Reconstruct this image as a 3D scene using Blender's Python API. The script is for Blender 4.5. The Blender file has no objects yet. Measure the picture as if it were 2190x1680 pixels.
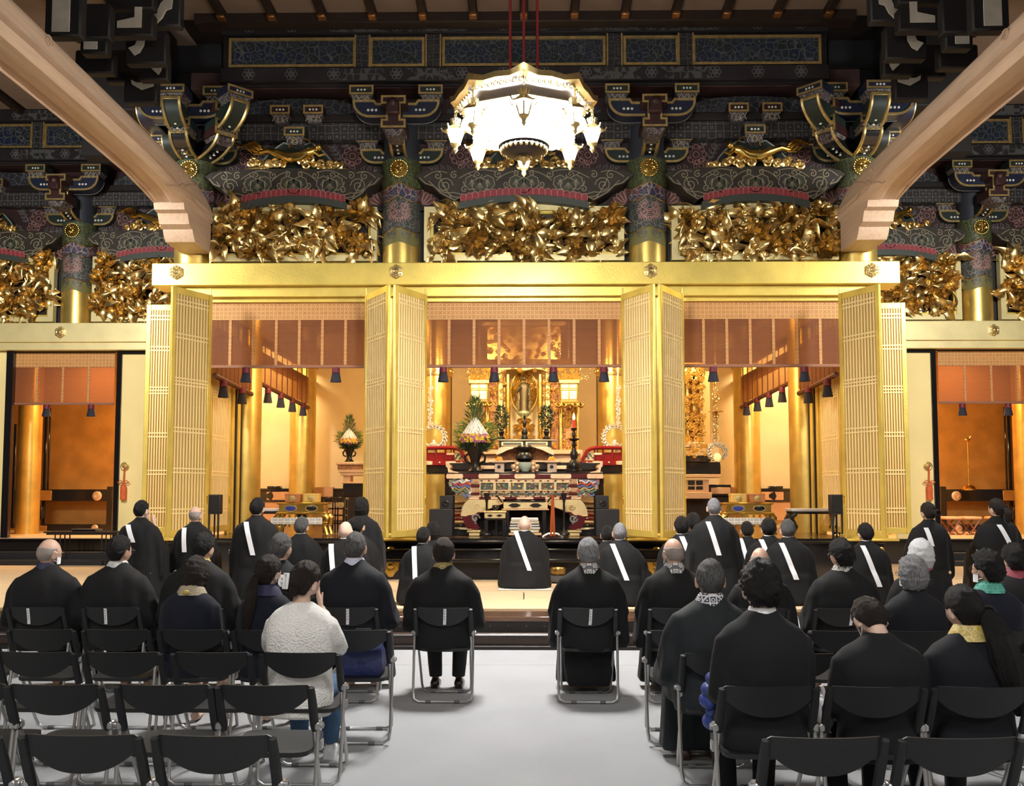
import bpy, bmesh, math, random
from math import sin, cos, pi, radians as R, sqrt, atan2, hypot
from mathutils import Vector as V, Matrix as Mx, Euler, noise
from mathutils.bvhtree import BVHTree

SC = bpy.context.scene
COL = SC.collection

# ------------------------------------------------------------------ camera
F = 2000.0                       # focal length in pixels of the 2190-wide frame
CX, CY = 1095.0, 927.0           # principal point
CAM = V((0, 0, 1.66))
YAW, PITCH = R(0.745), R(3.8)
CR = Mx.Rotation(YAW, 3, 'Z') @ Mx.Rotation(R(90) + PITCH, 3, 'X')
cd = bpy.data.cameras.new('camera'); co = bpy.data.objects.new('camera', cd); COL.objects.link(co)
co.location = CAM; co.rotation_euler = CR.to_euler()
cd.sensor_width = 36; cd.lens = 36 * F / 2190; cd.shift_y = (CY - 840) / 2190
cd.clip_end = 200; cd.clip_start = 0.05
SC.camera = co

def ray(px, py): return CR @ V(((px - CX) / F, -(py - CY) / F, -1))
def at(px, py, Y):
    d = ray(px, py); return CAM + d * (Y / d.y)
def atz(px, py, z):
    d = ray(px, py); return CAM + d * ((z - CAM.z) / d.z)
def X(px, Y): return at(px, 1060, Y).x
def Z(py, Y, px=1121): return at(px, py, Y).z

# ------------------------------------------------------------------ world, lights, exposure
W = bpy.data.worlds.new('world'); SC.world = W; W.use_nodes = True
W.node_tree.nodes['Background'].inputs[0].default_value = (0.95, 0.92, 0.88, 1)
W.node_tree.nodes['Background'].inputs[1].default_value = 0.10
SC.view_settings.view_transform = 'Standard'; SC.view_settings.look = 'None'
SC.view_settings.gamma = 1; SC.view_settings.use_curve_mapping = False
SC.view_settings.exposure = 0.0
SC.cycles.max_bounces = 6; SC.cycles.diffuse_bounces = 3; SC.cycles.glossy_bounces = 3
SC.cycles.transparent_max_bounces = 12; SC.cycles.sample_clamp_indirect = 4
SC.cycles.use_denoising = True

def lamp(name, typ, loc, power, col=(1, 1, 1), size=0.3, target=None, spot=None, sizey=None):
    l = bpy.data.lights.new(name, typ); l.energy = power; l.color = col
    if typ == 'AREA':
        l.size = size
        if sizey: l.shape = 'RECTANGLE'; l.size_y = sizey
        else: l.shape = 'DISK'
    else: l.shadow_soft_size = size
    if typ == 'SPOT': l.spot_size = spot or R(80); l.spot_blend = 0.6
    o = bpy.data.objects.new(name, l); COL.objects.link(o); o.location = loc
    if target is not None: o.rotation_euler = (V(target) - V(loc)).to_track_quat('-Z', 'Y').to_euler()
    return o
LMP = V((X(1121, 9.6), 9.6, 5.55))            # the great hanging lamp
COOL = (1.0, 0.97, 0.93); WARM = (1.0, 0.66, 0.32)
lamp('unseen_hall_light', 'POINT', (0, 1.2, 5.6), 600, COOL, 0.45)      # unseen lamp added behind the viewer, lights the cypress beams
for hx, hy in ((-6.6, 4.5), (6.6, 4.5), (-6.2, -2.0), (6.2, -2.0), (0, -4.5)):  # unseen lamps added over and behind the seats, brighten the gold
    lamp('unseen_hall_light', 'AREA', (hx, hy, 6.2), 185, COOL, 1.5, (hx, hy + 0.6, 0))
for hx in (-7.6, 7.6):
    lamp('aisle_lamp_light', 'AREA', (hx, 11.5, 6.0), 380, COOL, 1.2, (hx * 1.05, 16, 2.5))
for hx in (-3.7, 3.7):                          # lamps inside the inner sanctuary
    lamp('sanctuary_lamp_light', 'AREA', (hx, 17.4, 5.3), 130, WARM, 1.2, (hx, 18.4, 1))
    lamp('flank_lamp_light', 'AREA', (hx * 1.7, 21.4, 5.2), 110, (1, .82, .55), 0.8, (hx * 1.7, 22.6, 3.2))
    lamp('sanctuary_front_light', 'AREA', (hx, 15.4, 4.7), 40, WARM, 0.8, (hx * 1.1, 18.0, 2))
for hx in (-0.9, 0.9):
    lamp('altar_lamp_light', 'AREA', (hx, 15.6, 4.6), 105, (1, .78, .48), 0.6, (0, 19, 2.3))
for hx in (-8.2, 8.2):
    lamp('side_room_light', 'AREA', (hx, 19.0, 4.6), 230, (1, .60, .26), 1.0, (hx, 20, 1))

# ------------------------------------------------------------------ materials
MATS = {}
def mat(name, col, rough=0.5, metal=0.0, var=0.0, scale=8.0, bump=0.0, bscale=None, col2=None, emit=None, alpha=None, spec=0.5, stretch=(1, 1, 1), sheen=0.0, coat=0.0, detail=3):
    if name in MATS: return MATS[name]
    m = bpy.data.materials.new(name); m.use_nodes = True; nt = m.node_tree; N = nt.nodes; L = nt.links
    b = N['Principled BSDF']; out = N['Material Output']
    c4 = (*col, 1)
    b.inputs['Base Color'].default_value = c4; b.inputs['Roughness'].default_value = rough
    b.inputs['Metallic'].default_value = metal; b.inputs['Specular IOR Level'].default_value = spec
    b.inputs['Sheen Weight'].default_value = sheen; b.inputs['Coat Weight'].default_value = coat
    b.inputs['Coat Roughness'].default_value = 0.08
    if emit: b.inputs['Emission Color'].default_value = (*emit[:3], 1); b.inputs['Emission Strength'].default_value = emit[3]
    tc = mp = None
    if var or bump or col2:
        tc = N.new('ShaderNodeTexCoord'); mp = N.new('ShaderNodeMapping'); mp.inputs['Scale'].default_value = stretch
        L.new(tc.outputs['Object'], mp.inputs[0])
    if var or col2:
        n = N.new('ShaderNodeTexNoise'); n.inputs['Scale'].default_value = scale; n.inputs['Detail'].default_value = detail
        L.new(mp.outputs[0], n.inputs['Vector'])
        mx = N.new('ShaderNodeMix'); mx.data_type = 'RGBA'
        c2 = col2 or tuple(max(0, c * (1 - var)) for c in col)
        rp = N.new('ShaderNodeMapRange'); rp.inputs[1].default_value = 0.35; rp.inputs[2].default_value = 0.65
        L.new(n.outputs[0], rp.inputs[0]); L.new(rp.outputs[0], mx.inputs[0])
        mx.inputs[6].default_value = c4; mx.inputs[7].default_value = (*c2, 1)
        L.new(mx.outputs[2], b.inputs['Base Color'])
    if bump:
        n2 = N.new('ShaderNodeTexNoise'); n2.inputs['Scale'].default_value = bscale or scale * 4; n2.inputs['Detail'].default_value = 4
        L.new(mp.outputs[0], n2.inputs['Vector'])
        bp = N.new('ShaderNodeBump'); bp.inputs['Strength'].default_value = bump; bp.inputs['Distance'].default_value = 0.02
        L.new(n2.outputs[0], bp.inputs['Height']); L.new(bp.outputs[0], b.inputs['Normal'])
    if alpha is not None:
        b.inputs['Alpha'].default_value = alpha
    MATS[name] = m; return m

def pattern_mat(name, ground, line, scale, width=0.05, rough=0.6, col2=None, metal=0.0, kind='DISTANCE_TO_EDGE', stretch=(1, 1, 1), rand=1.0, lmetal=0.0):
    """painted ornament: pale contour lines of cells on a dark ground, in object space"""
    if name in MATS: return MATS[name]
    m = bpy.data.materials.new(name); m.use_nodes = True; nt = m.node_tree; N = nt.nodes; L = nt.links
    b = N['Principled BSDF']; b.inputs['Roughness'].default_value = rough; b.inputs['Metallic'].default_value = metal
    tc = N.new('ShaderNodeTexCoord'); mp = N.new('ShaderNodeMapping'); mp.inputs['Scale'].default_value = stretch
    L.new(tc.outputs['Object'], mp.inputs[0])
    wn = N.new('ShaderNodeTexNoise'); wn.inputs['Scale'].default_value = scale * 0.6; L.new(mp.outputs[0], wn.inputs['Vector'])
    ma = N.new('ShaderNodeMix'); ma.data_type = 'VECTOR'; ma.inputs[0].default_value = 0.06 * min(1, rand * 2)
    L.new(mp.outputs[0], ma.inputs[4]); L.new(wn.outputs['Color'], ma.inputs[5])
    v = N.new('ShaderNodeTexVoronoi'); v.feature = 'DISTANCE_TO_EDGE'; v.inputs['Scale'].default_value = scale; v.inputs['Randomness'].default_value = rand
    L.new(ma.outputs[1], v.inputs['Vector'])
    lt = N.new('ShaderNodeMath'); lt.operation = 'LESS_THAN'; lt.inputs[1].default_value = width; L.new(v.outputs[0], lt.inputs[0])
    v2 = N.new('ShaderNodeTexVoronoi'); v2.feature = 'F1'; v2.inputs['Scale'].default_value = scale; v2.inputs['Randomness'].default_value = rand
    L.new(ma.outputs[1], v2.inputs['Vector'])
    # inner petal ring
    s1 = N.new('ShaderNodeMath'); s1.operation = 'SUBTRACT'; s1.inputs[1].default_value = 0.27; L.new(v2.outputs['Distance'], s1.inputs[0])
    s2 = N.new('ShaderNodeMath'); s2.operation = 'ABSOLUTE'; L.new(s1.outputs[0], s2.inputs[0])
    s3 = N.new('ShaderNodeMath'); s3.operation = 'LESS_THAN'; s3.inputs[1].default_value = width * 0.6; L.new(s2.outputs[0], s3.inputs[0])
    mxm = N.new('ShaderNodeMath'); mxm.operation = 'MAXIMUM'; L.new(lt.outputs[0], mxm.inputs[0]); L.new(s3.outputs[0], mxm.inputs[1])
    g = N.new('ShaderNodeMix'); g.data_type = 'RGBA'; g.inputs[6].default_value = (*ground, 1); g.inputs[7].default_value = (*(col2 or ground), 1)
    sp = N.new('ShaderNodeSeparateColor'); L.new(v2.outputs['Color'], sp.inputs[0]); L.new(sp.outputs[0], g.inputs[0])
    mx = N.new('ShaderNodeMix'); mx.data_type = 'RGBA'; mx.inputs[7].default_value = (*line, 1)
    L.new(g.outputs[2], mx.inputs[6]); L.new(mxm.outputs[0], mx.inputs[0]); L.new(mx.outputs[2], b.inputs['Base Color'])
    if lmetal: L.new(mxm.outputs[0], b.inputs['Metallic'])
    MATS[name] = m; return m

GOLD = mat('gold_leaf', (0.95, 0.73, 0.17), 0.38, 0.55, 0.22, 2.2, 0.12, 30)
GOLDC = mat('gold_leaf_column', (0.88, 0.63, 0.17), 0.32, 0.78, 0.22, 3.0, 0.08, 18)
GOLDP = mat('pale_gold', (0.92, 0.80, 0.40), 0.42, 0.35, 0.12, 3.0)
GOLDB = mat('bright_gold', (0.90, 0.62, 0.16), 0.25, 1.0, 0.25, 9.0)
GOLDK = mat('carved_gold', (0.97, 0.70, 0.27), 0.28, 0.95, 0.14, 5.0)
GOLDO = mat('old_gold_trim', (0.74, 0.55, 0.22), 0.38, 0.8, 0.3, 12.0)
GOLDR = mat('rose_gold_fitting', (0.86, 0.56, 0.30), 0.40, 0.7, 0.25, 30.0, 0.2, 90)
CREAMG = mat('pale_gold_paper', (0.96, 0.80, 0.36), 0.7, 0.0, 0.05, 2.0)
IVORYW = mat('gilt_paper_wall', (0.83, 0.60, 0.27), 0.5, 0.15, 0.08, 2.0)
ORNW = mat('orange_gilt_wall', (0.62, 0.30, 0.07), 0.45, 0.35, 0.25, 2.5)
LATT = mat('lattice_wood_cream', (0.96, 0.76, 0.36), 0.45, 0.15, 0.06, 4.0)
LATB = mat('lattice_backing', (0.50, 0.31, 0.07), 0.55, 0.1)
BLK = mat('black_lacquer', (0.010, 0.009, 0.010), 0.16, 0.0, spec=0.6, coat=0.4)
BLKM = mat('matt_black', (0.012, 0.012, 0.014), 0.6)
DARKW = mat('dark_stained_wood', (0.012, 0.007, 0.006), 0.55, 0, 0.4, 6.0)
BROWNW = mat('dark_brown_wood', (0.030, 0.016, 0.011), 0.5, 0, 0.4, 5.0, stretch=(1, 6, 6))
REDB = mat('red_brown_paint', (0.040, 0.015, 0.014), 0.6, 0, 0.35, 3.0)
DGRN = mat('dark_green_paint', (0.013, 0.024, 0.019), 0.5, 0, 0.3, 7.0)
DBLU = mat('dark_blue_paint', (0.009, 0.015, 0.042), 0.5, 0, 0.3, 7.0)
DRED = mat('dark_maroon_paint', (0.036, 0.010, 0.010), 0.5, 0, 0.3, 7.0)
PAINTW = mat('white_paint_dot', (0.75, 0.74, 0.68), 0.5)
LINEP = mat('pale_contour_paint', (0.30, 0.28, 0.21), 0.6)
LINEG = mat('grey_contour_paint', (0.19, 0.19, 0.19), 0.6)
LINEPK = mat('pink_contour_paint', (0.42, 0.22, 0.19), 0.6)
LINER = mat('red_flower_paint', (0.30, 0.035, 0.045), 0.6)
BEAMW = mat('pale_cypress_wood', (0.66, 0.47, 0.32), 0.5, 0, 0.14, 3.0, 0.05, 14, stretch=(8, 0.6, 8))
TANP = mat('ceiling_board_tan', (0.24, 0.17, 0.12), 0.7, 0, 0.1, 3.0)
GYPS = mat('white_painted_end', (0.52, 0.46, 0.37), 0.6, 0, 0.2, 5.0)
CARPET = mat('grey_carpet', (0.33, 0.337, 0.348), 0.95, 0, 0.07, 1.3, 0.25, 160)
TATAMI = mat('straw_mat', (0.70, 0.50, 0.29), 0.55, 0, 0.08, 60, 0.1, 160, stretch=(0.2, 6, 1))
STEPW = mat('polished_step_wood', (0.20, 0.10, 0.055), 0.12, 0, 0.45, 2.0, stretch=(0.5, 8, 8), coat=0.6)
STEPD = mat('dark_step_wood', (0.060, 0.032, 0.022), 0.35, 0, 0.35, 3.0, stretch=(0.5, 8, 8))
STEEL = mat('brushed_steel', (0.62, 0.62, 0.64), 0.28, 1.0)
WHITE = mat('white_cloth', (0.84, 0.84, 0.84), 0.8)

# ------------------------------------------------------------------ mesh builder
class MB:
    def __init__(s): s.v = []; s.f = []; s.mi = []; s.M = None; s.mat = 0
    def add(s, vs, fs):
        b = len(s.v)
        if s.M is not None: vs = [s.M @ V(p) for p in vs]
        s.v.extend(tuple(p) for p in vs)
        s.f.extend(tuple(i + b for i in f) for f in fs); s.mi.extend([s.mat] * len(fs)); return s
    def box(s, x0, x1, y0, y1, z0, z1, ch=0.0):
        if ch <= 0:
            vs = [(x, y, z) for x in (x0, x1) for y in (y0, y1) for z in (z0, z1)]
            return s.add(vs, [(0, 1, 3, 2), (4, 6, 7, 5), (0, 4, 5, 1), (2, 3, 7, 6), (0, 2, 6, 4), (1, 5, 7, 3)])
        ch = min(ch, abs(x1 - x0) * .45, abs(y1 - y0) * .45, abs(z1 - z0) * .45)
        c = V(((x0 + x1) / 2, (y0 + y1) / 2, (z0 + z1) / 2)); h = V((abs(x1 - x0) / 2, abs(y1 - y0) / 2, abs(z1 - z0) / 2))
        vs = []; ix = {}
        for sx in (-1, 1):
            for sy in (-1, 1):
                for sz in (-1, 1):
                    for a in range(3):
                        d = [h[k] - (0 if k == a else ch) for k in range(3)]
                        ix[sx, sy, sz, a] = len(vs); vs.append((c.x + sx * d[0], c.y + sy * d[1], c.z + sz * d[2]))
        fs = []
        for a in range(3):
            o = [k for k in range(3) if k != a]
            for sg in (-1, 1):
                q = []
                for u, w in ((-1, -1), (1, -1), (1, 1), (-1, 1)):
                    k = [0, 0, 0]; k[a] = sg; k[o[0]] = u; k[o[1]] = w; q.append(ix[k[0], k[1], k[2], a])
                fs.append(tuple(q) if (sg > 0) == (a != 1) else tuple(q[::-1]))
        for a in range(3):
            o = [k for k in range(3) if k != a]
            for u in (-1, 1):
                for w in (-1, 1):
                    k = [0, 0, 0]; k[o[0]] = u; k[o[1]] = w
                    k1 = k[:]; k1[a] = -1; k2 = k[:]; k2[a] = 1
                    q = (ix[(*k1, o[0])], ix[(*k2, o[0])], ix[(*k2, o[1])], ix[(*k1, o[1])])
                    fs.append(s._orient(vs, q, c))
        for sx in (-1, 1):
            for sy in (-1, 1):
                for sz in (-1, 1):
                    fs.append(s._orient(vs, tuple(ix[sx, sy, sz, a] for a in range(3)), c))
        return s.add(vs, fs)
    @staticmethod
    def _orient(vs, q, c):
        p = [V(vs[i]) for i in q]; n = (p[1] - p[0]).cross(p[2] - p[0])
        return q if n.dot(p[0] - c) > 0 else q[::-1]
    def cbox(s, c, sz, ch=0.0):
        return s.box(c[0] - sz[0] / 2, c[0] + sz[0] / 2, c[1] - sz[1] / 2, c[1] + sz[1] / 2, c[2] - sz[2] / 2, c[2] + sz[2] / 2, ch)
    def lathe(s, prof, n=16, c=(0, 0, 0), a0=0.0, a1=2 * pi, sx=1.0, sy=1.0):
        full = abs(a1 - a0 - 2 * pi) < 1e-6; k = n if full else n + 1
        vs = []; fs = []
        for r, z in prof:
            for i in range(k):
                a = a0 + (a1 - a0) * i / n
                vs.append((c[0] + r * cos(a) * sx, c[1] + r * sin(a) * sy, c[2] + z))
        for j in range(len(prof) - 1):
            for i in range(n):
                i2 = (i + 1) % k
                fs.append((j * k + i, j * k + i2, (j + 1) * k + i2, (j + 1) * k + i))
        if full:
            if prof[0][0] > 1e-5: fs.append(tuple(range(n))[::-1])
            if prof[-1][0] > 1e-5: fs.append(tuple((len(prof) - 1) * k + i for i in range(n)))
        return s.add(vs, fs)
    def tube(s, pts, r, n=8, closed=False, flat=1.0, up=None):
        pts = [V(p) for p in pts]; m = len(pts); vs = []; fs = []; prev = None
        for i, p in enumerate(pts):
            if closed: t = pts[(i + 1) % m] - pts[i - 1]
            else: t = pts[min(i + 1, m - 1)] - pts[max(i - 1, 0)]
            if t.length < 1e-9: t = V((0, 0, 1))
            t.normalize()
            if prev is None:
                a = V(up) if up else (V((0, 0, 1)) if abs(t.z) < .9 else V((1, 0, 0)))
                u = t.cross(a).normalized()
            else:
                u = (prev - t * prev.dot(t)); u = u.normalized() if u.length > 1e-6 else t.orthogonal().normalized()
            prev = u; w = t.cross(u); rr = r[i] if isinstance(r, (list, tuple)) else r
            for k in range(n):
                a = 2 * pi * k / n; vs.append(p + u * (cos(a) * rr) + w * (sin(a) * rr * flat))
        for i in range(m if closed else m - 1):
            for k in range(n):
                a, b = i * n, ((i + 1) % m) * n
                fs.append((a + k, a + (k + 1) % n, b + (k + 1) % n, b + k))
        if not closed: fs.append(tuple(range(n))[::-1]); fs.append(tuple((m - 1) * n + k for k in range(n)))
        return s.add(vs, fs)
    def prism(s, poly, y0, y1, ax='y'):
        """outline in (x,z) pushed along y (ax='y'), or (y,z) along x, or (x,y) along z"""
        n = len(poly)
        def P(u, w, d): return (u, d, w) if ax == 'y' else ((d, u, w) if ax == 'x' else (u, w, d))
        vs = [P(u, w, y0) for u, w in poly] + [P(u, w, y1) for u, w in poly]
        fs = [tuple(range(n))[::-1], tuple(range(n, 2 * n))] + [(i, i + n, (i + 1) % n + n, (i + 1) % n)[::-1] for i in range(n)]
        return s.add(vs, fs)
    def sphere(s, c, r, n=12, m=8, rot=None):
        r = r if isinstance(r, (tuple, list)) else (r, r, r); vs = []; fs = []
        for j in range(m + 1):
            th = pi * j / m
            for i in range(n):
                a = 2 * pi * i / n; p = V((r[0] * sin(th) * cos(a), r[1] * sin(th) * sin(a), r[2] * cos(th)))
                if rot is not None: p = rot @ p
                vs.append(p + V(c))
        for j in range(m):
            for i in range(n):
                q = (j * n + i, (j + 1) * n + i, (j + 1) * n + (i + 1) % n, j * n + (i + 1) % n)
                fs.append(q)
        return s.add(vs, fs)
    def loft(s, rings, cap=True, closed=True):
        n = len(rings[0]); vs = [p for r in rings for p in r]; fs = []
        for j in range(len(rings) - 1):
            for i in range(n if closed else n - 1):
                fs.append((j * n + i, j * n + (i + 1) % n, (j + 1) * n + (i + 1) % n, (j + 1) * n + i))
        if cap: fs.append(tuple(range(n))[::-1]); fs.append(tuple((len(rings) - 1) * n + i for i in range(n)))
        return s.add(vs, fs)
    def grid(s, fn, nu, nv):
        vs = [fn(i / nu, j / nv) for j in range(nv + 1) for i in range(nu + 1)]
        fs = [(j * (nu + 1) + i, j * (nu + 1) + i + 1, (j + 1) * (nu + 1) + i + 1, (j + 1) * (nu + 1) + i) for j in range(nv) for i in range(nu)]
        return s.add(vs, fs)
    def ribbon(s, pts, w, y):
        """a flat painted line in the xz plane at depth y"""
        vs = []; fs = []; m = len(pts)
        for i in range(m):
            a = pts[max(i - 1, 0)]; b = pts[min(i + 1, m - 1)]
            dx, dz = b[0] - a[0], b[1] - a[1]; l = hypot(dx, dz) or 1
            nx, nz = -dz / l * w / 2, dx / l * w / 2
            vs += [(pts[i][0] + nx, y, pts[i][1] + nz), (pts[i][0] - nx, y, pts[i][1] - nz)]
        for i in range(m - 1): fs.append((2 * i, 2 * i + 1, 2 * i + 3, 2 * i + 2))
        return s.add(vs, fs)
    def mesh(s, name, mats, smooth=40):
        me = bpy.data.meshes.new(name); me.from_pydata(s.v, [], s.f)
        for m in (mats if isinstance(mats, (list, tuple)) else [mats]): me.materials.append(m)
        if isinstance(mats, (list, tuple)) and len(mats) > 1: me.polygons.foreach_set('material_index', s.mi)
        bm = bmesh.new(); bm.from_mesh(me); bmesh.ops.recalc_face_normals(bm, faces=bm.faces); bm.to_mesh(me); bm.free()
        if smooth:
            me.polygons.foreach_set('use_smooth', [True] * len(me.polygons)); me.set_sharp_from_angle(angle=R(smooth))
        me.update(); return me
    def build(s, name, mats, parent=None, smooth=40, **k):
        return link(name, s.mesh(name, mats, smooth), parent, **k)

def link(name, me, parent=None, label=None, cat=None, group=None, kind=None, M=None):
    o = bpy.data.objects.new(name, me); COL.objects.link(o)
    if parent is not None: o.parent = parent
    if M is not None: o.matrix_local = M
    tag(o, label, cat, group, kind); return o
def tag(o, label=None, cat=None, group=None, kind=None):
    if label: o['label'] = label
    if cat: o['category'] = cat
    if group: o['group'] = group
    if kind: o['kind'] = kind
    return o
def thing(name, label, cat, loc=(0, 0, 0), rz=0, group=None, kind=None):
    o = bpy.data.objects.new(name, None); COL.objects.link(o); o.empty_display_size = 0.1
    o.location = loc; o.rotation_euler = (0, 0, rz); tag(o, label, cat, group, kind); return o
KIDS = {}
def kids(o):
    return [c for c in COL.objects if c.parent == o] if o not in KIDS else KIDS[o]
def dup(root, loc=None, rz=None, label=None, mirror=False, scale=None):
    """copy a thing with its parts and sub-parts (children looked up once)"""
    if root not in KIDS:
        KIDS[root] = list(root.children)
        for c in KIDS[root]: KIDS[c] = list(c.children)
    r = root.copy(); COL.objects.link(r)
    if loc is not None: r.location = loc
    if rz is not None: r.rotation_euler = (0, 0, rz)
    if scale is not None: r.scale = scale
    if label: r['label'] = label
    for c in KIDS[root]:
        d = c.copy(); COL.objects.link(d); d.parent = r
        for g in KIDS[c]:
            e = g.copy(); COL.objects.link(e); e.parent = d
    return r
def T(x, y, z): return Mx.Translation((x, y, z))
def rotz(a): return Mx.Rotation(a, 4, 'Z')
def rotx(a): return Mx.Rotation(a, 4, 'X')
def roty(a): return Mx.Rotation(a, 4, 'Y')
def scl(x, y, z): return Mx.Diagonal((x, y, z, 1))
RND = random.Random(7)
def struct(name, mb, m, parent=None, smooth=40): return mb.build(name, m, parent, smooth, kind='structure')
def spiral(cx, cz, r, turns, a0, sgn=1, n=22, r0=0.06):
    return [(cx + cos(a0 + sgn * 2 * pi * turns * t) * r * (1 - (1 - r0) * t), cz + sin(a0 + sgn * 2 * pi * turns * t) * r * (1 - (1 - r0) * t)) for t in [i / n for i in range(n + 1)]]
def arc(cx, cz, rx, rz, a0, a1, n=10):
    return [(cx + cos(a0 + (a1 - a0) * i / n) * rx, cz + sin(a0 + (a1 - a0) * i / n) * rz) for i in range(n + 1)]
# ================================================================== the hall: floor, platform, sills
ZP, ZN, ZNS = 0.37, 1.00, 0.85          # platform, inner sanctuary floor, side room floor
YP, YC, YS = 10.9, 14.6, 18.0           # mat edge, central sill face, side sill face
YCC, YSC = YC + 0.31, YS + 0.31         # column centre lines
XCOL = X(388, YC); XIN = X(848, YC); XCR = 0 - XCOL
XSC = [X(137, YS), X(137, YS) - 3.75]   # side columns

b = MB(); b.box(-16, 16, -6, 10.6, -0.12, 0); floor = struct('floor', b, DARKW)
carp = thing('hall_carpet', 'pale grey carpet runners covering the hall floor under the folding chairs', 'carpet')
yseam = atz(1121, 1424, 0).y
b = MB(); b.box(-12, 12, -2.5, yseam - 0.012, 0.0, 0.012, 0.004); b.build('carpet_strip', CARPET, carp)
b = MB(); b.box(-12, 12, yseam + 0.004, 10.16, 0.0, 0.011, 0.004); b.build('carpet_strip', CARPET, carp)

pl = thing('platform', 'raised straw mat platform with polished brown wooden front steps', 'platform', kind='structure')
b = MB(); b.box(-16, 16, 10.3, 22, 0, ZP - 0.03); b.build('platform_body', DARKW, pl)
k = 0
MATM = MB().box(-0.9, 0.9, -0.45, 0.45, 0, 0.026, 0.006).mesh('straw_mat', [TATAMI])
y = YP + 0.46
while y < 18.2:
    w = 8 if y > 14.6 else 6
    off = 0.9 if k % 2 else 0
    for i in range(-w, w + 1):
        link('straw_mat', MATM, pl, M=T(i * 1.812 + off, y, ZP - 0.028))
    y += 0.912; k += 1
b = MB(); n = 12
TRD = MB().box(-1.2, 1.2, 0, 0.585, -0.055, 0, 0.006).mesh('tread_board', [STEPW])
for i in range(-5, 6): link('tread_board', TRD, pl, M=T(i * 2.404 + 0.4, 10.28, ZP - 0.02))
b = MB(); b.box(-14, 14, 10.32, 10.5, 0.175, 0.295, 0.0); b.build('frieze_board', STEPD, pl)
b = MB(); b.box(-14, 14, 10.22, 10.5, 0.15, 0.178, 0.006); b.build('step_ledge', STEPD, pl)
b = MB(); b.box(-14, 14, 10.205, 10.224, 0.152, 0.168, 0.003); b.build('steel_edge_strip', STEEL, pl)
b = MB(); b.box(-14, 14, 10.26, 10.5, 0.045, 0.15); b.build('riser_board', STEPD, pl)
b = MB(); b.box(-14, 14, 10.18, 10.5, 0.0, 0.05, 0.008); b.build('plinth_board', DARKW, pl)
kn = MB(); kn.lathe([(0.0, 0.022), (0.012, 0.02), (0.022, 0.012), (0.026, 0.0), (0.026, -0.01)], 12)
KN = kn.mesh('round_knob', [STEPD])
for i in range(-28, 29): link('round_knob', KN, pl, M=T(i * 0.197 + 0.02, 10.315, 0.24) @ rotx(R(90)))

# black lacquered sill of the inner sanctuary, with its central steps
HC = 5.55
sill = thing('sanctuary_sill', 'black lacquered sill and steps below the golden columns', 'sill', kind='structure')
b = MB()
for sx in (-1, 1): b.box(sx * 2.15, sx * HC, YC, YC + 0.5, ZP - 0.02, 0.93)
b.build('sill_face', BLK, sill)
b = MB(); b.box(-HC, HC, YC - 0.06, YC + 0.6, 0.925, 0.965, 0.01); b.build('sill_cap', BLK, sill)
b = MB(); b.box(-2.15, 2.15, YC - 0.02, YC + 0.5, ZP - .02, 0.66); b.build('step_riser', BLKM, sill)
b = MB(); b.box(-2.2, 2.2, YC - 0.34, YC, 0.655, 0.70, 0.012); b.build('step_tread', BLK, sill)
b = MB(); b.box(-2.15, 2.15, YC - 0.12, YC + 0.3, 0.70, 0.81); b.build('step_riser', BLK, sill)
b = MB(); b.box(-2.2, 2.2, YC - 0.20, YC + .1, 0.81, 0.85, 0.012); b.build('step_tread', BLK, sill)
# round gold bosses and leaf shaped plates below the columns
bos = MB(); bos.lathe([(0.0, 0.05), (0.02, 0.048), (0.035, 0.03), (0.045, 0.034), (0.066, 0.02), (0.07, 0.0)], 20, (0, 0, 0))
BOS = bos.mesh('gold_boss', [GOLDB])
leafp = [(-.09, .17), (.09, .17), (.145, .08), (.12, -.06), (.075, -.10), (.04, -.16), (0, -.17), (-.04, -.16), (-.075, -.10), (-.12, -.06), (-.145, .08)]
lp = MB(); lp.prism(leafp, -0.02, 0); lp.M = T(0, -.02, 0) @ rotx(R(90)); lp.lathe([(0, .03), (.025, .025), (.05, .008), (.06, .015), (.075, 0)], 14)
LPM = lp.mesh('gold_plate', [GOLDB])
for px in (348, 837, 1402):
    x = X(px, YC)
    link('gold_boss', BOS, sill, M=T(x, YC - 0.005, Z(1177, YC)) @ rotx(R(90)))
    link('gold_plate', LPM, sill, M=T(x, YC - 0.005, Z(1210, YC)))
link('gold_boss', BOS, sill, M=T(X(1880, YC), YC - 0.005, Z(1177, YC)) @ rotx(R(90)))
link('gold_plate', LPM, sill, M=T(X(1880, YC), YC - 0.005, Z(1210, YC)))

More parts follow.
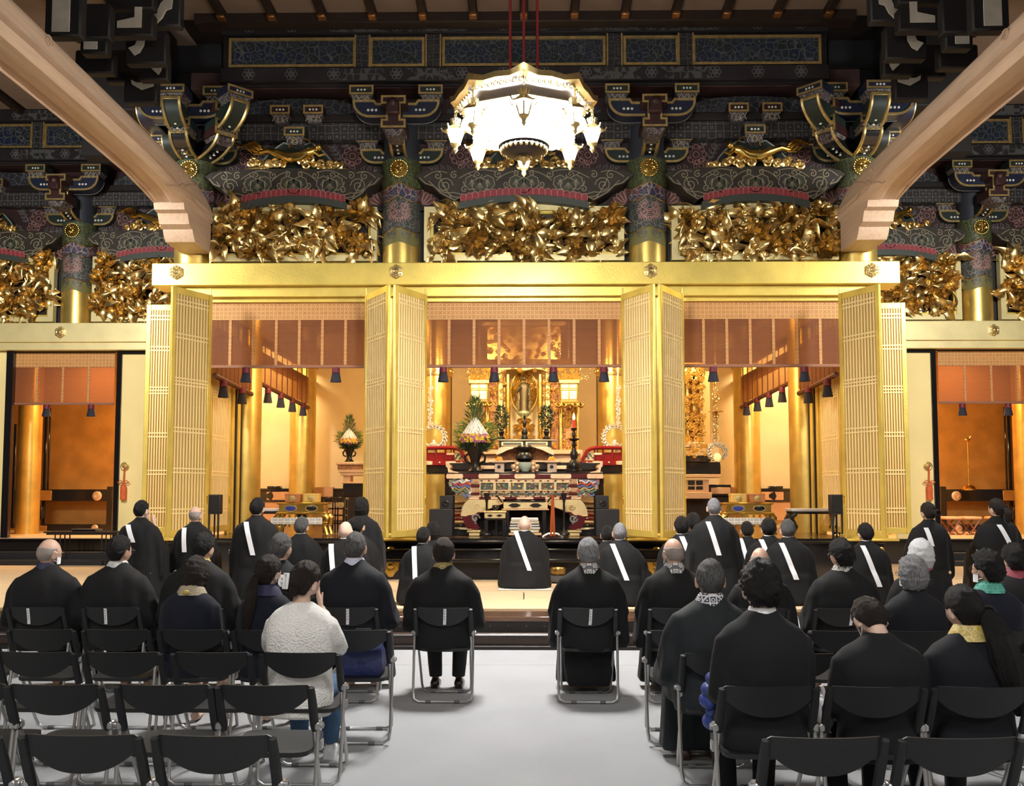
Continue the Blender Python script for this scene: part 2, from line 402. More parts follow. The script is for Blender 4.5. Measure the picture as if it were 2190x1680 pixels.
floor2 = thing('sanctuary_floor', 'pale wooden floor inside the golden sanctuary', 'floor', kind='structure')
b = MB(); b.box(-HC + .3, HC - .3, YC + 0.3, 22.5, ZN - 0.1, ZN); b.build('floor_deck', mat('sanctuary_deck', (0.10, 0.05, 0.022), 0.2, 0, .3, 3.0), floor2)
b = MB(); b.box(-HC, HC, YC + 0.02, YC + 0.3, 0.965, ZN); b.build('threshold', BLK, floor2)
for sx, nm in ((-1, 'left'), (1, 'right')):
    s = thing('side_sill', 'black lacquered sill of the %s side room behind the platform' % nm, 'sill', kind='structure')
    x0, x1 = sorted((sx * 5.2, sx * 14))
    b = MB(); b.box(x0, x1, YS, YS + 0.3, ZP - .02, ZNS - 0.02); b.build('sill_face', BLK, s)
    b = MB(); b.box(x0, x1, YS - 0.05, YS + 0.3, ZNS - 0.05, ZNS - 0.01, 0.01); b.build('sill_cap', BLK, s)
    b = MB(); b.box(x0, x1, YS + 0.05, 23, ZNS - 0.08, ZNS); b.build('side_room_floor', TATAMI, s)
    # two low black steps beside the sill
    for q, (dy, zz) in enumerate(((0.0, 0.60), (-0.28, 0.46))):
        b = MB(); b.box(min(sx * 7.6, sx * 10.4), max(sx * 7.6, sx * 10.4), YS - 0.30 + dy, YS + dy, ZP - .02, zz, .01); b.build('step', BLKM, s)

# ================================================================== columns
DECOG = pattern_mat('column_diaper_green', (0.045, 0.06, 0.028), (0.13, 0.135, 0.05), 9, 0.05, 0.5, rand=0.55)
DECOP = pattern_mat('column_phoenix_ground', (0.035, 0.042, 0.040), (0.17, 0.16, 0.14), 10, 0.05, 0.5, (0.05, 0.06, 0.05))
DECOR = pattern_mat('column_red_scroll', (0.16, 0.03, 0.022), (0.28, 0.26, 0.22), 12, 0.06, 0.5, (0.02, 0.03, 0.09))
DECOY = mat('column_olive_paint', (0.20, 0.18, 0.06), 0.5, 0, .2, 4)
def scal(n, r, z0, dz, c=(0, 0)):
    return [(c[0] + r * cos(2 * pi * i / n), c[1] + r * sin(2 * pi * i / n), z0 + dz * abs(sin(4 * pi * i / n))) for i in range(n)]
def column(loc, label, zb, zg, zt, s=1.0, bigface=-pi / 2):
    """golden below, painted above: zb foot, zg top of the gold, zt top"""
    r = 0.305 * s; n = 48
    c = thing('column', label, 'column', (loc[0], loc[1], 0), 0, 'round golden temple columns')
    b = MB(); b.lathe([(r, zb), (r, zg + .12)], n); b.build('gold_shaft', GOLDC, c)
    z = zg
    H = zt - zg
    def band(nm, m, a, d, e=0.004, dz=0.0, rr=0):
        b = MB(); q = r + e
        lo = [(q * cos(t), q * sin(t), zg + H * a + dz * abs(cos(t * 2 + pi / 2)) ** 1.5 * 1) for t in [2 * pi * i / n for i in range(n)]]
        hi = [(q * cos(t), q * sin(t), zg + H * d) for t in [2 * pi * i / n for i in range(n)]]
        b.loft([lo, hi], cap=False); return b.build(nm, m, c)
    band('olive_band', DECOY, 0.0, 0.20, 0.004, -0.05)
    band('phoenix_band', DECOP, 0.17, 0.62, 0.008, -0.06)
    band('red_band', DECOR, 0.54, 0.78, 0.012, -0.07)
    band('green_band', DECOG, 0.70, 1.0, 0.016, -0.07)
    ln = MB()
    for a, e in ((0.17, .010), (0.54, .014), (0.70, .018)):
        ln.tube([((r + e) * cos(t), (r + e) * sin(t), zg + H * a - 0.07 * abs(cos(t * 2 + pi / 2)) ** 1.5) for t in [2 * pi * i / n for i in range(n)]], 0.008, 6, True)
    ln.build('gold_moulding', GOLDB, c)
    # painted scrolls on the olive band and a phoenix roundel facing the hall
    q = MB(); f = r + 0.012
    def wrap(pts, w, off=0.0):
        vs = []; m = len(pts)
        for i in range(m):
            p0 = pts[max(i - 1, 0)]; p1 = pts[min(i + 1, m - 1)]
            dx, dz = p1[0] - p0[0], p1[1] - p0[1]; l = hypot(dx, dz) or 1
            for sg in (1, -1):
                u = pts[i][0] - sg * dz / l * w / 2; zz = pts[i][1] + sg * dx / l * w / 2
                t = bigface + u / r; vs.append(((f + off) * cos(t), (f + off) * sin(t), zz))
        q.add(vs, [(2 * i, 2 * i + 1, 2 * i + 3, 2 * i + 2) for i in range(m - 1)])
    for u in [-.36, -.12, .12, .36]:
        for sg in (-1, 1):
            wrap(spiral(u + sg * .04, zg + H * .10, .045, 1.3, pi / 2, sg, 12), .012)
            wrap(arc(u, zg + H * .10, .075, .085, pi / 2 + sg * .6, pi / 2 + sg * 2.9, 8), .010)
    q.build('scroll_lines', mat('slate_paint', (0.06, 0.075, 0.09), .5), c)
    q = MB()
    zc = zg + H * .37
    for i in range(26):
        a = pi / 2 + .25 + i * .21
        wrap([(cos(a) * .12, zc + sin(a) * .11), (cos(a + .12) * .2, zc + sin(a + .12) * .19)], .012, .003)
    for sg in (-1, 1):
        wrap(spiral(sg * .075, zc + .07, .06, 1.4, 0, sg, 14), .012, .004)
        wrap(spiral(sg * .07, zc - .03, .07, 1.2, pi, -sg, 14), .012, .004)
        for k in range(5):
            wrap(arc(sg * .0, zc - .14, .03 + .035 * k, .03 + .03 * k, pi / 2, pi / 2 + sg * 1.5, 6), .010, .004)
    q.build('phoenix_lines', LINEPK, c)
    # golden crest roundel
    if s > 0.5:
        md = MB(); md.M = T(r * cos(bigface) * 1.02, r * sin(bigface) * 1.02, zg + H * .87) @ rotz(bigface + pi / 2) @ rotx(R(90))
        md.lathe([(0, .035), (.11, .03), (.13, .028), (.145, .012), (.145, -.02)], 28)
        for i in range(22):
            a = 2 * pi * i / 22; md.sphere((cos(a) * .135, sin(a) * .135, .018), .020, 6, 4)
        for sg in (-1, 1):
            md.tube([(x, y, .034) for x, y in spiral(sg * .045, -.03, .05, 1.3, 0, sg, 14)], .010, 5)
            md.tube([(x, y, .034) for x, y in spiral(sg * .035, .05, .04, 1.2, pi, sg, 12)], .009, 5)
        md.tube([(0, -.09, .036), (0, .1, .036)], .010, 5)
        md.build('crest_roundel', GOLDB, c)
    return c
ZGC, ZTC = Z(515, YC), Z(336.5, YC)
ZGS, ZTS = Z(615, YS), ZTC
for x, nm in ((XIN, 'left of the central opening, with folded lattice doors'), (-XIN, 'right of the central opening, with folded lattice doors')):
    column((x, YCC), 'round gold column with painted top, ' + nm, 0.95, ZGC, ZTC)
for x, nm in ((XCOL, 'below the left cypress beam'), (-XCOL, 'below the right cypress beam')):
    column((x, YCC), 'round gold column at the corner ' + nm, 0.95, ZGC, ZTC)
for sx, nm in ((1, 'left'), (-1, 'right')):
    column((sx * XSC[0], YSC), 'gold column with painted top in the %s side bay above the pale panel' % nm, Z(740, YS, 120), ZGS, ZTS)
    column((sx * XSC[1], YSC), 'gold column at the far %s edge of the side bay' % nm, Z(740, YS, 120), ZGS, ZTS)
b = MB()
for x in (XIN, -XIN, XCOL, -XCOL):
    f = thing('column_foot', 'square gold foot plate under the %s' % {XIN: 'column left of the altar', -XIN: 'column right of the altar', XCOL: 'left corner column', -XCOL: 'right corner column'}[x], 'column base')
    b = MB(); b.box(x - .40, x + .40, YC - .10, YCC + .3, .965, 1.00, .01); b.build('foot_plate', GOLD, f)
    b = MB(); b.lathe([(.36, 1.0), (.36, 1.05), (.33, 1.08)], 32, (x, YCC, 0)); b.build('foot_ring', GOLD, f)

# ================================================================== gold lintels
def crest(parent, x, y, z):
    m = MB(); m.M = T(x, y, z) @ rotx(R(90))
    m.lathe([(.118, 0), (.118, .018), (.10, .026)], 6, a0=pi / 6, a1=2 * pi + pi / 6)
    m.lathe([(.075, .026), (.08, .036), (.07, .042)], 20); m.lathe([(.048, .03), (.05, .045), (.035, .06), (.0, .075)], 16)
    for i in range(12):
        a = 2 * pi * i / 12; m.sphere((cos(a) * .088, sin(a) * .088, .026), .014, 6, 4)
    for i in range(6):
        a = 2 * pi * i / 6; m.tube([(cos(a + t) * .062, sin(a + t) * .062, .044) for t in (-.3, 0, .3)], .008, 5)
    m.build('hexagon_crest', GOLDO, parent)
lint = thing('gold_lintel', 'broad gold lintel beam running above the three lattice door openings', 'lintel', kind='structure')
YL = YC - 0.16
z0, z1 = Z(608, YL), Z(560, YL)
xl = X(312, YL)
b = MB(); b.box(xl, -xl, YL, YL + .5, z0, z1, .01); b.build('lintel_beam', GOLD, lint)
b = MB(); b.box(XCOL, -XCOL, YL + .12, YL + .55, Z(632, YL + .1), z0, .006); b.build('lower_moulding', GOLD, lint)
b = MB(); b.box(XCOL, -XCOL, YL + .22, YL + .6, Z(644, YL + .2), Z(631, YL + .1), .006); b.build('head_rail', GOLD, lint)
for px in (366, 843, 1396, 1877): crest(lint, X(px, YL), YL - .001, Z(580, YL))
YLS = YS - 0.12
for sx, nm in ((-1, 'left'), (1, 'right')):
    s = thing('gold_lintel', 'gold lintel beam over the %s side bay, set behind the corner column' % nm, 'lintel', kind='structure')
    x0, x1 = sorted((sx * 5.25, sx * 14.5))
    za, zb, zc = Z(690, YLS, 120), Z(731, YLS, 120), Z(747, YLS, 120)
    b = MB(); b.box(x0, x1, YLS, YLS + .5, zb, za, .01); b.build('lintel_beam', GOLDP, s)
    b = MB(); b.box(x0, x1, YLS + .05, YLS + .5, zc, zb, .006); b.build('lower_moulding', GOLDP, s)
    crest(s, -sx * XSC[0] * 1.012, YLS - .001, (za + zb) / 2)

# ================================================================== ceiling and outer walls of the hall behind
b = MB(); b.box(-16, 16, -6.5, -6.3, 0, 9.4); struct('wall_back', b, mat('rear_wall_plaster', (0.5, 0.42, 0.32), .8, 0, .1, 2))
for sx, nm in ((-1, 'left'), (1, 'right')):
    b = MB(); b.box(sx * 14.5, sx * 14.8, -6.5, 23, 0, 9.4); struct('wall_' + nm, b, DARKW)
b = MB(); b.box(-16, 16, 23, 23.3, 0, 9.4); struct('wall_front', b, DARKW)
ceil = thing('ceiling', 'dark ribbed ceiling with tan boards above the golden lamp', 'ceiling', kind='structure')
ZCE = Z(44, 14.3)
b = MB(); b.box(-16, 16, -6.5, 23, ZCE + .12, ZCE + .2); b.build('ceiling_deck', DARKW, ceil)
rib_px = [530, 664, 783, 894, 1006, 1118, 1231, 1342, 1454, 1577, 1700]
xs = [X(p, 14.0) for p in rib_px]; pitch = 0.79
RIB = MB().box(-.06, .06, 9.0, 14.42, -.12, 0, .01).mesh('ceiling_rib', [BROWNW])
TIP = MB().box(-.065, .065, 14.05, 14.22, -.16, -.11, .012).mesh('rib_tip', [mat('copper_tip', (.62, .28, .10), .3, .9, .2, 20)])
BRD = MB().box(-.33, .33, 9.0, 14.4, 0, .03).mesh('ceiling_board', [TANP])
for i in range(-8, 9):
    x = i * pitch
    link('ceiling_rib', RIB, ceil, M=T(x, 0, ZCE + .12)); link('rib_tip', TIP, ceil, M=T(x, 0, ZCE + .12))
    link('ceiling_board', BRD, ceil, M=T(x + pitch / 2, 0, ZCE + .10))
for sx in (-1, 1):
    for i in range(6):
        x = sx * (6.3 + i * .9)
        link('ceiling_rib', RIB, ceil, M=T(x, 3.4, ZCE + .12)); link('ceiling_board', BRD, ceil, M=T(x + .45, 3.4, ZCE + .10))
b = MB(); b.box(-5.2, 5.2, 14.2, 14.5, ZCE - .06, ZCE + .14, .01); b.build('cornice_beam', BROWNW, ceil)
# ================================================================== painted timberwork above the lintels
def inset(poly, w):
    n = len(poly); out = []
    ar = sum(poly[i][0] * poly[(i + 1) % n][1] - poly[(i + 1) % n][0] * poly[i][1] for i in range(n)); sg = 1 if ar > 0 else -1
    for i in range(n):
        a, b, c = poly[i - 1], poly[i], poly[(i + 1) % n]
        d1 = V((b[0] - a[0], b[1] - a[1])); d2 = V((c[0] - b[0], c[1] - b[1]))
        if d1.length < 1e-9 or d2.length < 1e-9: out.append(b); continue
        d1.normalize(); d2.normalize()
        n1 = V((-d1.y, d1.x)) * sg; n2 = V((-d2.y, d2.x)) * sg
        m = n1 + n2
        m = n1 if m.length < 1e-6 else m / max(m.dot(m) / 2, 0.35)
        out.append((b[0] + m.x * w, b[1] + m.y * w))
    return out
def ring(mb, poly, w, y0, y1):
    """raised border along the inside of an outline on a face at depth y0, standing proud to y1"""
    q = inset(poly, w); n = len(poly)
    vs = [(p[0], y1, p[1]) for p in poly] + [(p[0], y1, p[1]) for p in q] + [(p[0], y0, p[1]) for p in poly] + [(p[0], y0, p[1]) for p in q]
    fs = []
    for i in range(n):
        j = (i + 1) % n
        fs += [(i, j, n + j, n + i), (i, 2 * n + i, 2 * n + j, j), (n + i, n + j, 3 * n + j, 3 * n + i)]
    return mb.add(vs, fs)
def dots(mb, xs, z, y, r=0.022):
    for x in xs: mb.sphere((x, y, z), (r, r * .6, r), 8, 5)
def boat_poly(hw, z0, z1, notch=0.0, half=None):
    """boat shaped bracket arm: flat raised ends on top, rounded ends below"""
    h = z1 - z0; r = h * 0.95; L = [(-hw, z1)]
    for i in range(7):
        a = pi + (pi / 2) * i / 6; L.append((-hw + r + cos(a) * r, z0 + r * .92 + sin(a) * r * .92))
    Rr = [(-x, z) for x, z in L[::-1]]
    top = [(hw - .34, z1), (hw - .38, z1 - .055), (-hw + .38, z1 - .055), (-hw + .34, z1)]
    return L + Rr + top
def arm(parent, name, hw, z0, z1, y, depth, face, M=None, w=0.036, dot=True, poly=None):
    p = poly or boat_poly(hw, z0, z1)
    a = MB(); a.M = M; a.prism(p, y, y + depth); o = a.build(name, face, parent)
    g = MB(); g.M = M; ring(g, p, w, y, y - 0.016); g.build('gold_edge', GOLDO, o)
    if dot:
        d = MB(); d.M = M; zc = (z0 + z1) / 2 - .02
        for s in (-1, 1): dots(d, [s * (hw * .55) + k * .062 for k in (-1, 0, 1)], zc, y - .004)
        d.build('white_dots', PAINTW, o)
    # pale contour under the arm
    u = MB(); u.M = M; u.tube([(x, y + depth - .02, z - .004) for x, z in p if z < z1 - .03], 0.006, 4); u.build('contour_line', LINEG, o)
    return o
CORB = pattern_mat('corbel_petal_paint', (0.035, 0.012, 0.014), (0.20, 0.17, 0.14), 13, 0.07, 0.6, (0.03, 0.03, 0.05))
def block(parent, x, z0, z1, y, hw, face, depth=.3, M=None, edge=GOLDO):
    """bearing block: bordered box over a flared painted corbel"""
    p = [(x - hw, z0), (x + hw, z0), (x + hw, z1), (x - hw, z1)]
    a = MB(); a.M = M; a.prism(p, y, y + depth); o = a.build('bearing_block', face, parent)
    g = MB(); g.M = M; ring(g, p, 0.028, y, y - .014); g.build('gold_edge', edge, o)
    d = MB(); d.M = M; dots(d, [x + k * .052 for k in (-1, 0, 1)], (z0 + z1) / 2, y - .004, .018); d.build('white_dots', PAINTW, o)
    c = MB(); c.M = M; h = .12
    c.loft([[(x - hw * .92, y + .02, z0), (x + hw * .92, y + .02, z0), (x + hw * .92, y + depth, z0), (x - hw * .92, y + depth, z0)],
            [(x - hw * .70, y + .05, z0 - h * .5), (x + hw * .70, y + .05, z0 - h * .5), (x + hw * .70, y + depth, z0 - h * .5), (x - hw * .70, y + depth, z0 - h * .5)],
            [(x - hw * .60, y + .06, z0 - h), (x + hw * .60, y + .06, z0 - h), (x + hw * .60, y + depth, z0 - h), (x - hw * .60, y + depth, z0 - h)]])
    c.build('corbel', CORB, o)
    pl_ = MB(); pl_.M = M
    for s, q in ((0, .055), (-1, .05), (1, .05)):
        cx = x + s * hw * .45
        pl_.ribbon([(cx - q, z0 - h), (cx - q * .6, z0 - h * .5), (cx, z0 - h * .12), (cx + q * .6, z0 - h * .5), (cx + q, z0 - h)], .012, y + .012)
    pl_.build('petal_lines', LINEP, o)
    return o
def nose(parent, z0, z1, hw, y0, y1, face, M=None):
    """arm that comes out of the column towards the hall, curving up at its end (profile in y,z)"""
    d = y0 - y1; prof = [(y0, z0)]
    for i in range(9):
        a = -pi / 2 - (pi / 2) * i / 8
        prof.append((y1 + d * .75 + cos(a) * d * .75, z0 + (z1 - z0) * .95 * (1 + sin(a))))
    prof += [(y1, z1), (y1 + .22, z1), (y0, z1)]
    a = MB(); a.M = M; a.prism(prof, -hw, hw, 'x'); o = a.build('nose_arm', face, parent)
    g = MB(); g.M = M
    for s in (-1, 1):
        xx = s * hw
        pts = [(xx, y, z) for y, z in prof[:11]]
        g.tube(pts, 0.026, 5)
    g.box(-hw - .012, hw + .012, y1 - .012, y1 + .03, z1 - .04, z1 + .012, .006)
    g.build('gold_edge', GOLDO, o)
    q = MB(); q.M = M
    for k in range(3):
        y, z = prof[2 + k]; q.sphere((0, y - .01, z - .012), (.022, .014, .014), 8, 5)
    q.build('white_dots', PAINTW, o)
    return o

K = 1 / 137.0
zt = lambda py: Z(py, YC)
def bracket_set(loc, label, corner=0):
    t = thing('bracket_set', label, 'bracket', (loc[0], loc[1], 0), 0, 'painted bracket sets on the column heads')
    y = 0.05
    a = MB(); a.lathe([(.29, zt(336.4)), (.29, zt(262)), (.31, zt(262) + .01)], 24, (0, 0.02, 0)); a.build('column_neck', mat('neck_paint', (.03, .035, .045), .5), t)
    # lower tier in the wall plane
    arm(t, 'lower_arm', .68, zt(335), zt(303), -.02, .22, DGRN)
    for s in (-1, 1): block(t, s * .56, zt(288), zt(270), -.04, .18, DBLU)
    # upper tier, half a metre nearer to the hall
    yu = -.72
    arm(t, 'upper_arm', .68, zt(259) - .10, zt(222) - .10, yu, .26, DBLU)
    for s in (-1, 1): block(t, s * .54, zt(208) - .13, zt(189) - .13, yu - .03, .19, DGRN)
    if not corner: nose(t, zt(331), zt(274) - .03, .105, -.15, -.78, BLK)
    # centre strut with cap and shoe
    z = lambda py: Z(py, YC - .95)
    yy = -1.02; SM = Mx.Rotation(R(45) * corner, 4, 'Z') if corner else None
    p = [(-.19, z(258)), (.19, z(258)), (.19, z(239)), (.11, z(239)), (.11, z(206)), (.19, z(206)), (.19, z(188)), (-.19, z(188)), (-.19, z(206)), (-.11, z(206)), (-.11, z(239)), (-.19, z(239))]
    a = MB(); a.M = SM; a.prism(p, yy, yy + .45); o = a.build('centre_strut', DRED, t)
    g = MB(); g.M = SM; ring(g, p, .03, yy, yy - .014); g.build('gold_edge', GOLDO, o)
    g = MB(); g.M = SM; g.box(-.10, .10, yy - .12, yy + .1, z(232), z(208), .02); g.sphere((0, yy - .05, z(208)), (.10, .1, .09), 10, 6); g.build('tongue', DRED, o)
    c = MB(); c.M = SM; c.loft([[(s1 * q, yy + e, zz) for s1, e in ((-1, .02), (1, .02), (1, .4), (-1, .4))] for q, zz in ((.17, z(259)), (.12, z(266)), (.10, z(274)))]); c.build('corbel', CORB, t)
    if corner:
        sx = corner
        for ang in (45, 0):
            M = Mx.Rotation(R(ang) * sx, 4, 'Z')
            nose(t, zt(336), zt(302), .13, -.15, -.82 - .2 * (ang == 45), BLK, M)
            nose(t, zt(300), zt(250), .13, -.45, -1.15 - .3 * (ang == 45), DGRN, M)
            block(t, 0, zt(241), zt(225), -1.15 - .3 * (ang == 45), .21, DBLU, .35, M)
            block(t, 0, zt(293), zt(278), -.85 - .2 * (ang == 45), .2, DGRN, .35, M)
        M = Mx.Rotation(R(-90) * sx, 4, 'Z')
        arm(t, 'side_arm', .68, zt(335), zt(303), -.30, .22, DGRN, M)
        arm(t, 'side_arm', .68, zt(259) - .10, zt(222) - .10, -.72, .26, DBLU, M)
    return t
bs = bracket_set((XIN, YCC), 'painted bracket set with gold edges on the column left of the hanging lamp')
bs2 = dup(bs, (-XIN, YCC, 0), label='painted bracket set with gold edges on the column right of the hanging lamp')
for sx, nm in ((1, 'left'), (-1, 'right')):
    dup(bs, (sx * XSC[0], YSC, 0), label='painted bracket set in the %s side bay behind the cypress beam' % nm)
    dup(bs, (sx * XSC[1], YSC, 0), label='painted bracket set at the far %s edge of the side bay' % nm)
    bracket_set((sx * XCOL, YCC), 'fan of painted bracket arms on the %s corner column beside the cypress beam' % nm, sx)

# ------------------------------------------------------------------ carved leaf and peony meshes, shared by all panels
def leaf_mesh(L=1.0, wd=.34, bend=.35, lob=0):
    b = MB(); nu, nv = 6, 4
    def f(u, v):
        w = wd * sin(pi * min(1, u * .97 + .03) ** .75) * (1 + lob * .25 * sin(u * 14)); s = (v - .5) * 2
        return (u * L, s * w, -bend * u * u + .16 * abs(s) * w * 2 - .05 * (v in (.25, .75)) + .10 * sin(u * pi))
    return b.grid(f, nu, nv)
def trefoil():
    b = MB()
    for a, l in ((0, 1), (.85, .72), (-.85, .72)):
        b.M = rotz(a); b.v, b.f, b.mi, t = b.v, b.f, b.mi, leaf_mesh(l, .26, .45)
        b.add(t.v, t.f)
    return b.mesh('carved_leaf', [GOLDK], 60)
LEAF3 = trefoil()
LEAF1 = leaf_mesh(1, .26, .5, 1).mesh('carved_leaf', [GOLDK], 60)
def peony():
    b = MB(); rg = random.Random(3)
    for ringi, (n, r, tilt, sc) in enumerate(((8, .34, .02, .60), (7, .22, .28, .48), (5, .10, .6, .36))):
        for i in range(n):
            a = 2 * pi * i / n + ringi * .4 + rg.uniform(-.15, .15); sc2 = sc * rg.uniform(.85, 1.15)
            b.M = rotz(a) @ T(r * .5, 0, .03 + .07 * ringi) @ rotx(rg.uniform(-.35, .35)) @ roty(-tilt - rg.uniform(-.1, .2)) @ scl(sc2, sc2, sc2)
            def f(u, v):
                s = (v - .5) * 2; w = .40 * sin(pi * (u * .72 + .14)) ** .7
                return (u * (1 - .10 * abs(s)) + (.10 * cos(s * 10) if u > .9 else 0), s * w, .16 * s * s + .28 * u * u * u + .03 * cos(s * 9) * u)
            b.grid(f, 3, 6)
    b.M = None
    b.sphere((0, 0, .26), (.10, .10, .08), 8, 5)
    return b.mesh('carved_peony', [GOLDK], 50)
PEONY = peony()
def leaf_M(rng, x, y, z, s):
    # leaf lies towards the hall (local +z faces -y), turned and tipped at random
    return T(x, y, z) @ rotx(R(90)) @ rotz(rng.uniform(0, 2 * pi)) @ rotx(rng.uniform(-.7, .7)) @ roty(rng.uniform(-.75, .25)) @ scl(s, s, s)
RBACK = mat('dark_carving_ground', (.020, .012, .008), .5)
def transom(x0, x1, z0, z1, Y, label, seed, dens=1.0):
    t = thing('carved_transom', label, 'carving', (0, 0, 0), 0, 'carved gold transoms over the lintels')
    rng = random.Random(seed); xc = (x0 + x1) / 2; w = x1 - x0; h = z1 - z0
    top = [(x0 + w * i / 16, z1 + .035 * (1 if 3 < i < 13 else 0) - .0) for i in range(17)]
    out = [(x0, z0), (x1, z0)] + top[::-1]
    b = MB(); b.prism(out, Y + .16, Y + .2); b.build('ground_board', RBACK, t)
    b = MB(); ring(b, out, .10, Y + .18, Y + .02); fr = b.build('gold_frame', GOLDP, t)
    b = MB(); ring(b, inset(out, .10), .045, Y + .18, Y + .07); b.build('inner_moulding', GOLD, t)
    area = w * h
    np_ = max(3, int(area * 3.6)); nl = min(250, int(area * 56 * dens))
    pts = []
    for i in range(np_):
        for _ in range(30):
            p = (rng.uniform(x0 + .16, x1 - .16), rng.uniform(z0 + .14, z1 - .05))
            if all(hypot(p[0] - q[0], p[1] - q[1]) > .32 for q in pts): break
        pts.append(p)
        link('carved_peony', PEONY, t, M=T(p[0], Y + rng.uniform(.0, .05), p[1]) @ rotx(R(90) + rng.uniform(-.5, .3)) @ rotz(rng.uniform(0, 6)) @ roty(rng.uniform(-.4, .4)) @ scl(*(rng.uniform(.26, .36),) * 3))
    for i in range(nl):
        x, z = rng.uniform(x0 + .07, x1 - .07), rng.uniform(z0 + .05, z1 - .03)
        s = rng.uniform(.22, .38)
        link('carved_leaf', LEAF3 if rng.random() < .5 else LEAF1, t, M=leaf_M(rng, x, Y + rng.uniform(-.04, .11), z, s))
    b = MB()
    for i in range(int(w * 5)):
        x, z = rng.uniform(x0 + .1, x1 - .1), rng.uniform(z0 + .1, z1 - .1); a = rng.uniform(0, 6.28)
        b.tube([(x + cos(a) * q, Y + .04, z + sin(a) * q + .05 * sin(q * 9)) for q in (0, .1, .2, .3, .4)], .012, 5)
    b.build('carved_stems', GOLDK, t, kind='stuff')
    return t
YR = YC + .10
zr0, zr1 = Z(556, YR), Z(440, YR)
cx = lambda a, Y=YR: X(a, Y)
c0 = cx(903); transom(c0, -c0, zr0, zr1, YR, 'carved gold peony transom below the hanging lamp, middle of the three', 1)
l0, l1 = cx(441), cx(800)
transom(l0, l1, zr0, zr1, YR, 'carved gold peony transom of the left bay, beside the left corner column', 2)
transom(-l1, -l0, zr0, zr1, YR, 'carved gold peony transom of the right bay, beside the right corner column', 3)
YRS = YS + .10; zs0 = Z(687, YRS, 120); zs1 = Z(548, YRS, 120)
for sx, nm in ((1, 'left'), (-1, 'right')):
    a, b_ = sorted((sx * X(182, YRS), sx * (-5.75)))
    transom(a, b_, zs0, zs1, YRS, 'carved gold transom of the %s side bay, half hidden by the lintel end' % nm, 4 + sx)
    a, b_ = sorted((sx * X(99, YRS), sx * (X(99, YRS) - 3.0)))
    transom(a, b_, zs0, zs1, YRS, 'carved gold transom cut off by the %s edge of the picture' % nm, 8 + sx)

# ------------------------------------------------------------------ bays: painted rainbow beam, wall, carved group
KORY = mat('rainbow_beam_paint', (.038, .030, .020), .55, 0, .45, 5.0)
KORYO_L = mat('olive_scroll_paint', (.105, .092, .045), .55, 0, .4, 9.0)
DIAP = pattern_mat('diaper_beam_paint', (.020, .018, .018), (.11, .105, .10), 8, .05, .6, rand=.12)
GREENB = mat('sage_paint', (.05, .062, .052), .5)
def koryo_outline(hw, zc):
    f = hw / 228.0; pz = lambda v: zt(v)
    L = [(-228, 380), (-215, 392), (-196, 398), (-182, 412), (-152, 428), (-138, 422), (-90, 413), (-45, 409), (0, 408)]
    low = [(u * f, pz(v)) for u, v in L]; low += [(-x, z) for x, z in low[-2::-1]]
    T_ = [(0, 357), (-120, 358), (-195, 361), (-222, 366), (-236, 374)]
    top = [(-u * f, pz(v)) for u, v in T_[::-1]] + [(u * f, pz(v)) for u, v in T_[1:]]
    return low + top
def flower(mb, cx, cz, r, y, n=8, w=.010):
    for i in range(n):
        a = 2 * pi * i / n; px, pz = cx + cos(a) * r * .62, cz + sin(a) * r * .62
        mb.ribbon([(px + cos(t) * r * .36, pz + sin(t) * r * .36) for t in [a - 2.2 + 4.4 * k / 7 for k in range(8)]], w, y)
    mb.ribbon(arc(cx, cz, r * .3, r * .3, 0, 2 * pi, 10), w, y)
def sprig(mb, x, z, a, l, y, w=.010):
    c, s = cos(a), sin(a)
    mb.ribbon([(x + c * l * t + s * .05 * sin(t * 3), z + s * l * t) for t in (0, .33, .66, 1)], w, y)
    for t in (.3, .55, .8, 1.0):
        for sg in (-1, 1):
            lx, lz = x + c * l * t, z + s * l * t; b = a + sg * .9; q = l * .30
            mb.ribbon([(lx, lz), (lx + cos(b + .4) * q * .5, lz + sin(b + .4) * q * .5), (lx + cos(b) * q, lz + sin(b) * q), (lx + cos(b - .4) * q * .5, lz + sin(b - .4) * q * .5), (lx, lz)], w, y)
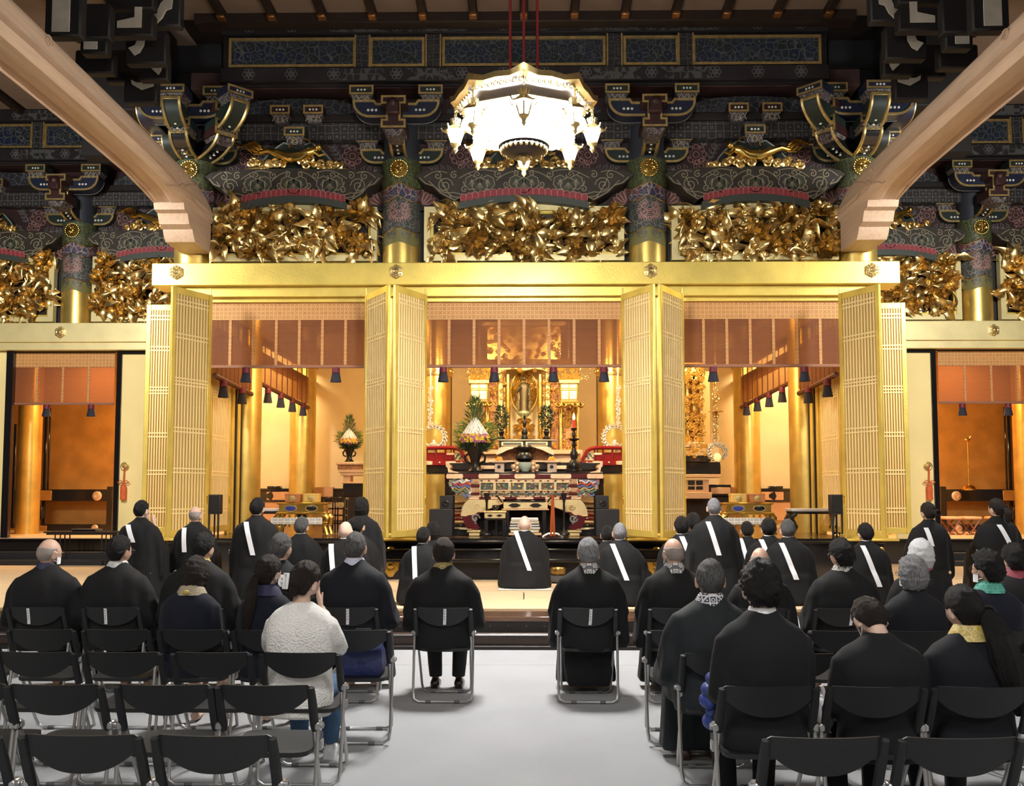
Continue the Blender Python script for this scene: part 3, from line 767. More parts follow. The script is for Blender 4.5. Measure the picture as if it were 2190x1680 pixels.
def bay(x0, x1, Y, label, seed):
    """x0,x1 column centre lines; Y wall plane reference (column front = Y)"""
    t = thing('painted_bay', label, 'painted beam', ((x0 + x1) / 2, Y, 0), 0, 'painted rainbow beams of the bays')
    hw = (x1 - x0) / 2; cw = hw - .30; rng = random.Random(seed)
    b = MB(); b.box(-hw, hw, .42, .5, zt(575) if Y < 16 else Z(690, YS, 120), zt(150)); b.build('back_wall', REDB, t)
    b = MB(); b.box(-hw, hw, .30, .42, zt(437) - .0, zt(425)); b.box(-hw, hw, .32, .42, zt(575) if Y < 16 else Z(690, YS, 120), zt(440)); b.build('black_surround', BLKM, t)
    o = koryo_outline(cw, 0)
    b = MB(); b.prism(o, .02, .42); kb = b.build('rainbow_beam', KORY, t)
    # ribbed red scallops under the arch, sage soffit band
    f = cw / 228.0
    sc = MB(); lo = MB(); n = 21
    arcz = lambda u: zt(413) - (u / 140.0) ** 2 * (zt(413) - zt(427)) * 1.15
    for i in range(n):
        u = -130 + 260 * i / (n - 1); x = u * f; z = arcz(u); w = 6.2 * f
        p = [(x - w, z - .02)] + [(x + cos(a) * w, z + .05 + sin(a) * .045) for a in [pi - pi * k / 6 for k in range(7)]] + [(x + w, z - .02)]
        sc.prism(p, -.004, .03); lo.ribbon(p, .009, -.008)
    sc.build('red_scallops', LINER, kb, kind='stuff'); lo.build('scallop_lines', LINEPK, kb)
    sb = MB(); sb.loft([[(u * f, -.002, arcz(u) - .02), (u * f, -.002, arcz(u) - .13), (u * f, .3, arcz(u) - .14), (u * f, .3, arcz(u) - .02)] for u in range(-140, 141, 20)]); sb.build('sage_band', GREENB, kb)
    # painted arabesque: spirals, leaf clusters, flames at the ends
    p = MB(); y = .012; P = lambda u, v: (u * f, zt(v))
    for s in (-1, 1):
        for (u, v, r, tn, a0, sg) in ((-170, 395, 18, 1.9, 0, 1), (-186, 374, 10, 1.4, 2, -1), (-150, 373, 9, 1.4, 1, 1), (-118, 388, 13, 1.6, 3, 1), (-100, 372, 10, 1.5, 0, -1), (-55, 372, 9, 1.4, 2, 1), (-38, 393, 9, 1.5, 1, -1), (-74, 398, 7, 1.3, 0, 1), (-128, 404, 8, 1.2, 1, 1), (-18, 370, 7, 1.3, 2, -1)):
            cx_, cz_ = P(u, v); q = spiral(cx_, cz_, r * K, tn, a0, sg, 20)
            p.ribbon([(x * s, z) for x, z in q], .013, y)
        for u0, v0, u1, v1, cv in ((-215, 378, -165, 368, -8), (-205, 385, -150, 410, 10), (-150, 410, -95, 402, 8), (-140, 380, -60, 366, -10), (-95, 405, -20, 398, 8), (-160, 415, -150, 425, 3), (-180, 380, -140, 420, 14), (-120, 368, -85, 385, 6), (-60, 385, -10, 365, -6)):
            q = [P(u0 + (u1 - u0) * k / 8, v0 + (v1 - v0) * k / 8 + cv * sin(pi * k / 8)) for k in range(9)]
            p.ribbon([(x * s, z) for x, z in q], .012, y)
    p.ribbon([(x * .985, z + .012) for x, z in o[:17]], .014, y)
    p.build('arabesque_lines', mat('tan_contour_paint', (.30, .26, .17), .6), kb, kind='stuff')
    lf = MB(); ln = MB()
    cl = [(-95, (LFc := 0)), (0, 1), (95, 2)]
    for u, ci in cl:
        for du, dv, r, m_ in ((-17, 0, 15, 1), (17, 0, 15, 1), (0, 6, 16, 0)):
            cx_, cz_ = P(u + du, 390 + dv); rr = r * K
            pts = [(cx_ + sin(a) * rr * (1 + .08 * cos(a * 7)), cz_ + cos(a) * rr * 1.05 * (1 + .08 * cos(a * 7))) for a in [2 * pi * k / 20 for k in range(20)]]
            yy = .004 - .004 * (m_ == 0)
            lf.add([(a, yy, c) for a, c in pts], [tuple(range(20))])
            ln.ribbon(pts + [pts[0]], .012, yy - .004)
            for k in range(-2, 3): ln.ribbon([(cx_, cz_ + rr * .5), (cx_ + k * rr * .22, cz_ - rr * (.6 - abs(k) * .15))], .008, yy - .004)
    lf.build('painted_leaves', mat('leaf_navy_paint', (.035, .03, .035), .5, 0, 0, 1, col2=(.05, .07, .03)), kb, kind='stuff')
    ln.build('leaf_contours', mat('tan_contour_paint', (.30, .26, .17), .6), kb, kind='stuff')
    # fan flowers beside the columns
    fan = MB(); fl = MB()
    for s in (-1, 1):
        cx_, cz_ = s * (cw + .02), zt(428)
        for i in range(6):
            a = pi / 2 + s * (.18 + i * .28); a0 = a
            pts = [(cx_ + cos(a0 + da) * rr, cz_ + sin(a0 + da) * rr * 1.05) for da, rr in ((-.06, .10), (-.12, .2), (-.10, .27), (0, .30), (.10, .27), (.12, .2), (.06, .10))]
            fan.add([(x, .405, z) for x, z in pts], [tuple(range(7))]); fl.ribbon(pts, .011, .400)
        for rr in (.06, .09):
            fl.ribbon(arc(cx_, cz_, rr, rr, pi / 2, pi / 2 + s * 1.6, 8), .012, .398)
    fan.build('fan_petals', mat('fan_petal_paint', (.11, .045, .035), .6), t, kind='stuff'); fl.build('fan_lines', LINEPK, t, kind='stuff')
    # painted flowers on the wall
    wl = MB(); wp = MB(); y = .410
    for s in (-1, 1):
        flower(wp, s * cw * .62, zt(312), .17, y); flower(wp, s * cw * .56, zt(337), .13, y); flower(wp, s * cw * .80, zt(296), .10, y)
        sprig(wl, s * cw * .62, zt(350), pi / 2 - s * pi / 2 + s * .1, .45, y); sprig(wl, s * cw * .45, zt(345), pi / 2 + s * 1.2, .3, y); sprig(wl, s * cw * .5, zt(330), pi / 2 + s * .5, .32, y)
        sprig(wl, s * cw * .66, zt(300), pi / 2 - s * .9, .3, y); sprig(wl, s * cw * .58, zt(300), pi / 2 + s * .6, .28, y)
    wl.build('leaf_line_painting', LINEG, t, kind='stuff'); wp.build('flower_line_painting', LINEPK, t, kind='stuff')
    # diaper beam with bearing blocks, cloud boards and purlin above
    b = MB(); b.box(-hw, hw, .22, .45, zt(286), zt(248), .01); b.build('diaper_beam', DIAP, t)
    b = MB(); b.box(-hw, hw, .18, .45, zt(248), zt(232), .01); b.build('wall_plate', DARKW, t)
    def cloud(h, d):
        return [(-cw * .75, zt(232)), (cw * .75, zt(232))] + [(cw * .75 * cos(a), zt(232) + h * sin(a) ** .7) for a in [pi * k / 14 for k in range(1, 14)]]
    b = MB(); b.prism(cloud(.30, 0), .26, .44); b.build('cloud_board', pattern_mat('cloud_board_paint', (.02, .022, .028), (.09, .09, .10), 9, .05, .6), t)
    for u in (-32, 38): block(t, u * K * 1.05, zt(240), zt(221), .02, .16, DRED, .35)
    block(t, 0, zt(289), zt(270), -.02, .165, DGRN, .35)
    # dark backdrop and golden carving
    kp = [(-.62, zt(355)), (-.54, zt(330)), (-.42, zt(312)), (-.30, zt(300)), (-.22, zt(293)), (-.12, zt(297)), (.12, zt(297)), (.22, zt(293)), (.30, zt(300)), (.42, zt(312)), (.54, zt(330)), (.62, zt(355))]
    b = MB(); b.prism(kp, .20, .42); kb2 = b.build('frog_leg_board', DGRN, t)
    b = MB(); b.tube([(x, .195, z) for x, z in kp], .014, 5); b.build('pale_edge', mat('sage_edge_paint', (.28, .32, .28), .5), kb2)
    b = MB(); b.box(-hw, hw, -.02, .40, zt(188), zt(152), .01); b.build('purlin', REDB, t)
    b = MB()
    for s in (-1, 1):
        b.ribbon(spiral(s * cw * .40, zt(197), .075, 1.2, 0, s, 14), .010, .40); b.ribbon([(s * cw * .40, zt(191)), (s * cw * .48, zt(194)), (s * cw * .54, zt(187))], .01, .40)
    b.build('cloud_line_painting', LINEG, t, kind='stuff')
    return t
SAMPLE = {}
def carving(x, Y, z0, label, seed, sx=1):
    """gold openwork group of swirling clouds around a flying figure"""
    t = thing('gold_carving', label, 'carving', (x, Y, z0), 0, 'gold cloud carvings above the rainbow beams')
    rng = random.Random(seed); c = MB()
    for i in range(26):
        u = -.72 + 1.44 * i / 25 + rng.uniform(-.03, .03); hh = .10 + .12 * (1 - abs(u) / .72); z = rng.uniform(.02, hh)
        pts = spiral(u, z + .03, rng.uniform(.05, .085), 1.5, rng.uniform(0, 6), rng.choice((-1, 1)), 12)
        y = rng.uniform(-.12, -.02)
        c.tube([(a * sx, y - .04 * k / 12, b) for k, (a, b) in enumerate(pts)], [.030 - .016 * k / 12 for k in range(13)], 6)
    for s in (-1, 1):
        c.tube([(s * (.45 + .1 * k), -.05, .05 + .015 * sin(k)) for k in range(5)], [.035, .03, .026, .018, .006], 6)
    c.build('cloud_scrolls', GOLDK, t, kind='stuff')
    f = MB()
    body = [(.36, .33), (.26, .30), (.10, .22), (-.08, .20), (-.24, .27), (-.42, .33), (-.56, .30)]
    f.tube([(a * sx, -.12, b) for a, b in body], [.045, .075, .085, .09, .07, .05, .02], 9)
    f.sphere((.40 * sx, -.14, .37), .062, 10, 8)
    f.tube([(.26 * sx, -.15, .30), (.12 * sx, -.2, .16), (-.02 * sx, -.2, .14)], [.034, .03, .022], 7)
    f.tube([(.28 * sx, -.13, .34), (.42 * sx, -.17, .22), (.5 * sx, -.17, .25)], [.032, .028, .02], 7)
    f.build('flying_figure', GOLDB, t)
    s = MB()
    loop = [(.1 + .2 * cos(a), .38 + .16 * sin(a)) for a in [-.6 + k * .42 for k in range(10)]]
    s.tube([(a * sx, -.08, b) for a, b in loop], .026, 6, flat=.5)
    for k in range(7):
        a0 = (-.30 - .04 * k, .25 + .03 * k)
        s.tube([(sx * (a0[0] - q * .12), -.1 + .01 * k, a0[1] + .05 * sin(q * 1.8 + k) + .02 * q) for q in range(5)], [.03, .03, .026, .02, .008], 6, flat=.5)
    s.build('scarf_bands', GOLDB, t, kind='stuff')
    return t
bay(XIN, -XIN, YC, 'painted rainbow beam and wall behind the hanging lamp', 1)
bay(XCOL, XIN, YC, 'painted rainbow beam and wall of the left bay beside the lamp', 2)
bay(-XIN, -XCOL, YC, 'painted rainbow beam and wall of the right bay beside the lamp', 3)
zcv = Z(362, YC)
carving(0, YC + .12, zcv, 'gold cloud carving directly under the hanging lamp', 5)
carving((XCOL + XIN) / 2, YC + .12, zcv, 'gold carving of a flying figure in clouds in the left bay', 6)
carving(-(XCOL + XIN) / 2, YC + .12, zcv, 'gold carving of a flying figure in clouds in the right bay', 7, -1)
for sx, nm in ((1, 'left'), (-1, 'right')):
    a, b_ = sorted((sx * XSC[0], sx * (-5.35)))
    bay(a, b_, YS, 'painted rainbow beam of the %s side bay behind the cypress beam' % nm, 4)
    carving((a + b_) / 2, YS + .12, zcv, 'gold cloud carving half hidden behind the %s cypress beam' % nm, 9 + sx)
    a, b_ = sorted((sx * XSC[0], sx * XSC[1]))
    bay(a, b_, YS, 'painted rainbow beam at the outer %s edge of the picture' % nm, 5)
    carving((a + b_) / 2, YS + .12, zcv, 'gold cloud carving at the outer %s edge of the picture' % nm, 12 + sx)

# ------------------------------------------------------------------ frieze of painted panels under the ceiling
FRZ = pattern_mat('frieze_panel_paint', (.011, .019, .019), (.085, .09, .085), 8.5, .05, .5, (.010, .018, .050))
FRB = mat('frieze_beam_paint', (.016, .012, .014), .6, 0, .3, 3)
FRP = pattern_mat('frieze_brocade_paint', (.018, .017, .019), (.085, .085, .08), 9, .055, .6, rand=.3)
def frieze(spans, Y, xa, xb, label):
    t = thing('painted_frieze', label, 'frieze', (0, Y, 0), 0, 'painted friezes under the ceiling')
    zf = lambda py: Z(py, YC)
    b = MB(); b.box(xa, xb, .06, .3, zf(186), zf(40)); b.build('frieze_wall', FRB, t)
    b = MB(); b.box(xa, xb, -.05, .12, zf(80), zf(50), .008); b.build('upper_beam', FRB, t)
    b = MB(); b.box(xa, xb, -.05, .12, zf(182), zf(152), .008); b.build('lower_beam', FRB, t)
    prev = None
    for x0, x1 in spans:
        p = [(x0, zf(148)), (x1, zf(148)), (x1, zf(86)), (x0, zf(86))]
        b = MB(); b.prism(p, .02, .1); o = b.build('painted_panel', FRZ, t)
        b = MB(); ring(b, inset(p, -.05), .055, .06, -.01); b.build('black_rim', BLK, o)
        b = MB(); ring(b, p, .042, .02, -.012); b.build('gold_rim', GOLDO, o)
        if prev is not None:
            m = (prev + x0) / 2
            b = MB(); b.box(m - .11, m + .11, -.03, .1, zf(150), zf(82)); b.build('brocade_post', FRP, t)
            b = MB()
            for s in (-1, 1): b.box(m + s * .115 - .012, m + s * .115 + .012, -.04, .08, zf(150), zf(82))
            b.build('gold_fillet', GOLDO, t)
            for zz0, zz1 in ((50, 80), (152, 182)):
                b = MB(); h0, h1 = zf(zz1), zf(zz0)
                b.prism([(m - .42, h0 + .02), (m + .42, h0 + .02), (m + .28, (h0 + h1) / 2), (m + .42, h1 - .02), (m - .42, h1 - .02), (m - .28, (h0 + h1) / 2)], -.056, -.05); b.build('brocade_patch', FRP, t)
        prev = x1
    r = MB()
    for x0, x1 in spans:
        n = 1 if x1 - x0 < 1.2 else (3 if x1 - x0 < 2.3 else 4)
        for i in range(n):
            x = x0 + (x1 - x0) * (i + .5) / n
            for py in (65, 166):
                flower(r, x, zf(py), .10, -.056, 6, .008); flower(r, x, zf(py), .055, -.056, 5, .007)
    r.build('rosette_lines', LINEG, t, kind='stuff')
    return t
YF = YC - .12
sp = [(X(a, YF), X(b_, YF)) for a, b_ in ((470, 750), (781, 902))]; c = X(941, YF)
frieze(sp + [(c, -c)] + [(-b_, -a) for a, b_ in sp[::-1]], YF, X(455, YF), -X(455, YF), 'long frieze of five painted panels under the ceiling')
YFS = YS - .12
for sx, nm in ((1, 'left'), (-1, 'right')):
    s = [(X(-150, YFS), X(43, YFS)), (X(69, YFS), X(168, YFS)), (X(198, YFS), X(420, YFS))]
    if sx < 0: s = [(-b_, -a) for a, b_ in s[::-1]]
    xa, xb = sorted((sx * -5.4, sx * -14))
    frieze(s, YFS, xa, xb, 'painted frieze over the %s side bay' % nm)

# ------------------------------------------------------------------ pale cypress beams running out over the hall
def cypress(sx, nm):
    t = thing('cypress_beam', 'pale carved cypress beam over the %s part of the hall, ending in a stepped corbel' % nm, 'beam', (sx * -5.22, 0, 0), kind='thing')
    w = .26
    top = [(14.595, 6.30), (14.3, 6.42), (13.7, 6.50), (12, 6.53), (9, 6.55), (6, 6.53), (4.9, 6.45)]
    bot = [(4.9, 5.97), (6, 6.02), (9, 6.06), (11, 6.07), (12.4, 6.05), (13.0, 6.00), (13.4, 5.95), (14.595, 5.95)]
    prof = top + bot
    # rounded-edge section lofted along y
    rings = []
    ys = [14.595, 14.3, 13.9, 13.4, 13.0, 12.4, 11.5, 10.5, 9, 7.5, 6, 5.2, 4.9]
    def ip(pts, y):
        p = sorted(pts)
        for (a, za), (b, zb) in zip(p, p[1:]):
            if a <= y <= b: return za + (zb - za) * (y - a) / (b - a + 1e-9)
        return p[-1][1]
    for y in ys:
        zt_, zb_ = ip(top, y), ip(bot, y); q = .10; gz = .13 if y < 13.2 else .02; gr = .055 if y < 13.2 else .012
        sec = [(-w, zb_ + q * .5), (-w + q * .4, zb_), (-w + .05, zb_), (-w + .06, zb_ + gz * .35), (-w + .08, zb_ + gz * .2), (-w + .10, zb_ + gz * .6), (.02, zb_ + gz * .6), (.05, zb_ + gz * .25), (.07, zb_), (w - q * .5, zb_), (w, zb_ + q * .6),
               (w + .008, zb_ + .10), (w - gr, zb_ + .125), (w - gr, zb_ + .15), (w + .012, zb_ + .175), (w, zb_ + .20), (w, zt_ - .16), (w - .04, zt_ - .06), (w - .12, zt_), (-w + .12, zt_), (-w + .04, zt_ - .06), (-w, zt_ - .16)]
        rings.append([(x * (sx), y, z) for x, z in sec])
    b = MB(); b.loft(rings); b.build('beam_body', BEAMW, t, 35)
    c = MB()
    cor = [(14.595, 5.96), (13.40, 5.96), (13.44, 5.86), (13.56, 5.84), (13.60, 5.78), (13.64, 5.70), (13.78, 5.66), (13.82, 5.58), (13.90, 5.50), (14.595, 5.50)]
    c.prism(cor, -w + .04, w - .03, 'x'); c.build('stepped_corbel', BEAMW, t, 35)
    g = MB(); xx = sx * (w + .004)
    g.tube([(xx, 13.9 - q * .13, 6.42 - .05 * abs(sin(q * 1.25)) - .045 * q) for q in range(11)], .012, 5)
    g.tube([(xx, y, z) for y, z in spiral(13.15, 6.25, .11, 1.3, 0, 1, 16)], .008, 5); g.tube([(xx, y, z) for y, z in spiral(9.4, 6.38, .09, 1.3, 0, 1, 16)], .008, 5)
    g.tube([(xx, 13.75 - .2 * q, 6.08 + .06 * sin(q * .9)) for q in range(5)], .008, 5)
    g.build('carved_scroll_line', mat('carved_line_shade', (.50, .34, .22), .6), t)
    return t
for sx, nm in ((1, 'left'), (-1, 'right')):
    cypress(sx, nm)
    b = MB(); b.lathe([(.33, 0.012), (.33, 5.96)], 24, (sx * -5.22, 4.75, 0)); h = b.build('hall_column', BEAMW); tag(h, 'plain timber hall column carrying the near end of the %s cypress beam' % nm, 'column', kind='structure')

# ------------------------------------------------------------------ dark bracket clusters with whitened ends, high in the corners
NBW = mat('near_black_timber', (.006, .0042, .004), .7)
def cluster(sx, nm):
    t = thing('dark_bracket_cluster', 'dark wooden ceiling brackets with whitened ends, high in the %s corner' % nm, 'bracket', (0, 0, 0))
    Mr = scl(sx, 1, 1)
    def B(px0, px1, py0, py1, Y, d, m=NBW, ch=.02, name='bracket_arm', end=None):
        x0, x1 = X(px0, Y), X(px1, Y); z0, z1 = Z(py1, Y), Z(py0, Y)
        a = MB(); a.M = Mr; a.box(x0, x1, Y, Y + d, z0, z1, ch); o = a.build(name, m, t)
        if end:
            e = MB(); e.M = Mr; e.box(X(end[0], Y), X(end[1], Y), Y - .012, Y, Z(end[3], Y), Z(end[2], Y), .004); e.build('whitened_end', GYPS, o)
        return o
    B(60, 140, -40, 70, 10.2, .16, end=(77, 117, -38, 62)); B(120, 205, 0, 75, 10.9, .16); B(140, 200, 55, 108, 11.0, .16, end=(149, 180, 64, 100))
    B(195, 300, -40, 12, 11.4, .16); B(205, 300, 20, 70, 11.2, .16)
    p = MB(); p.M = Mr; Y = 11.18; g = lambda a, c_: (X(a, Y), Z(c_, Y))
    p.prism([g(222, 54), g(276, 54), g(276, 10), g(260, 10), g(260, 32), g(222, 40)], Y - .012, Y); p.build('whitened_end', GYPS, t)
    B(240, 330, 60, 130, 11.6, .16)
    p = MB(); p.M = Mr; Y = 11.58; g = lambda a, c_: (X(a, Y), Z(c_, Y))
    p.prism([g(248, 98), g(262, 92), g(270, 76), g(270, 60), g(284, 70), g(283, 92), g(274, 108), g(262, 114)], Y - .012, Y); p.build('whitened_end', GYPS, t)
    B(290, 360, -60, 50, 11.8, .16, BLKM)
    p = MB(); p.M = Mr; Y = 11.78; g = lambda a, c_: (X(a, Y), Z(c_, Y))
    p.prism([g(296, 32), g(312, 18), g(318, 4), g(330, -8), g(344, -4), g(342, 14), g(330, 18), g(322, 34), g(310, 46)], Y - .03, Y); p.build('whitened_end', GYPS, t)
    B(270, 335, 105, 165, 12.2, .16)
    p = MB(); p.M = Mr; Y = 12.18; g = lambda a, c_: (X(a, Y), Z(c_, Y))
    p.prism([g(300, 142), g(312, 136), g(314, 120), g(325, 119), g(322, 146), g(316, 156)], Y - .012, Y); p.build('whitened_end', GYPS, t)
    B(240, 312, 160, 215, 12.6, .16)
    p = MB(); p.M = Mr; Y = 12.58; g = lambda a, c_: (X(a, Y), Z(c_, Y))
    p.prism([g(256, 166), g(268, 172), g(296, 172), g(298, 162), g(308, 162), g(306, 180), g(280, 188), g(258, 176)], Y - .012, Y); p.build('whitened_end', GYPS, t)
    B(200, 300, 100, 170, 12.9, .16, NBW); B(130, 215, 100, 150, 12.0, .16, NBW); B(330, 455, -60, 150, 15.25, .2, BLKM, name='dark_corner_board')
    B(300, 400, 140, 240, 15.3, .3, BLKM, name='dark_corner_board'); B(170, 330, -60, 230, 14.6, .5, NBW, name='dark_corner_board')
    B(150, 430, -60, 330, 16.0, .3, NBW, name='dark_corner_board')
    # gilt openwork perched beside the cypress beam
    Y = 12.9; e = MB(); e.M = Mr
    for q in range(4):
        x0, z0 = X(262 + q * 14, Y), Z(205 - q * 5, Y); e.tube([(x, Y, z) for x, z in spiral(x0, z0, .10, 1.3, q, 1, 12)], .025, 5)
    e.build('openwork_scrolls', NBW, t)
cluster(1, 'left'); cluster(-1, 'right')
# ================================================================== lattice doors
DOOR_Z0, DOOR_Z1 = 1.06, Z(632, 14.35)
DH = DOOR_Z1 - DOOR_Z0
def lattice(xn, yn, xf, yf, label, z0=DOOR_Z0, h=DH, nsl=11, flip=False):
    w = hypot(xf - xn, yf - yn); a = atan2(yf - yn, xf - xn)
    t = thing('lattice_door', label, 'door', (xn, yn, z0), a, 'golden lattice door leaves')
    st = .075; side = 1 if cos(a) > 0 else -1          # side of the leaf that faces the hall
    f = -side
    for x in (0, w - st):
        b = MB(); b.box(x, x + st, -.025, .025, 0, h, .006); b.build('stile', GOLD, t)
    for zz, hh in ((0, .10), (h - .10, .10)):
        b = MB(); b.box(st, w - st, -.022, .022, zz, zz + hh, .005); b.build('rail', GOLD, t)
    b = MB(); b.box(st, w - st, -.006, .006, .1, h - .1); b.build('backing_panel', LATB, t)
    p = (w - 2 * st) / nsl
    sm = MB().box(-p * .24, p * .24, -.022, -.006, .1, h - .1, .003).mesh('slat', [LATT])
    for i in range(nsl): link('slat', sm, t, M=T(st + p * (i + .5), 0, 0) @ rotz(0 if side > 0 else pi))
    cm = MB().box(st, w - st, -.023, -.008, -.011, .011, .002).mesh('cross_bar', [LATT])
    for fr in (.93, .80, .625, .44, .285, .13):
        z = .1 + (h - .2) * (fr - .06) / .9
        for k in ((-.05, 0, .05) if fr in (.44, .625) and fr == .625 else (-.03, .03)):
            link('cross_bar', cm, t, M=T(0, 0, z + k) if side > 0 else T(w, 0, z + k) @ rotz(pi))
    b = MB(); b.tube([(w - .02, 0, ZN - z0 + .001), (w - .02, 0, .02)], .016, 8); b.tube([(w - .02, 0, h), (w - .02, 0, h + .10)], .016, 8); b.build('pivot', GOLD, t)
    b = MB(); b.cbox((w - st / 2, f * .03, h * .145), (.02, .012, .13), .004); b.build('pull_plate', GOLDB, t)
    return t
for sx, nm in ((1, 'left'), (-1, 'right')):
    o = 'central opening' ; s_ = 'left' if sx > 0 else 'right'
    def L(pn, Yn, pf, Yf, lab, **k): return lattice(sx * X(pn, Yn), Yn, sx * X(pf, Yf), Yf, lab, **k)
    L(840, 13.55, 909, 14.30, 'open golden lattice door leaf on the %s edge of the altar opening' % nm)
    L(829, 13.55, 779, 14.30, 'narrow-looking lattice leaf folded beside the altar door, facing the %s bay' % nm)
    L(357, 13.60, 444, 14.28, 'open golden lattice leaf in front of the %s corner column' % nm)
    L(304, 14.95, 386, 15.0, 'golden lattice leaf half hidden behind the %s corner column' % nm)
    t = lattice(-5.18, 15.3, -5.18, 16.35, 'inner lattice leaf along the %s flank of the sanctuary, behind the loudspeaker' % nm) if sx > 0 else lattice(5.18, 16.35, 5.18, 15.3, 'inner lattice leaf along the %s flank of the sanctuary, behind the loudspeaker' % nm)
    for q, y in enumerate((16.5, 16.72, 16.95)):
        pass
    jb = thing('gilt_jamb', 'tall gilt jamb boards beside the inner lattice leaf on the %s' % nm, 'door jamb', kind='structure')
    for y, ww, m in ((16.45, .12, GOLD), (16.62, .04, BROWNW), (16.78, .14, GOLD), (16.93, .04, BROWNW)):
        b = MB(); b.box(sx * -5.2 - .06, sx * -5.2 + .06, y - ww / 2, y + ww / 2, ZN, 5.0, .006); b.build('jamb_board', m, jb)

# ================================================================== reed blinds with brocade bands and tassels
def blind_mat():
    m = bpy.data.materials.new('reed_gauze'); m.use_nodes = True; nt = m.node_tree; N = nt.nodes; Lk = nt.links
    b = N['Principled BSDF']; b.inputs['Base Color'].default_value = (.25, .105, .045, 1); b.inputs['Roughness'].default_value = .7
    tr = N.new('ShaderNodeBsdfTransparent'); tr.inputs[0].default_value = (1, .86, .66, 1)
    tl = N.new('ShaderNodeBsdfTranslucent'); tl.inputs[0].default_value = (.5, .25, .12, 1)
    m1 = N.new('ShaderNodeMixShader'); m1.inputs[0].default_value = .3
    m2 = N.new('ShaderNodeMixShader')
    tc = N.new('ShaderNodeTexCoord'); wv = N.new('ShaderNodeTexWave'); wv.bands_direction = 'Z'; wv.inputs['Scale'].default_value = 22
    Lk.new(tc.outputs['Object'], wv.inputs[0])
    mr = N.new('ShaderNodeMapRange'); mr.inputs[3].default_value = .52; mr.inputs[4].default_value = .74; Lk.new(wv.outputs[1], mr.inputs[0]); Lk.new(mr.outputs[0], m2.inputs[0])
    Lk.new(b.outputs[0], m1.inputs[1]); Lk.new(tl.outputs[0], m1.inputs[2])
    Lk.new(tr.outputs[0], m2.inputs[1]); Lk.new(m1.outputs[0], m2.inputs[2]); Lk.new(m2.outputs[0], N['Material Output'].inputs[0])
    return m
REED = blind_mat()
BROC = pattern_mat('orange_brocade', (.27, .055, .012), (.66, .38, .13), 15, .12, .6, (.40, .12, .025), rand=0.0)
REEDBAR = mat('reed_bottom_bar', (.30, .13, .07), .6)
NAVY = mat('navy_tassel_silk', (.020, .020, .035), .75, 0, .3, 30)
CRIM = mat('crimson_silk', (.16, .012, .03), .6, 0, .3, 30)
ORNG = mat('orange_tassel_silk', (.72, .13, .03), .65, 0, .2, 40)
def tassel_mesh(s=1.0, top=CRIM, low=NAVY):
    b = MB(); n = 20
    b.mat = 0; b.lathe([(.048 * s, 0), (.055 * s, -.03 * s), (.056 * s, -.085 * s), (.05 * s, -.09 * s)], n)
    b.mat = 1
    rings = []
    for z, r in ((-.088, .052), (-.13, .058), (-.20, .07), (-.235, .075)):
        rings.append([(s * r * (1 + .06 * (i % 2)) * cos(2 * pi * i / n), s * r * .7 * (1 + .06 * (i % 2)) * sin(2 * pi * i / n), z * s) for i in range(n)])
    b.loft(rings); return b.mesh('tassel', [top, low])
TAS = tassel_mesh()
def blind(x0, x1, Y, ztop, zband, zbot, nstr, tass, label, bright=1):
    t = thing('reed_blind', label, 'blind', ((x0 + x1) / 2, Y, zbot), 0, 'raised reed blinds in the openings')
    w = (x1 - x0) / 2; hz = lambda z: z - zbot
    b = MB(); b.box(-w, w, -.008, .008, hz(zband) - .02, hz(ztop)); b.build('brocade_band', BROC, t)
    b = MB(); b.box(-w, w, -.003, .003, .02, hz(zband) - .02); b.build('reed_screen', REED, t)
    b = MB(); b.box(-w, w, -.02, .02, -.015, .035, .008); b.build('bottom_bar', REEDBAR, t)
    sm = MB().box(-.024, .024, -.010, -.003, .035, hz(zband) - .02).mesh('brocade_strip', [BROC])
    for i in range(nstr): link('brocade_strip', sm, t, M=T(-w + 2 * w * (i + 1) / (nstr + 1), 0, 0))
    for x in tass: link('tassel', TAS, t, M=T(x - (x0 + x1) / 2, -.03, -.01) @ scl(1.12, 1, 1))
    return t
YB = YC + .12
zb = [Z(645, YB), Z(680, YB), Z(784, YB)]
c = X(905, YB); blind(c, -c, YB, *zb, 7, [X(p, YB) for p in (947, 1057, 1184, 1293)], 'raised reed blind with brocade bands over the altar')
for sx, nm in ((1, 'left'), (-1, 'right')):
    a, b_ = sorted((sx * X(436, YB), sx * X(785, YB)))
    blind(a, b_, YB, *zb, 6, [sx * X(522, YB), sx * X(716, YB)], 'raised reed blind with brocade bands in the %s bay beside the altar' % nm)
YBS = YS + .15; zs = [Z(748, YBS, 120), Z(783, YBS, 120), Z(864, YBS, 120)]
for sx, nm in ((1, 'left'), (-1, 'right')):
    a, b_ = sorted((sx * X(16, YBS), sx * X(238, YBS)))
    blind(a, b_, YBS, *zs, 3, [sx * X(95, YBS), sx * X(191, YBS)], 'raised reed blind in the %s side room opening' % nm)

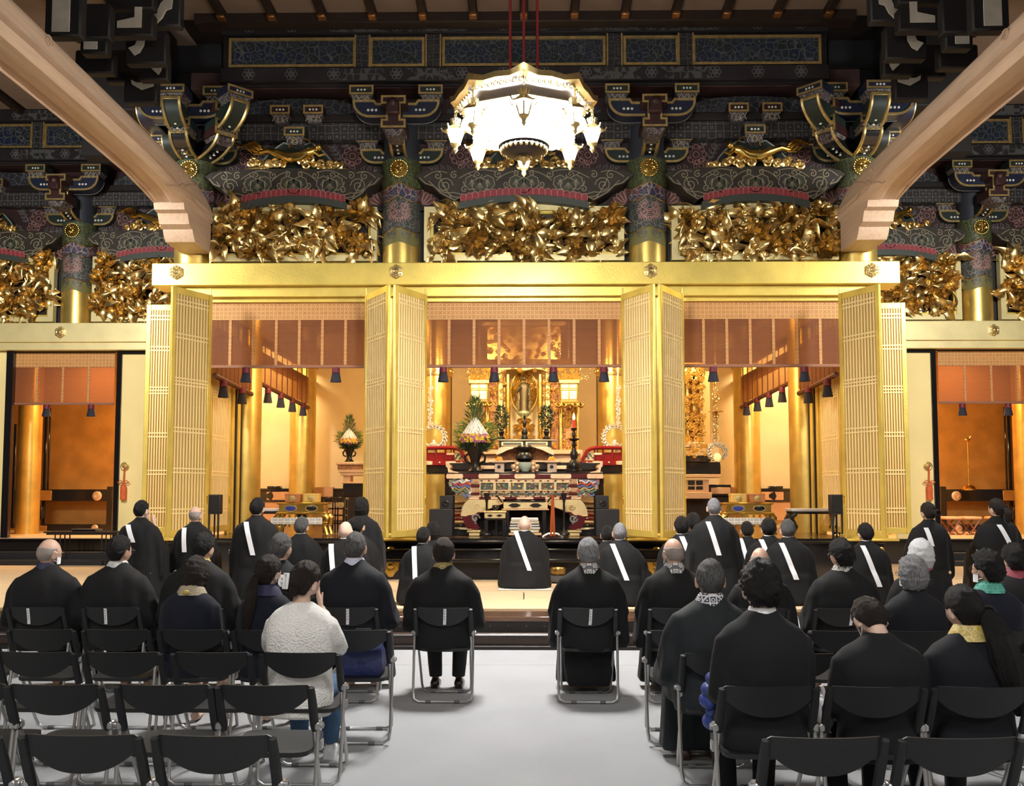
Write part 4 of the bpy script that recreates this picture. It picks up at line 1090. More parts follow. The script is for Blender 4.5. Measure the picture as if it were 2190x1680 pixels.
# side room panels: black frames, pale sliding panels with gold pulls and orange cords
def pull_tassel(x, y, z, label):
    t = thing('door_pull', label, 'door pull', (x, y, z))
    b = MB(); b.M = rotx(R(90)); b.lathe([(.085, .0), (.085, .012), (.07, .02), (.06, .012), (.045, .012), (.04, .03), (.0, .035)], 24); b.build('gold_pull', GOLDO, t)
    b = MB(); b.tube([(0, -.04, 0), (.004, -.045, -.12), (-.002, -.045, -.30)], .012, 6)
    for s in (-1, 1):
        b.tube([(0, -.05, -.30), (s * .06, -.05, -.27), (s * .115, -.05, -.31), (s * .06, -.05, -.335), (0, -.05, -.315)], .009, 5)
        b.tube([(0, -.05, -.315), (s * .05, -.05, -.38), (s * .035, -.05, -.41)], .009, 5)
    b.build('orange_cord', ORNG, t)
    b = MB(); b.lathe([(.0, -.36), (.045, -.37), (.058, -.41), (.056, -.58), (.062, -.64), (.0, -.645)], 16, (0, -.05, 0), sy=.7); b.build('orange_tassel', ORNG, t)
for sx, nm in ((1, 'left'), (-1, 'right')):
    x0, x1 = sorted((sx * X(245, YS), sx * X(330, YS)))
    zt_, zb_ = Z(750, YS, 120), ZNS
    p = thing('sliding_panel', 'pale gold sliding panel with black edge between the %s corner column and side room' % nm, 'sliding door', (0, 0, 0))
    b = MB(); b.box(x0, x1, YS + .08, YS + .12, zb_, zt_); b.build('paper_panel', CREAMG, p)
    b = MB(); xe = x0 if sx > 0 else x1; b.box(xe - .05, xe + .05, YS + .04, YS + .14, zb_, zt_, .008); b.box(x0, x1, YS + .05, YS + .14, zt_ - .06, zt_ + .0, .008); b.build('black_frame', BLK, p)
    pull_tassel(sx * X(262, YS), YS + .075, Z(997, YS, 120), 'round gold pull with orange tassel on the %s pale panel' % nm)
    xp = sx * X(8, YS)
    p = thing('sliding_panel', 'pale panel and black post at the outer %s edge of the picture' % nm, 'sliding door', (0, 0, 0))
    b = MB(); a, b_ = sorted((xp - sx * .08, xp - sx * 2.0)); b.box(a, b_, YS + .08, YS + .12, zb_, zt_); b.build('paper_panel', CREAMG, p)
    b = MB(); b.box(xp - .07, xp + .07, YS + .04, YS + .16, zb_, zt_, .008); b.build('black_frame', BLK, p)
    # head board over the opening
    b = MB(); a, b_ = sorted((sx * 5.4, sx * 13.8)); b.box(a, b_, YS + .10, YS + .16, zt_ - .02, zt_ + .10); h = b.build('trim_3', BLK); h['kind'] = 'structure'

# ================================================================== inside: back walls, colonnade, ceiling
YBK = 22.6
b = MB(); b.box(-7.6, 7.6, YBK, YBK + .1, ZNS - .1, 6.4); struct('wall_back_inner', b, IVORYW)
for sx, nm in ((-1, 'left'), (1, 'right')):
    a, b_ = sorted((sx * 7.6, sx * 14)); b = MB(); b.box(a, b_, YBK - .5, YBK - .4, ZNS - .1, 6.4); struct('wall_side_room_' + nm, b, ORNW)
    b = MB(); a, b_ = sorted((sx * 7.5, sx * 7.62)); b.box(a, b_, 19.6, YBK, ZNS - .1, 6.4); struct('wall_partition_' + nm, b, IVORYW)
b = MB(); b.box(-5.5, 5.5, YC + .6, YBK, 5.62, 5.7); b.box(-14, -5.5, YS + .55, YBK, 5.62, 5.7); b.box(5.5, 14, YS + .55, YBK, 5.62, 5.7); struct('ceiling_inner', b, mat('inner_ceiling_board', (.50, .32, .16), .6, 0, .15, 3))
SMALLC = 0.30
for sx, nm in ((1, 'left'), (-1, 'right')):
    for Yq, q in ((17.3, 'front'), (21.85, 'rear')):
        c_ = thing('column', 'gilt inner column on the %s flank of the sanctuary, %s one' % (nm, q), 'column', (sx * -5.2, Yq, 0), 0, None, 'structure')
        b = MB(); b.lathe([(.30, ZN), (.30, 5.6)], 40); b.build('gold_shaft', GOLDC, c_)
    c_ = thing('column', 'gilt column with carved neck %s of the altar shrine' % nm, 'column', (sx * X(931, 18.5), 18.5, 0), 0, None, 'structure')
    b = MB(); b.lathe([(.30, ZN), (.30, 5.6)], 40); b.build('gold_shaft', GOLDC, c_)
    b = MB(); b.lathe([(.30, Z(806, 18.5)), (.325, Z(806, 18.5)), (.335, Z(800, 18.5)), (.325, Z(786, 18.5)), (.33, Z(770, 18.5)), (.30, Z(769, 18.5))], 32)
    for i in range(16):
        a = 2 * pi * i / 16; b.sphere((.33 * cos(a), .33 * sin(a), Z(795, 18.5)), .04, 6, 4)
    b.build('carved_neck', GOLDK, c_)
    xw = sx * X(966, 19.4)
    b = MB(); a, b_ = sorted((xw, xw - sx * .05)); b.box(a, b_, 19.3, 19.42, ZN, 5.6); h = b.build('trim_1'.replace('1', '1' if sx > 0 else '2'), BLK); h['kind'] = 'structure'
    # side rails of the colonnade, beams above
    b = MB(); b.box(sx * -5.2 - .16, sx * -5.2 + .16, YC + .9, YBK, 4.72, 5.25, .02); struct('beam_' + nm, b, mat('inner_beam', (.42, .25, .11), .5, 0, .2, 2))
    b = MB(); b.box(sx * -5.2 - .12, sx * -5.2 + .12, YC + .9, YBK, 4.30, 4.45, .01); struct('trim_rail_' + nm, b, mat('inner_beam', (.42, .25, .11), .5))
    # rolled bars of the flank blinds
    for y0, y1, zz0, zz1, lab in ((14.95, 17.0, 3.60, 3.52, 'front'), (17.65, 21.5, 3.78, 3.70, 'rear')):
        t = thing('flank_blind_bar', 'dark bottom bar of a raised blind with tassels, %s flank, %s' % (nm, lab), 'blind', (0, 0, 0))
        x = sx * -5.0
        b = MB(); b.tube([(x, y0, zz0), (x, y1, zz1)], .045, 8); b.build('bottom_bar', mat('dark_reed_bar', (.11, .035, .02), .5), t)
        b = MB()
        for k in range(9):
            y = y0 + (y1 - y0) * (k + .5) / 9; b.tube([(x, y, zz0 + (zz1 - zz0) * (k + .5) / 9), (x, y, 4.7)], .012, 5)
        b.build('hanging_cords', mat('dark_reed_bar', (.11, .035, .02), .5), t, kind='stuff')
        b = MB(); b.box(x - .004, x + .004, y0, y1, zz0, 4.4); b.build('reed_screen', REED, t)
        for k in range(4 if lab == 'rear' else 2):
            y = y0 + (y1 - y0) * (k + .35) / (4 if lab == 'rear' else 2); link('tassel', TAS, t, M=T(x + sx * .03, y, zz0 - .03) @ scl(1.1, 1.1, 1.25))
    # plinth of the sanctuary back wall
    t = thing('wall_plinth', 'black and orange panelled plinth along the rear wall of the %s bay' % nm, 'plinth', (0, 0, 0))
    YQ = 22.3
    def pb(p0, p1, q0, q1, m, name, Y=YQ, d=.2, ch=.006):
        a, b_ = sorted((sx * X(p0, Y), sx * X(p1, Y))); b = MB(); b.box(a, b_, Y, Y + d, Z(q1, Y), Z(q0, Y), ch); return b.build(name, m, t)
    OP = mat('orange_plinth_panel', (.62, .31, .12), .4, .25, .12, 4)
    pb(548, 860, 1044, 1049, BLK, 'top_rail'); pb(548, 860, 1049, 1072, BLK, 'black_board', YQ + .02); pb(548, 860, 1072, 1112, OP, 'lower_board', YQ + .04)
    pb(570, 617, 1051, 1069, OP, 'orange_panel', YQ - .01); pb(667, 712, 1041, 1062, OP, 'orange_panel', YQ - .01); pb(548, 860, 1069, 1073, BLK, 'lower_rail', YQ - .012); pb(597, 599, 1073, 1112, BLK, 'post', YQ)
    Yx = YQ - .015; cx_, cz_ = sx * X(585, Yx), Z(1060, Yx); b = MB(); b.prism([(cx_ - .18, cz_ - .03), (cx_ - .05, cz_ - .11), (cx_, cz_), (cx_ + .1, cz_), (cx_, cz_ + .0), (cx_ - .05, cz_ + .11), (cx_ - .18, cz_ + .03)], Yx - .004, Yx); b.build('black_bracket', BLK, t)
    b = MB(); a, b_ = sorted((sx * X(572, YQ), sx * X(600, YQ))); b.box(a, b_, YQ - .05, YQ + .15, Z(1044, YQ), Z(1039, YQ), .01); o = b.build('small_tray', BLK); tag(o, 'small black lacquer tray on the plinth of the %s bay' % nm, 'tray')
    # side room: black framed shelves on the orange wall
    t = thing('side_shelf', 'black lacquer shelf unit with orange plates in the %s side room' % nm, 'shelf', (0, 0, 0))
    YQ2 = 21.6
    def sb(p0, p1, q0, q1, m, name, Y=YQ2, d=.35, ch=.008):
        a, b_ = sorted((sx * X(p0, Y), sx * X(p1, Y))); b = MB(); b.box(a, b_, Y, Y + d, Z(q1, Y), Z(q0, Y), ch); return b.build(name, m, t)
    sb(70, 236, 1046, 1071, BLK, 'upper_shelf'); sb(66, 110, 1048, 1070, ORNW, 'end_plate', YQ2 - .02, .02); sb(90, 236, 1121, 1138, BLK, 'lower_shelf'); sb(70, 102, 1124, 1137, ORNW, 'end_plate', YQ2 - .02, .02)
    sb(90, 96, 870, 1130, BLK, 'upright', YQ2 + .3, .05); sb(99, 102, 870, 1048, BLK, 'upright', YQ2 + .3, .05); sb(70, 90, 1082, 1110, BLK, 'bracket', YQ2, .1)
    sb(228, 240, 1040, 1140, BLK, 'upright', YQ2 - .1, .1); sb(24, 30, 905, 1130, BLK, 'upright', YQ2 - 1, .08)
    for py, r in ((1060, .11), (1129, .08)):
        b = MB(); b.M = T(sx * X(208 if py < 1100 else 205, YQ2), YQ2 - .002, Z(py, YQ2)) @ rotx(R(90)); b.lathe([(r, 0), (r, .012), (r * .8, .02), (0, .02)], 24); b.tube([(x, y, .02) for x, y in spiral(0, 0, r * .6, 2, 0, 1, 18)], r * .07, 5); b.build('round_crest', GOLDR, t)
    # gilt inner column in the side room and lacquer post
    c_ = thing('column', 'gilt column inside the %s side room' % nm, 'column', (sx * X(60, 20.0), 20.0, 0), 0, None, 'structure')
    b = MB(); b.lathe([(.24, ZNS), (.24, 5.6)], 32); b.build('gold_shaft', GOLDC, c_)

# ================================================================== gold cloth-topped tables, speakers, lacquer stands
DGLASS = mat('blue_enamel', (.03, .04, .25), .3)
def gold_table(sx, nm):
    Y = 15.35; x = sx * X(650, Y); t = thing('gilt_altar_table', 'low gilt altar table with openwork panels in the %s bay' % nm, 'table', (x, Y, ZN))
    h = Z(1074, Y) - ZN; w = .40
    b = MB(); b.box(-w, w, -.2, .25, h - .03, h, .01); b.box(-w * 1.02, w * 1.02, -.21, .26, h - .19, h - .16, .008); b.build('table_top', GOLDB, t)
    b = MB(); b.loft([[(-w * .92, -.17, h - .16), (w * .92, -.17, h - .16), (w * .92, .2, h - .16), (-w * .92, .2, h - .16)], [(-w * .88, -.18, h - .03), (w * .88, -.18, h - .03), (w * .88, .2, h - .03), (-w * .88, .2, h - .03)]]); b.build('apron', GOLDB, t)
    for xx, m in ((-.17, DGLASS), (.17, BLK)):
        b = MB(); b.M = T(xx, -.178, h - .095) @ rotx(R(90)); b.lathe([(.09, 0), (.09, .01), (.07, .014), (0, .014)], 16, sx=1, sy=.5); b.build('openwork_cartouche', m, t)
        b = MB(); b.tube([(xx + .095 * cos(a), -.19, h - .095 + .05 * sin(a)) for a in [2 * pi * k / 20 for k in range(20)]], .010, 5, True); b.build('cartouche_rim', GOLDO, t)
    for xx in (-1, 1):
        for yy in (-.15, .18):
            b = MB(); b.tube([(xx * w * .9, yy, h - .17), (xx * w * 1.04, yy, h - .25), (xx * w * 1.02, yy, h - .34), (xx * w * .86, yy, h - .40), (xx * w * .95, yy, .18), (xx * w * 1.05, yy, .03)], [.04, .05, .045, .03, .03, .045], 8); b.build('leg', GOLDB, t)
    b = MB(); b.box(-w * 1.1, w * 1.1, -.24, .26, .20, .24, .008); b.build('lower_shelf', GOLDB, t)
    b = MB(); b.box(-w * 1.18, w * .9, -.27, -.24, .20, .31, .006); b.build('lattice_apron', pattern_mat('white_lattice_cloth', (.50, .46, .40), (.75, .70, .60), 10, .08, .6, rand=0), t)
    b = MB()
    for i in range(7): b.box(-w * .8 + i * .1, -.8 * w + i * .1 + .03, -.12, -.1, h - .40, h - .2)
    b.build('balusters', GOLDK, t)
    for k, (dx, m) in enumerate(((-.16 * sx - .0, mat('brown_box', (.42, .16, .05), .45)), (.14 * sx, mat('yellow_box', (.65, .42, .10), .45)))):
        bx = thing('scripture_box', '%s scripture box with round crest on the gilt table in the %s bay' % (('brown', 'yellow')[k], nm), 'box', (x + dx, Y - .02, Z(1074, Y)))
        b = MB(); b.cbox((0, 0, .07), (.25, .2, .14), .012); b.build('box_body', m, bx)
        b = MB(); b.cbox((0, 0, .125), (.256, .206, .04), .01); b.build('lid', m, bx)
        b = MB(); b.M = T(0, -.102, .065) @ rotx(R(90)); b.lathe([(.05, 0), (.05, .006), (.035, .01), (0, .01)], 16); b.build('crest', GOLDO, bx)
    # low lacquer table with pale top beside it
    xl = sx * X(598 if sx > 0 else 508, Y + .4); tt = thing('low_lacquer_table', 'low black table with pale cloth top beside the gilt table, %s bay' % nm, 'table', (xl, Y + .4, ZN))
    b = MB(); b.box(-.42, .42, -.2, .2, .40, .45, .01); b.build('table_top', mat('pale_grey_cloth', (.45, .42, .40), .7), tt)
    b = MB(); b.box(-.40, .40, -.19, .19, .36, .40, .006); b.build('apron', BLK, tt)
    for a in (-1, 1):
        for c in (-1, 1):
            b = MB(); b.tube([(a * .35, c * .15, .37), (a * .41, c * .15, .28), (a * .33, c * .15, .15), (a * .40, c * .15, .02)], [.05, .045, .03, .035], 8); b.build('leg', BLK, tt)
    # speaker on a four legged stand
    Ys = 14.95; xs_ = sx * X(461, Ys); s = thing('loudspeaker', 'slim black loudspeaker on four thin legs before the %s inner lattice' % nm, 'speaker', (xs_, Ys, ZN))
    zt_, zm = Z(1057, Ys) - ZN, Z(1097, Ys) - ZN
    b = MB(); b.box(-.095, .095, -.08, .08, zm, zt_, .008); b.build('cabinet', BLKM, s)
    b = MB(); b.box(-.082, .082, -.086, -.078, zm + .015, zt_ - .015, .004); b.build('grille', mat('speaker_grille', (.006, .006, .006), .9, 0, .3, 60, .3, 200), s)
    for a in (-.075, -.028, .028, .075):
        b = MB(); b.box(a - .011, a + .011, -.07 if abs(a) > .05 else .05, -.048 if abs(a) > .05 else .072, 0, zm, .003); b.build('leg', BLKM, s)
    b = MB(); b.box(-.09, .09, -.08, .08, zm - .015, zm, .003); b.build('top_plate', BLKM, s)
for sx, nm in ((1, 'left'), (-1, 'right')): gold_table(sx, nm)
# ================================================================== altar
REDL = mat('red_lacquer', (.24, .010, .012), .18, 0, 0, coat=.4)
MARL = mat('maroon_lacquer', (.10, .010, .014), .16, 0, coat=.4)
FIT = mat('peach_gold_fitting', (.90, .58, .33), .38, .6, .18, 40, .25, 120)
FITP = mat('pale_gilt_apron', (.95, .74, .36), .33, .75, .1, 12)
BRZ = mat('dark_bronze', (.035, .032, .03), .35, .8)
CELA = mat('celadon_glaze', (.42, .50, .40), .15, 0, coat=.5)
SILV = mat('pale_silver_gilt', (.96, .88, .70), .32, .7, .1, 20)
CARVR = mat('red_gold_carving', (.62, .30, .14), .32, .85, .5, 22, .5, 60)
CARVG = mat('bright_shrine_carving', (.93, .68, .30), .28, .9, .45, 26, .6, 70)
def P(Y):
    def f(mb, p0, p1, q0, q1, d=.1, ch=.006, dy=0.0):
        return mb.box(X(p0, Y), X(p1, Y), Y + dy, Y + dy + d, Z(q1, Y), Z(q0, Y), ch)
    return f
YA = 15.5
A = thing('main_altar', 'wide altar table with red and gold rails, painted carvings and curved gilt legs', 'altar')
p = P(YA); g = lambda a, b, Y=YA: (X(a, Y), Z(b, Y))
def part(name, m, fn, parent=None, **k):
    b = MB(); fn(b); return b.build(name, m, parent if parent is not None else A, **k)
part('top_board', BLK, lambda b: p(b, 958, 1290, 1009, 1013, .66))
part('rail', MARL, lambda b: p(b, 957, 1289, 1013, 1023, .66, .01, -.03))
for a, b_ in ((956, 989), (1025, 1066), (1102, 1143), (1179, 1220), (1257, 1289)):
    part('rail_fitting', FIT, lambda b: b.prism([g(a, 1013), g(b_, 1013), g(b_ + 2, 1018), g(b_, 1023), g(a, 1023), g(a - 2, 1018)], YA - .042, YA - .02))
for s in (1, -1):     # curled ends
    xq = [(959, 1010), (957, 1000), (953, 996), (955, 992), (963, 993), (965, 999), (961, 1002), (966, 1006), (980, 1009), (980, 1011)]
    part('curled_end', FIT, lambda b: b.prism([(s * X(u, YA), Z(v, YA)) for u, v in xq], YA - .03, YA + .35))
# carved frieze
part('frieze_board', FIT, lambda b: p(b, 1006, 1240, 1023, 1064, .6, .004))
FRIEZ = [mat('carved_%s' % n, c, .45, 0, .6, 40, .6, 90) for n, c in (('green', (.16, .22, .10)), ('rose', (.50, .16, .12)), ('teal', (.12, .20, .22)), ('cream', (.60, .52, .34)), ('gold', (.55, .38, .12)))]
rg = random.Random(4); TINYL = leaf_mesh(1, .34, .4)
def relief(b, x0, x1, z0, z1, Y, n, s0, s1):
    for i in range(n):
        b.mat = rg.randrange(5); b.M = T(rg.uniform(x0, x1), Y, rg.uniform(z0, z1)) @ rotx(R(90)) @ rotz(rg.uniform(0, 6.3)) @ rotx(rg.uniform(-.5, .5)) @ scl(*(rg.uniform(s0, s1),) * 3)
        b.add(TINYL.v, TINYL.f)
    b.M = None
for i in range(6):
    a = 1027 + i * 32.4
    o = part('carved_panel', mat('panel_ground', (.10, .09, .05), .5), lambda b: p(b, a, a + 29, 1031, 1048, .02, .002, -.012))
    b = MB(); relief(b, X(a + 3, YA), X(a + 26, YA), Z(1045, YA), Z(1034, YA), YA - .02, 16, .035, .075); b.build('painted_relief', FRIEZ, o, kind='stuff')
    b = MB(); ring(b, [g(a - 1, 1049), g(a + 30, 1049), g(a + 30, 1030), g(a - 1, 1030)], .014, YA - .01, YA - .03); b.build('panel_frame', FITP, o)
o = part('lower_relief_band', mat('panel_ground', (.10, .09, .05), .5), lambda b: p(b, 1027, 1219, 1053, 1059, .02, .002, -.012))
b = MB(); relief(b, X(1029, YA), X(1217, YA), Z(1058, YA), Z(1054, YA), YA - .02, 60, .03, .05); b.build('painted_relief', FRIEZ, o, kind='stuff')
for i in range(13):
    for q in (1027.5, 1051, 1061.5):
        a = 1030 + i * 15.8; part('lozenge_fitting', MARL if i % 2 else BLK, lambda b: b.prism([g(a - 3, q), g(a, q + 1.4), g(a + 3, q), g(a, q - 1.4)], YA - .03, YA - .01))
for s in (1, -1):
    for q0, q1 in ((1024, 1035), (1042, 1053)):
        for k in range(6):
            u = 1009 + k * 2.9; xa, xb = sorted((s * X(u, YA), s * X(u + 2.2, YA))); part('fluted_post', FIT, lambda b: b.box(xa, xb, YA - .03, YA, Z(q1, YA), Z(q0, YA), .006))
    xa, xb = sorted((s * X(1007, YA), s * X(1026, YA)))
    for q0, q1 in ((1035, 1042), (1053, 1058)): part('red_block', MARL, lambda b: b.box(xa, xb, YA - .035, YA, Z(q1, YA), Z(q0, YA), .01))
    # dragon shaped corner brackets
    pts = [(960, 1025), (1006, 1025), (1006, 1062), (992, 1061), (975, 1055), (966, 1045), (961, 1034)]
    o = part('corner_bracket', mat('bracket_ground', (.35, .30, .26), .5), lambda b: b.prism([(s * X(u, YA), Z(v, YA)) for u, v in pts], YA, YA + .3))
    b = MB()
    for i in range(60):
        t = rg.random(); u = 964 + rg.random() * 40; v = 1027 + rg.random() * (32 if u > 975 else 14)
        b.mat = rg.randrange(5); b.M = T(s * X(u, YA), YA - .01, Z(v, YA)) @ rotx(R(90)) @ rotz(rg.uniform(0, 6.3)) @ scl(*(rg.uniform(.05, .09),) * 3); b.add(TINYL.v, TINYL.f)
    b.M = None
    for k in range(5):
        b.mat = k; b.tube([(s * X(968 + q * 5 + 2 * sin(q + k), YA), YA - .03, Z(1030 + k * 5 + 3 * sin(q * 1.7 + k), YA)) for q in range(8)], .016, 5)
    b.build('dragon_relief', [mat('dragon_white', (.7, .66, .6), .45), mat('dragon_red', (.6, .07, .04), .4), mat('dragon_blue', (.12, .16, .36), .4), mat('dragon_gold', (.8, .55, .2), .35, .7), mat('dragon_green', (.15, .25, .16), .45)], o, kind='stuff')
part('waist_rail', MARL, lambda b: p(b, 1003, 1242, 1062, 1068, .6, .008, -.03))
for a, b_ in ((1003, 1025), (1050, 1080), (1105, 1141), (1166, 1196), (1221, 1242)): part('rail_fitting', FIT, lambda b: p(b, a, b_, 1062.5, 1067.5, .02, .004, -.042))
# gilt aprons and legs
for s in (1, -1):
    ap = [(1002, 1068), (1075, 1068), (1075, 1076), (1060, 1082), (1040, 1089), (1032, 1094), (1022, 1094), (1014, 1100), (1004, 1100), (996, 1103), (986, 1102), (988, 1088), (993, 1077)]
    part('gilt_apron', FITP, lambda b: b.prism([(s * X(u, YA), Z(v, YA)) for u, v in ap], YA - .05, YA + .25))
    part('apron_curl', FITP, lambda b: [b.tube([(x, YA - .055, z) for x, z in spiral(s * X(1020, YA), Z(1083, YA), .055, 1.4, 0, s, 14)], .012, 5)])
    part('apron_edge', FIT, lambda b: b.tube([(s * X(u, YA), YA - .05, Z(v, YA)) for u, v in ap[1:11]], .012, 5))
    lg = [(988, 1103), (1018, 1094), (1026, 1098), (1020, 1112), (1022, 1122), (1027, 1128), (1020, 1132), (1000, 1130), (994, 1118)]
    o = part('curved_leg', MARL, lambda b: b.prism([(s * X(u, YA), Z(v, YA)) for u, v in lg], YA - .04, YA + .22))
    b = MB(); b.tube([(x, YA - .05, z) for x, z in spiral(s * X(1017, YA), Z(1108, YA), .075, 1.3, 0, s, 14)], .014, 5); b.tube([(s * X(1010 + 2 * q, YA), YA - .05, Z(1102 + q * 4 + 2 * sin(q * 2), YA)) for q in range(5)], .012, 5); b.build('sage_scroll', mat('sage_scroll_paint', (.24, .26, .22), .4), o)
    xa, xb = sorted((s * X(999, YA), s * X(1029, YA)))
    part('gilt_foot', FITP, lambda b: b.box(xa, xb, YA - .08, YA + .3, Z(1138, YA), Z(1133, YA), .01))
    xa, xb = sorted((s * X(1003, YA), s * X(1027, YA)))
    part('gilt_foot', FITP, lambda b: b.box(xa, xb, YA - .06, YA + .28, ZN, Z(1138, YA), .01))
part('plinth', BLK, lambda b: b.box(X(962, YA), X(1282, YA), YA + .25, YA + .62, ZN, Z(1132, YA), .01))
part('dark_recess', BLKM, lambda b: b.box(X(1003, YA), X(1240, YA), YA + .5, YA + .6, ZN, Z(1064, YA)))
# side stacks of lacquer mouldings behind the legs
for s in (1, -1):
    st = thing('stepped_pedestal', 'stepped lacquer pedestal with gold and red mouldings behind the %s altar leg' % ('left' if s > 0 else 'right'), 'pedestal')
    Y = YA + 1.0
    for q0, q1, a, m in ((1072, 1075, 965, FIT), (1084, 1089, 968, BLK), (1089, 1092, 966, FIT), (1098, 1103, 965, REDL), (1107, 1111, 964, REDL), (1113, 1119, 964, FIT), (1121, 1126, 962, BLK), (1128, 1131, 963, SILV)):
        xa, xb = sorted((s * X(a, Y), s * X(1005, Y))); b = MB(); b.box(xa, xb, Y, Y + .4, Z(q1, Y), Z(q0, Y), .012); b.build('moulding', m, st)
    xa, xb = sorted((s * X(970, Y), s * X(1003, Y))); b = MB(); b.box(xa, xb, Y + .05, Y + .4, ZN, Z(1058, Y)); b.build('core', IVORYW, st)
    bx = thing('black_cabinet', 'black lacquer cabinet behind the %s lattice door of the altar opening' % ('left' if s > 0 else 'right'), 'cabinet'); Y = 15.3
    xa, xb = sorted((s * X(918, Y), s * X(968, Y))); b = MB(); b.box(xa, xb, Y, Y + .5, ZN, Z(1088, Y), .01); b.build('lower_body', BLKM, bx)
    xa, xb = sorted((s * X(940, Y), s * X(968, Y))); b = MB(); b.box(xa, xb, Y + .05, Y + .5, Z(1088, Y), Z(1059, Y), .01); b.build('upper_body', BLKM, bx)
    b = MB(); b.M = T(s * X(953, Y), Y + .05, Z(1077, Y)) @ rotx(R(90)); b.lathe([(.06, 0), (.06, .008), (.045, .012), (0, .004)], 20); b.build('round_vent', BLK, bx)

# ---- second tier table, offerings, vessels
Y2 = 16.2; p2 = P(Y2); g2 = lambda a, b: (X(a, Y2), Z(b, Y2))
B2 = thing('rear_altar_table', 'black and gilt raised table behind the incense burner, with arched apron', 'table')
def part2(name, m, fn): b = MB(); fn(b); return b.build(name, m, B2)
part2('top_board', BLK, lambda b: p2(b, 1064, 1189, 938, 943, .5)); part2('edge_strip', FIT, lambda b: p2(b, 1064, 1189, 939.5, 941.5, .01, .002, -.008))
for a, b_ in ((1072, 1119), (1124, 1172)):
    part2('drawer_panel', FITP, lambda b: p2(b, a, b_, 944, 953, .3)); part2('drawer_inlay', mat('drawer_inlay', (.05, .06, .05), .4, 0, 0, 1, col2=(.3, .25, .12)), lambda b: p2(b, a + 4, b_ - 4, 946, 951, .02, .002, -.012))
part2('side_post', BLK, lambda b: [p2(b, 1067, 1072, 943, 1000, .3), p2(b, 1172, 1180, 943, 1000, .3), p2(b, 1119, 1124, 943, 954, .3)])
arch = [(1061, 973), (1061, 966), (1068, 957), (1080, 954), (1166, 954), (1178, 957), (1184, 966), (1184, 973), (1174, 969), (1160, 962), (1146, 958), (1100, 958), (1086, 962), (1072, 969)]
part2('arched_apron', FIT, lambda b: b.prism([g2(u, v) for u, v in arch], Y2 - .05, Y2 + .1))
part2('carved_back', CARVR, lambda b: p2(b, 1066, 1180, 956, 990, .03, 0, .3))
part2('lower_shelf', FIT, lambda b: p2(b, 1045, 1200, 984, 988, .5))
part2('gold_bar', FIT, lambda b: p2(b, 1028, 1060, 995, 1003, .1)); part2('gold_bar', FIT, lambda b: p2(b, 1190, 1212, 995, 1003, .1))
part2('black_shelf', BLK, lambda b: p2(b, 960, 1285, 988, 1004, .3, .01, .1))
part2('support', BLK, lambda b: [p2(b, 1000, 1245, 1004, 1040, .3, .01, .15), b.box(X(1010, Y2), X(1235, Y2), Y2 + .3, Y2 + .4, ZN, Z(1010, Y2))])
def lathe_px(cx, Y, prof, n=24, sy=1.0):
    x, k = X(cx, Y), Y / F
    return [(r * k, Z(v, Y)) for r, v in prof], (x, Y, 0)
def pot(name, label, cat, cx, Y, prof, m, pname='body', n=24):
    t = thing(name, label, cat); q, c = lathe_px(cx, Y, prof); b = MB(); b.lathe(q, n, c); b.build(pname, m, t); return t
Y3 = YA + .35
t = pot('incense_burner', 'dark bronze incense burner with ears on the altar axis', 'incense burner', 1122, Y3 + .25, [(0, 952), (14, 952), (17, 956), (15, 962), (11, 965), (14, 969), (19, 975), (19, 981), (13, 986), (9, 987), (15, 994), (18, 1009), (0, 1009)], BRZ)
for s in (-1, 1):
    b = MB(); b.tube([(X(1122 + s * 14, Y3), Y3 + .25, Z(968, Y3)), (X(1122 + s * 22, Y3), Y3 + .25, Z(962, Y3)), (X(1122 + s * 23, Y3), Y3 + .25, Z(956, Y3)), (X(1122 + s * 17, Y3), Y3 + .25, Z(954, Y3))], .018, 6); b.build('ear_handle', BRZ, t)
t = pot('celadon_bowl', 'pale green celadon bowl in front of the incense burner', 'bowl', 1123.5, Y3 - .15, [(0, 1008), (7, 1008), (8, 1006), (11, 1003), (13.5, 996), (14, 989), (13, 988.5), (12, 993), (0, 995)], CELA)
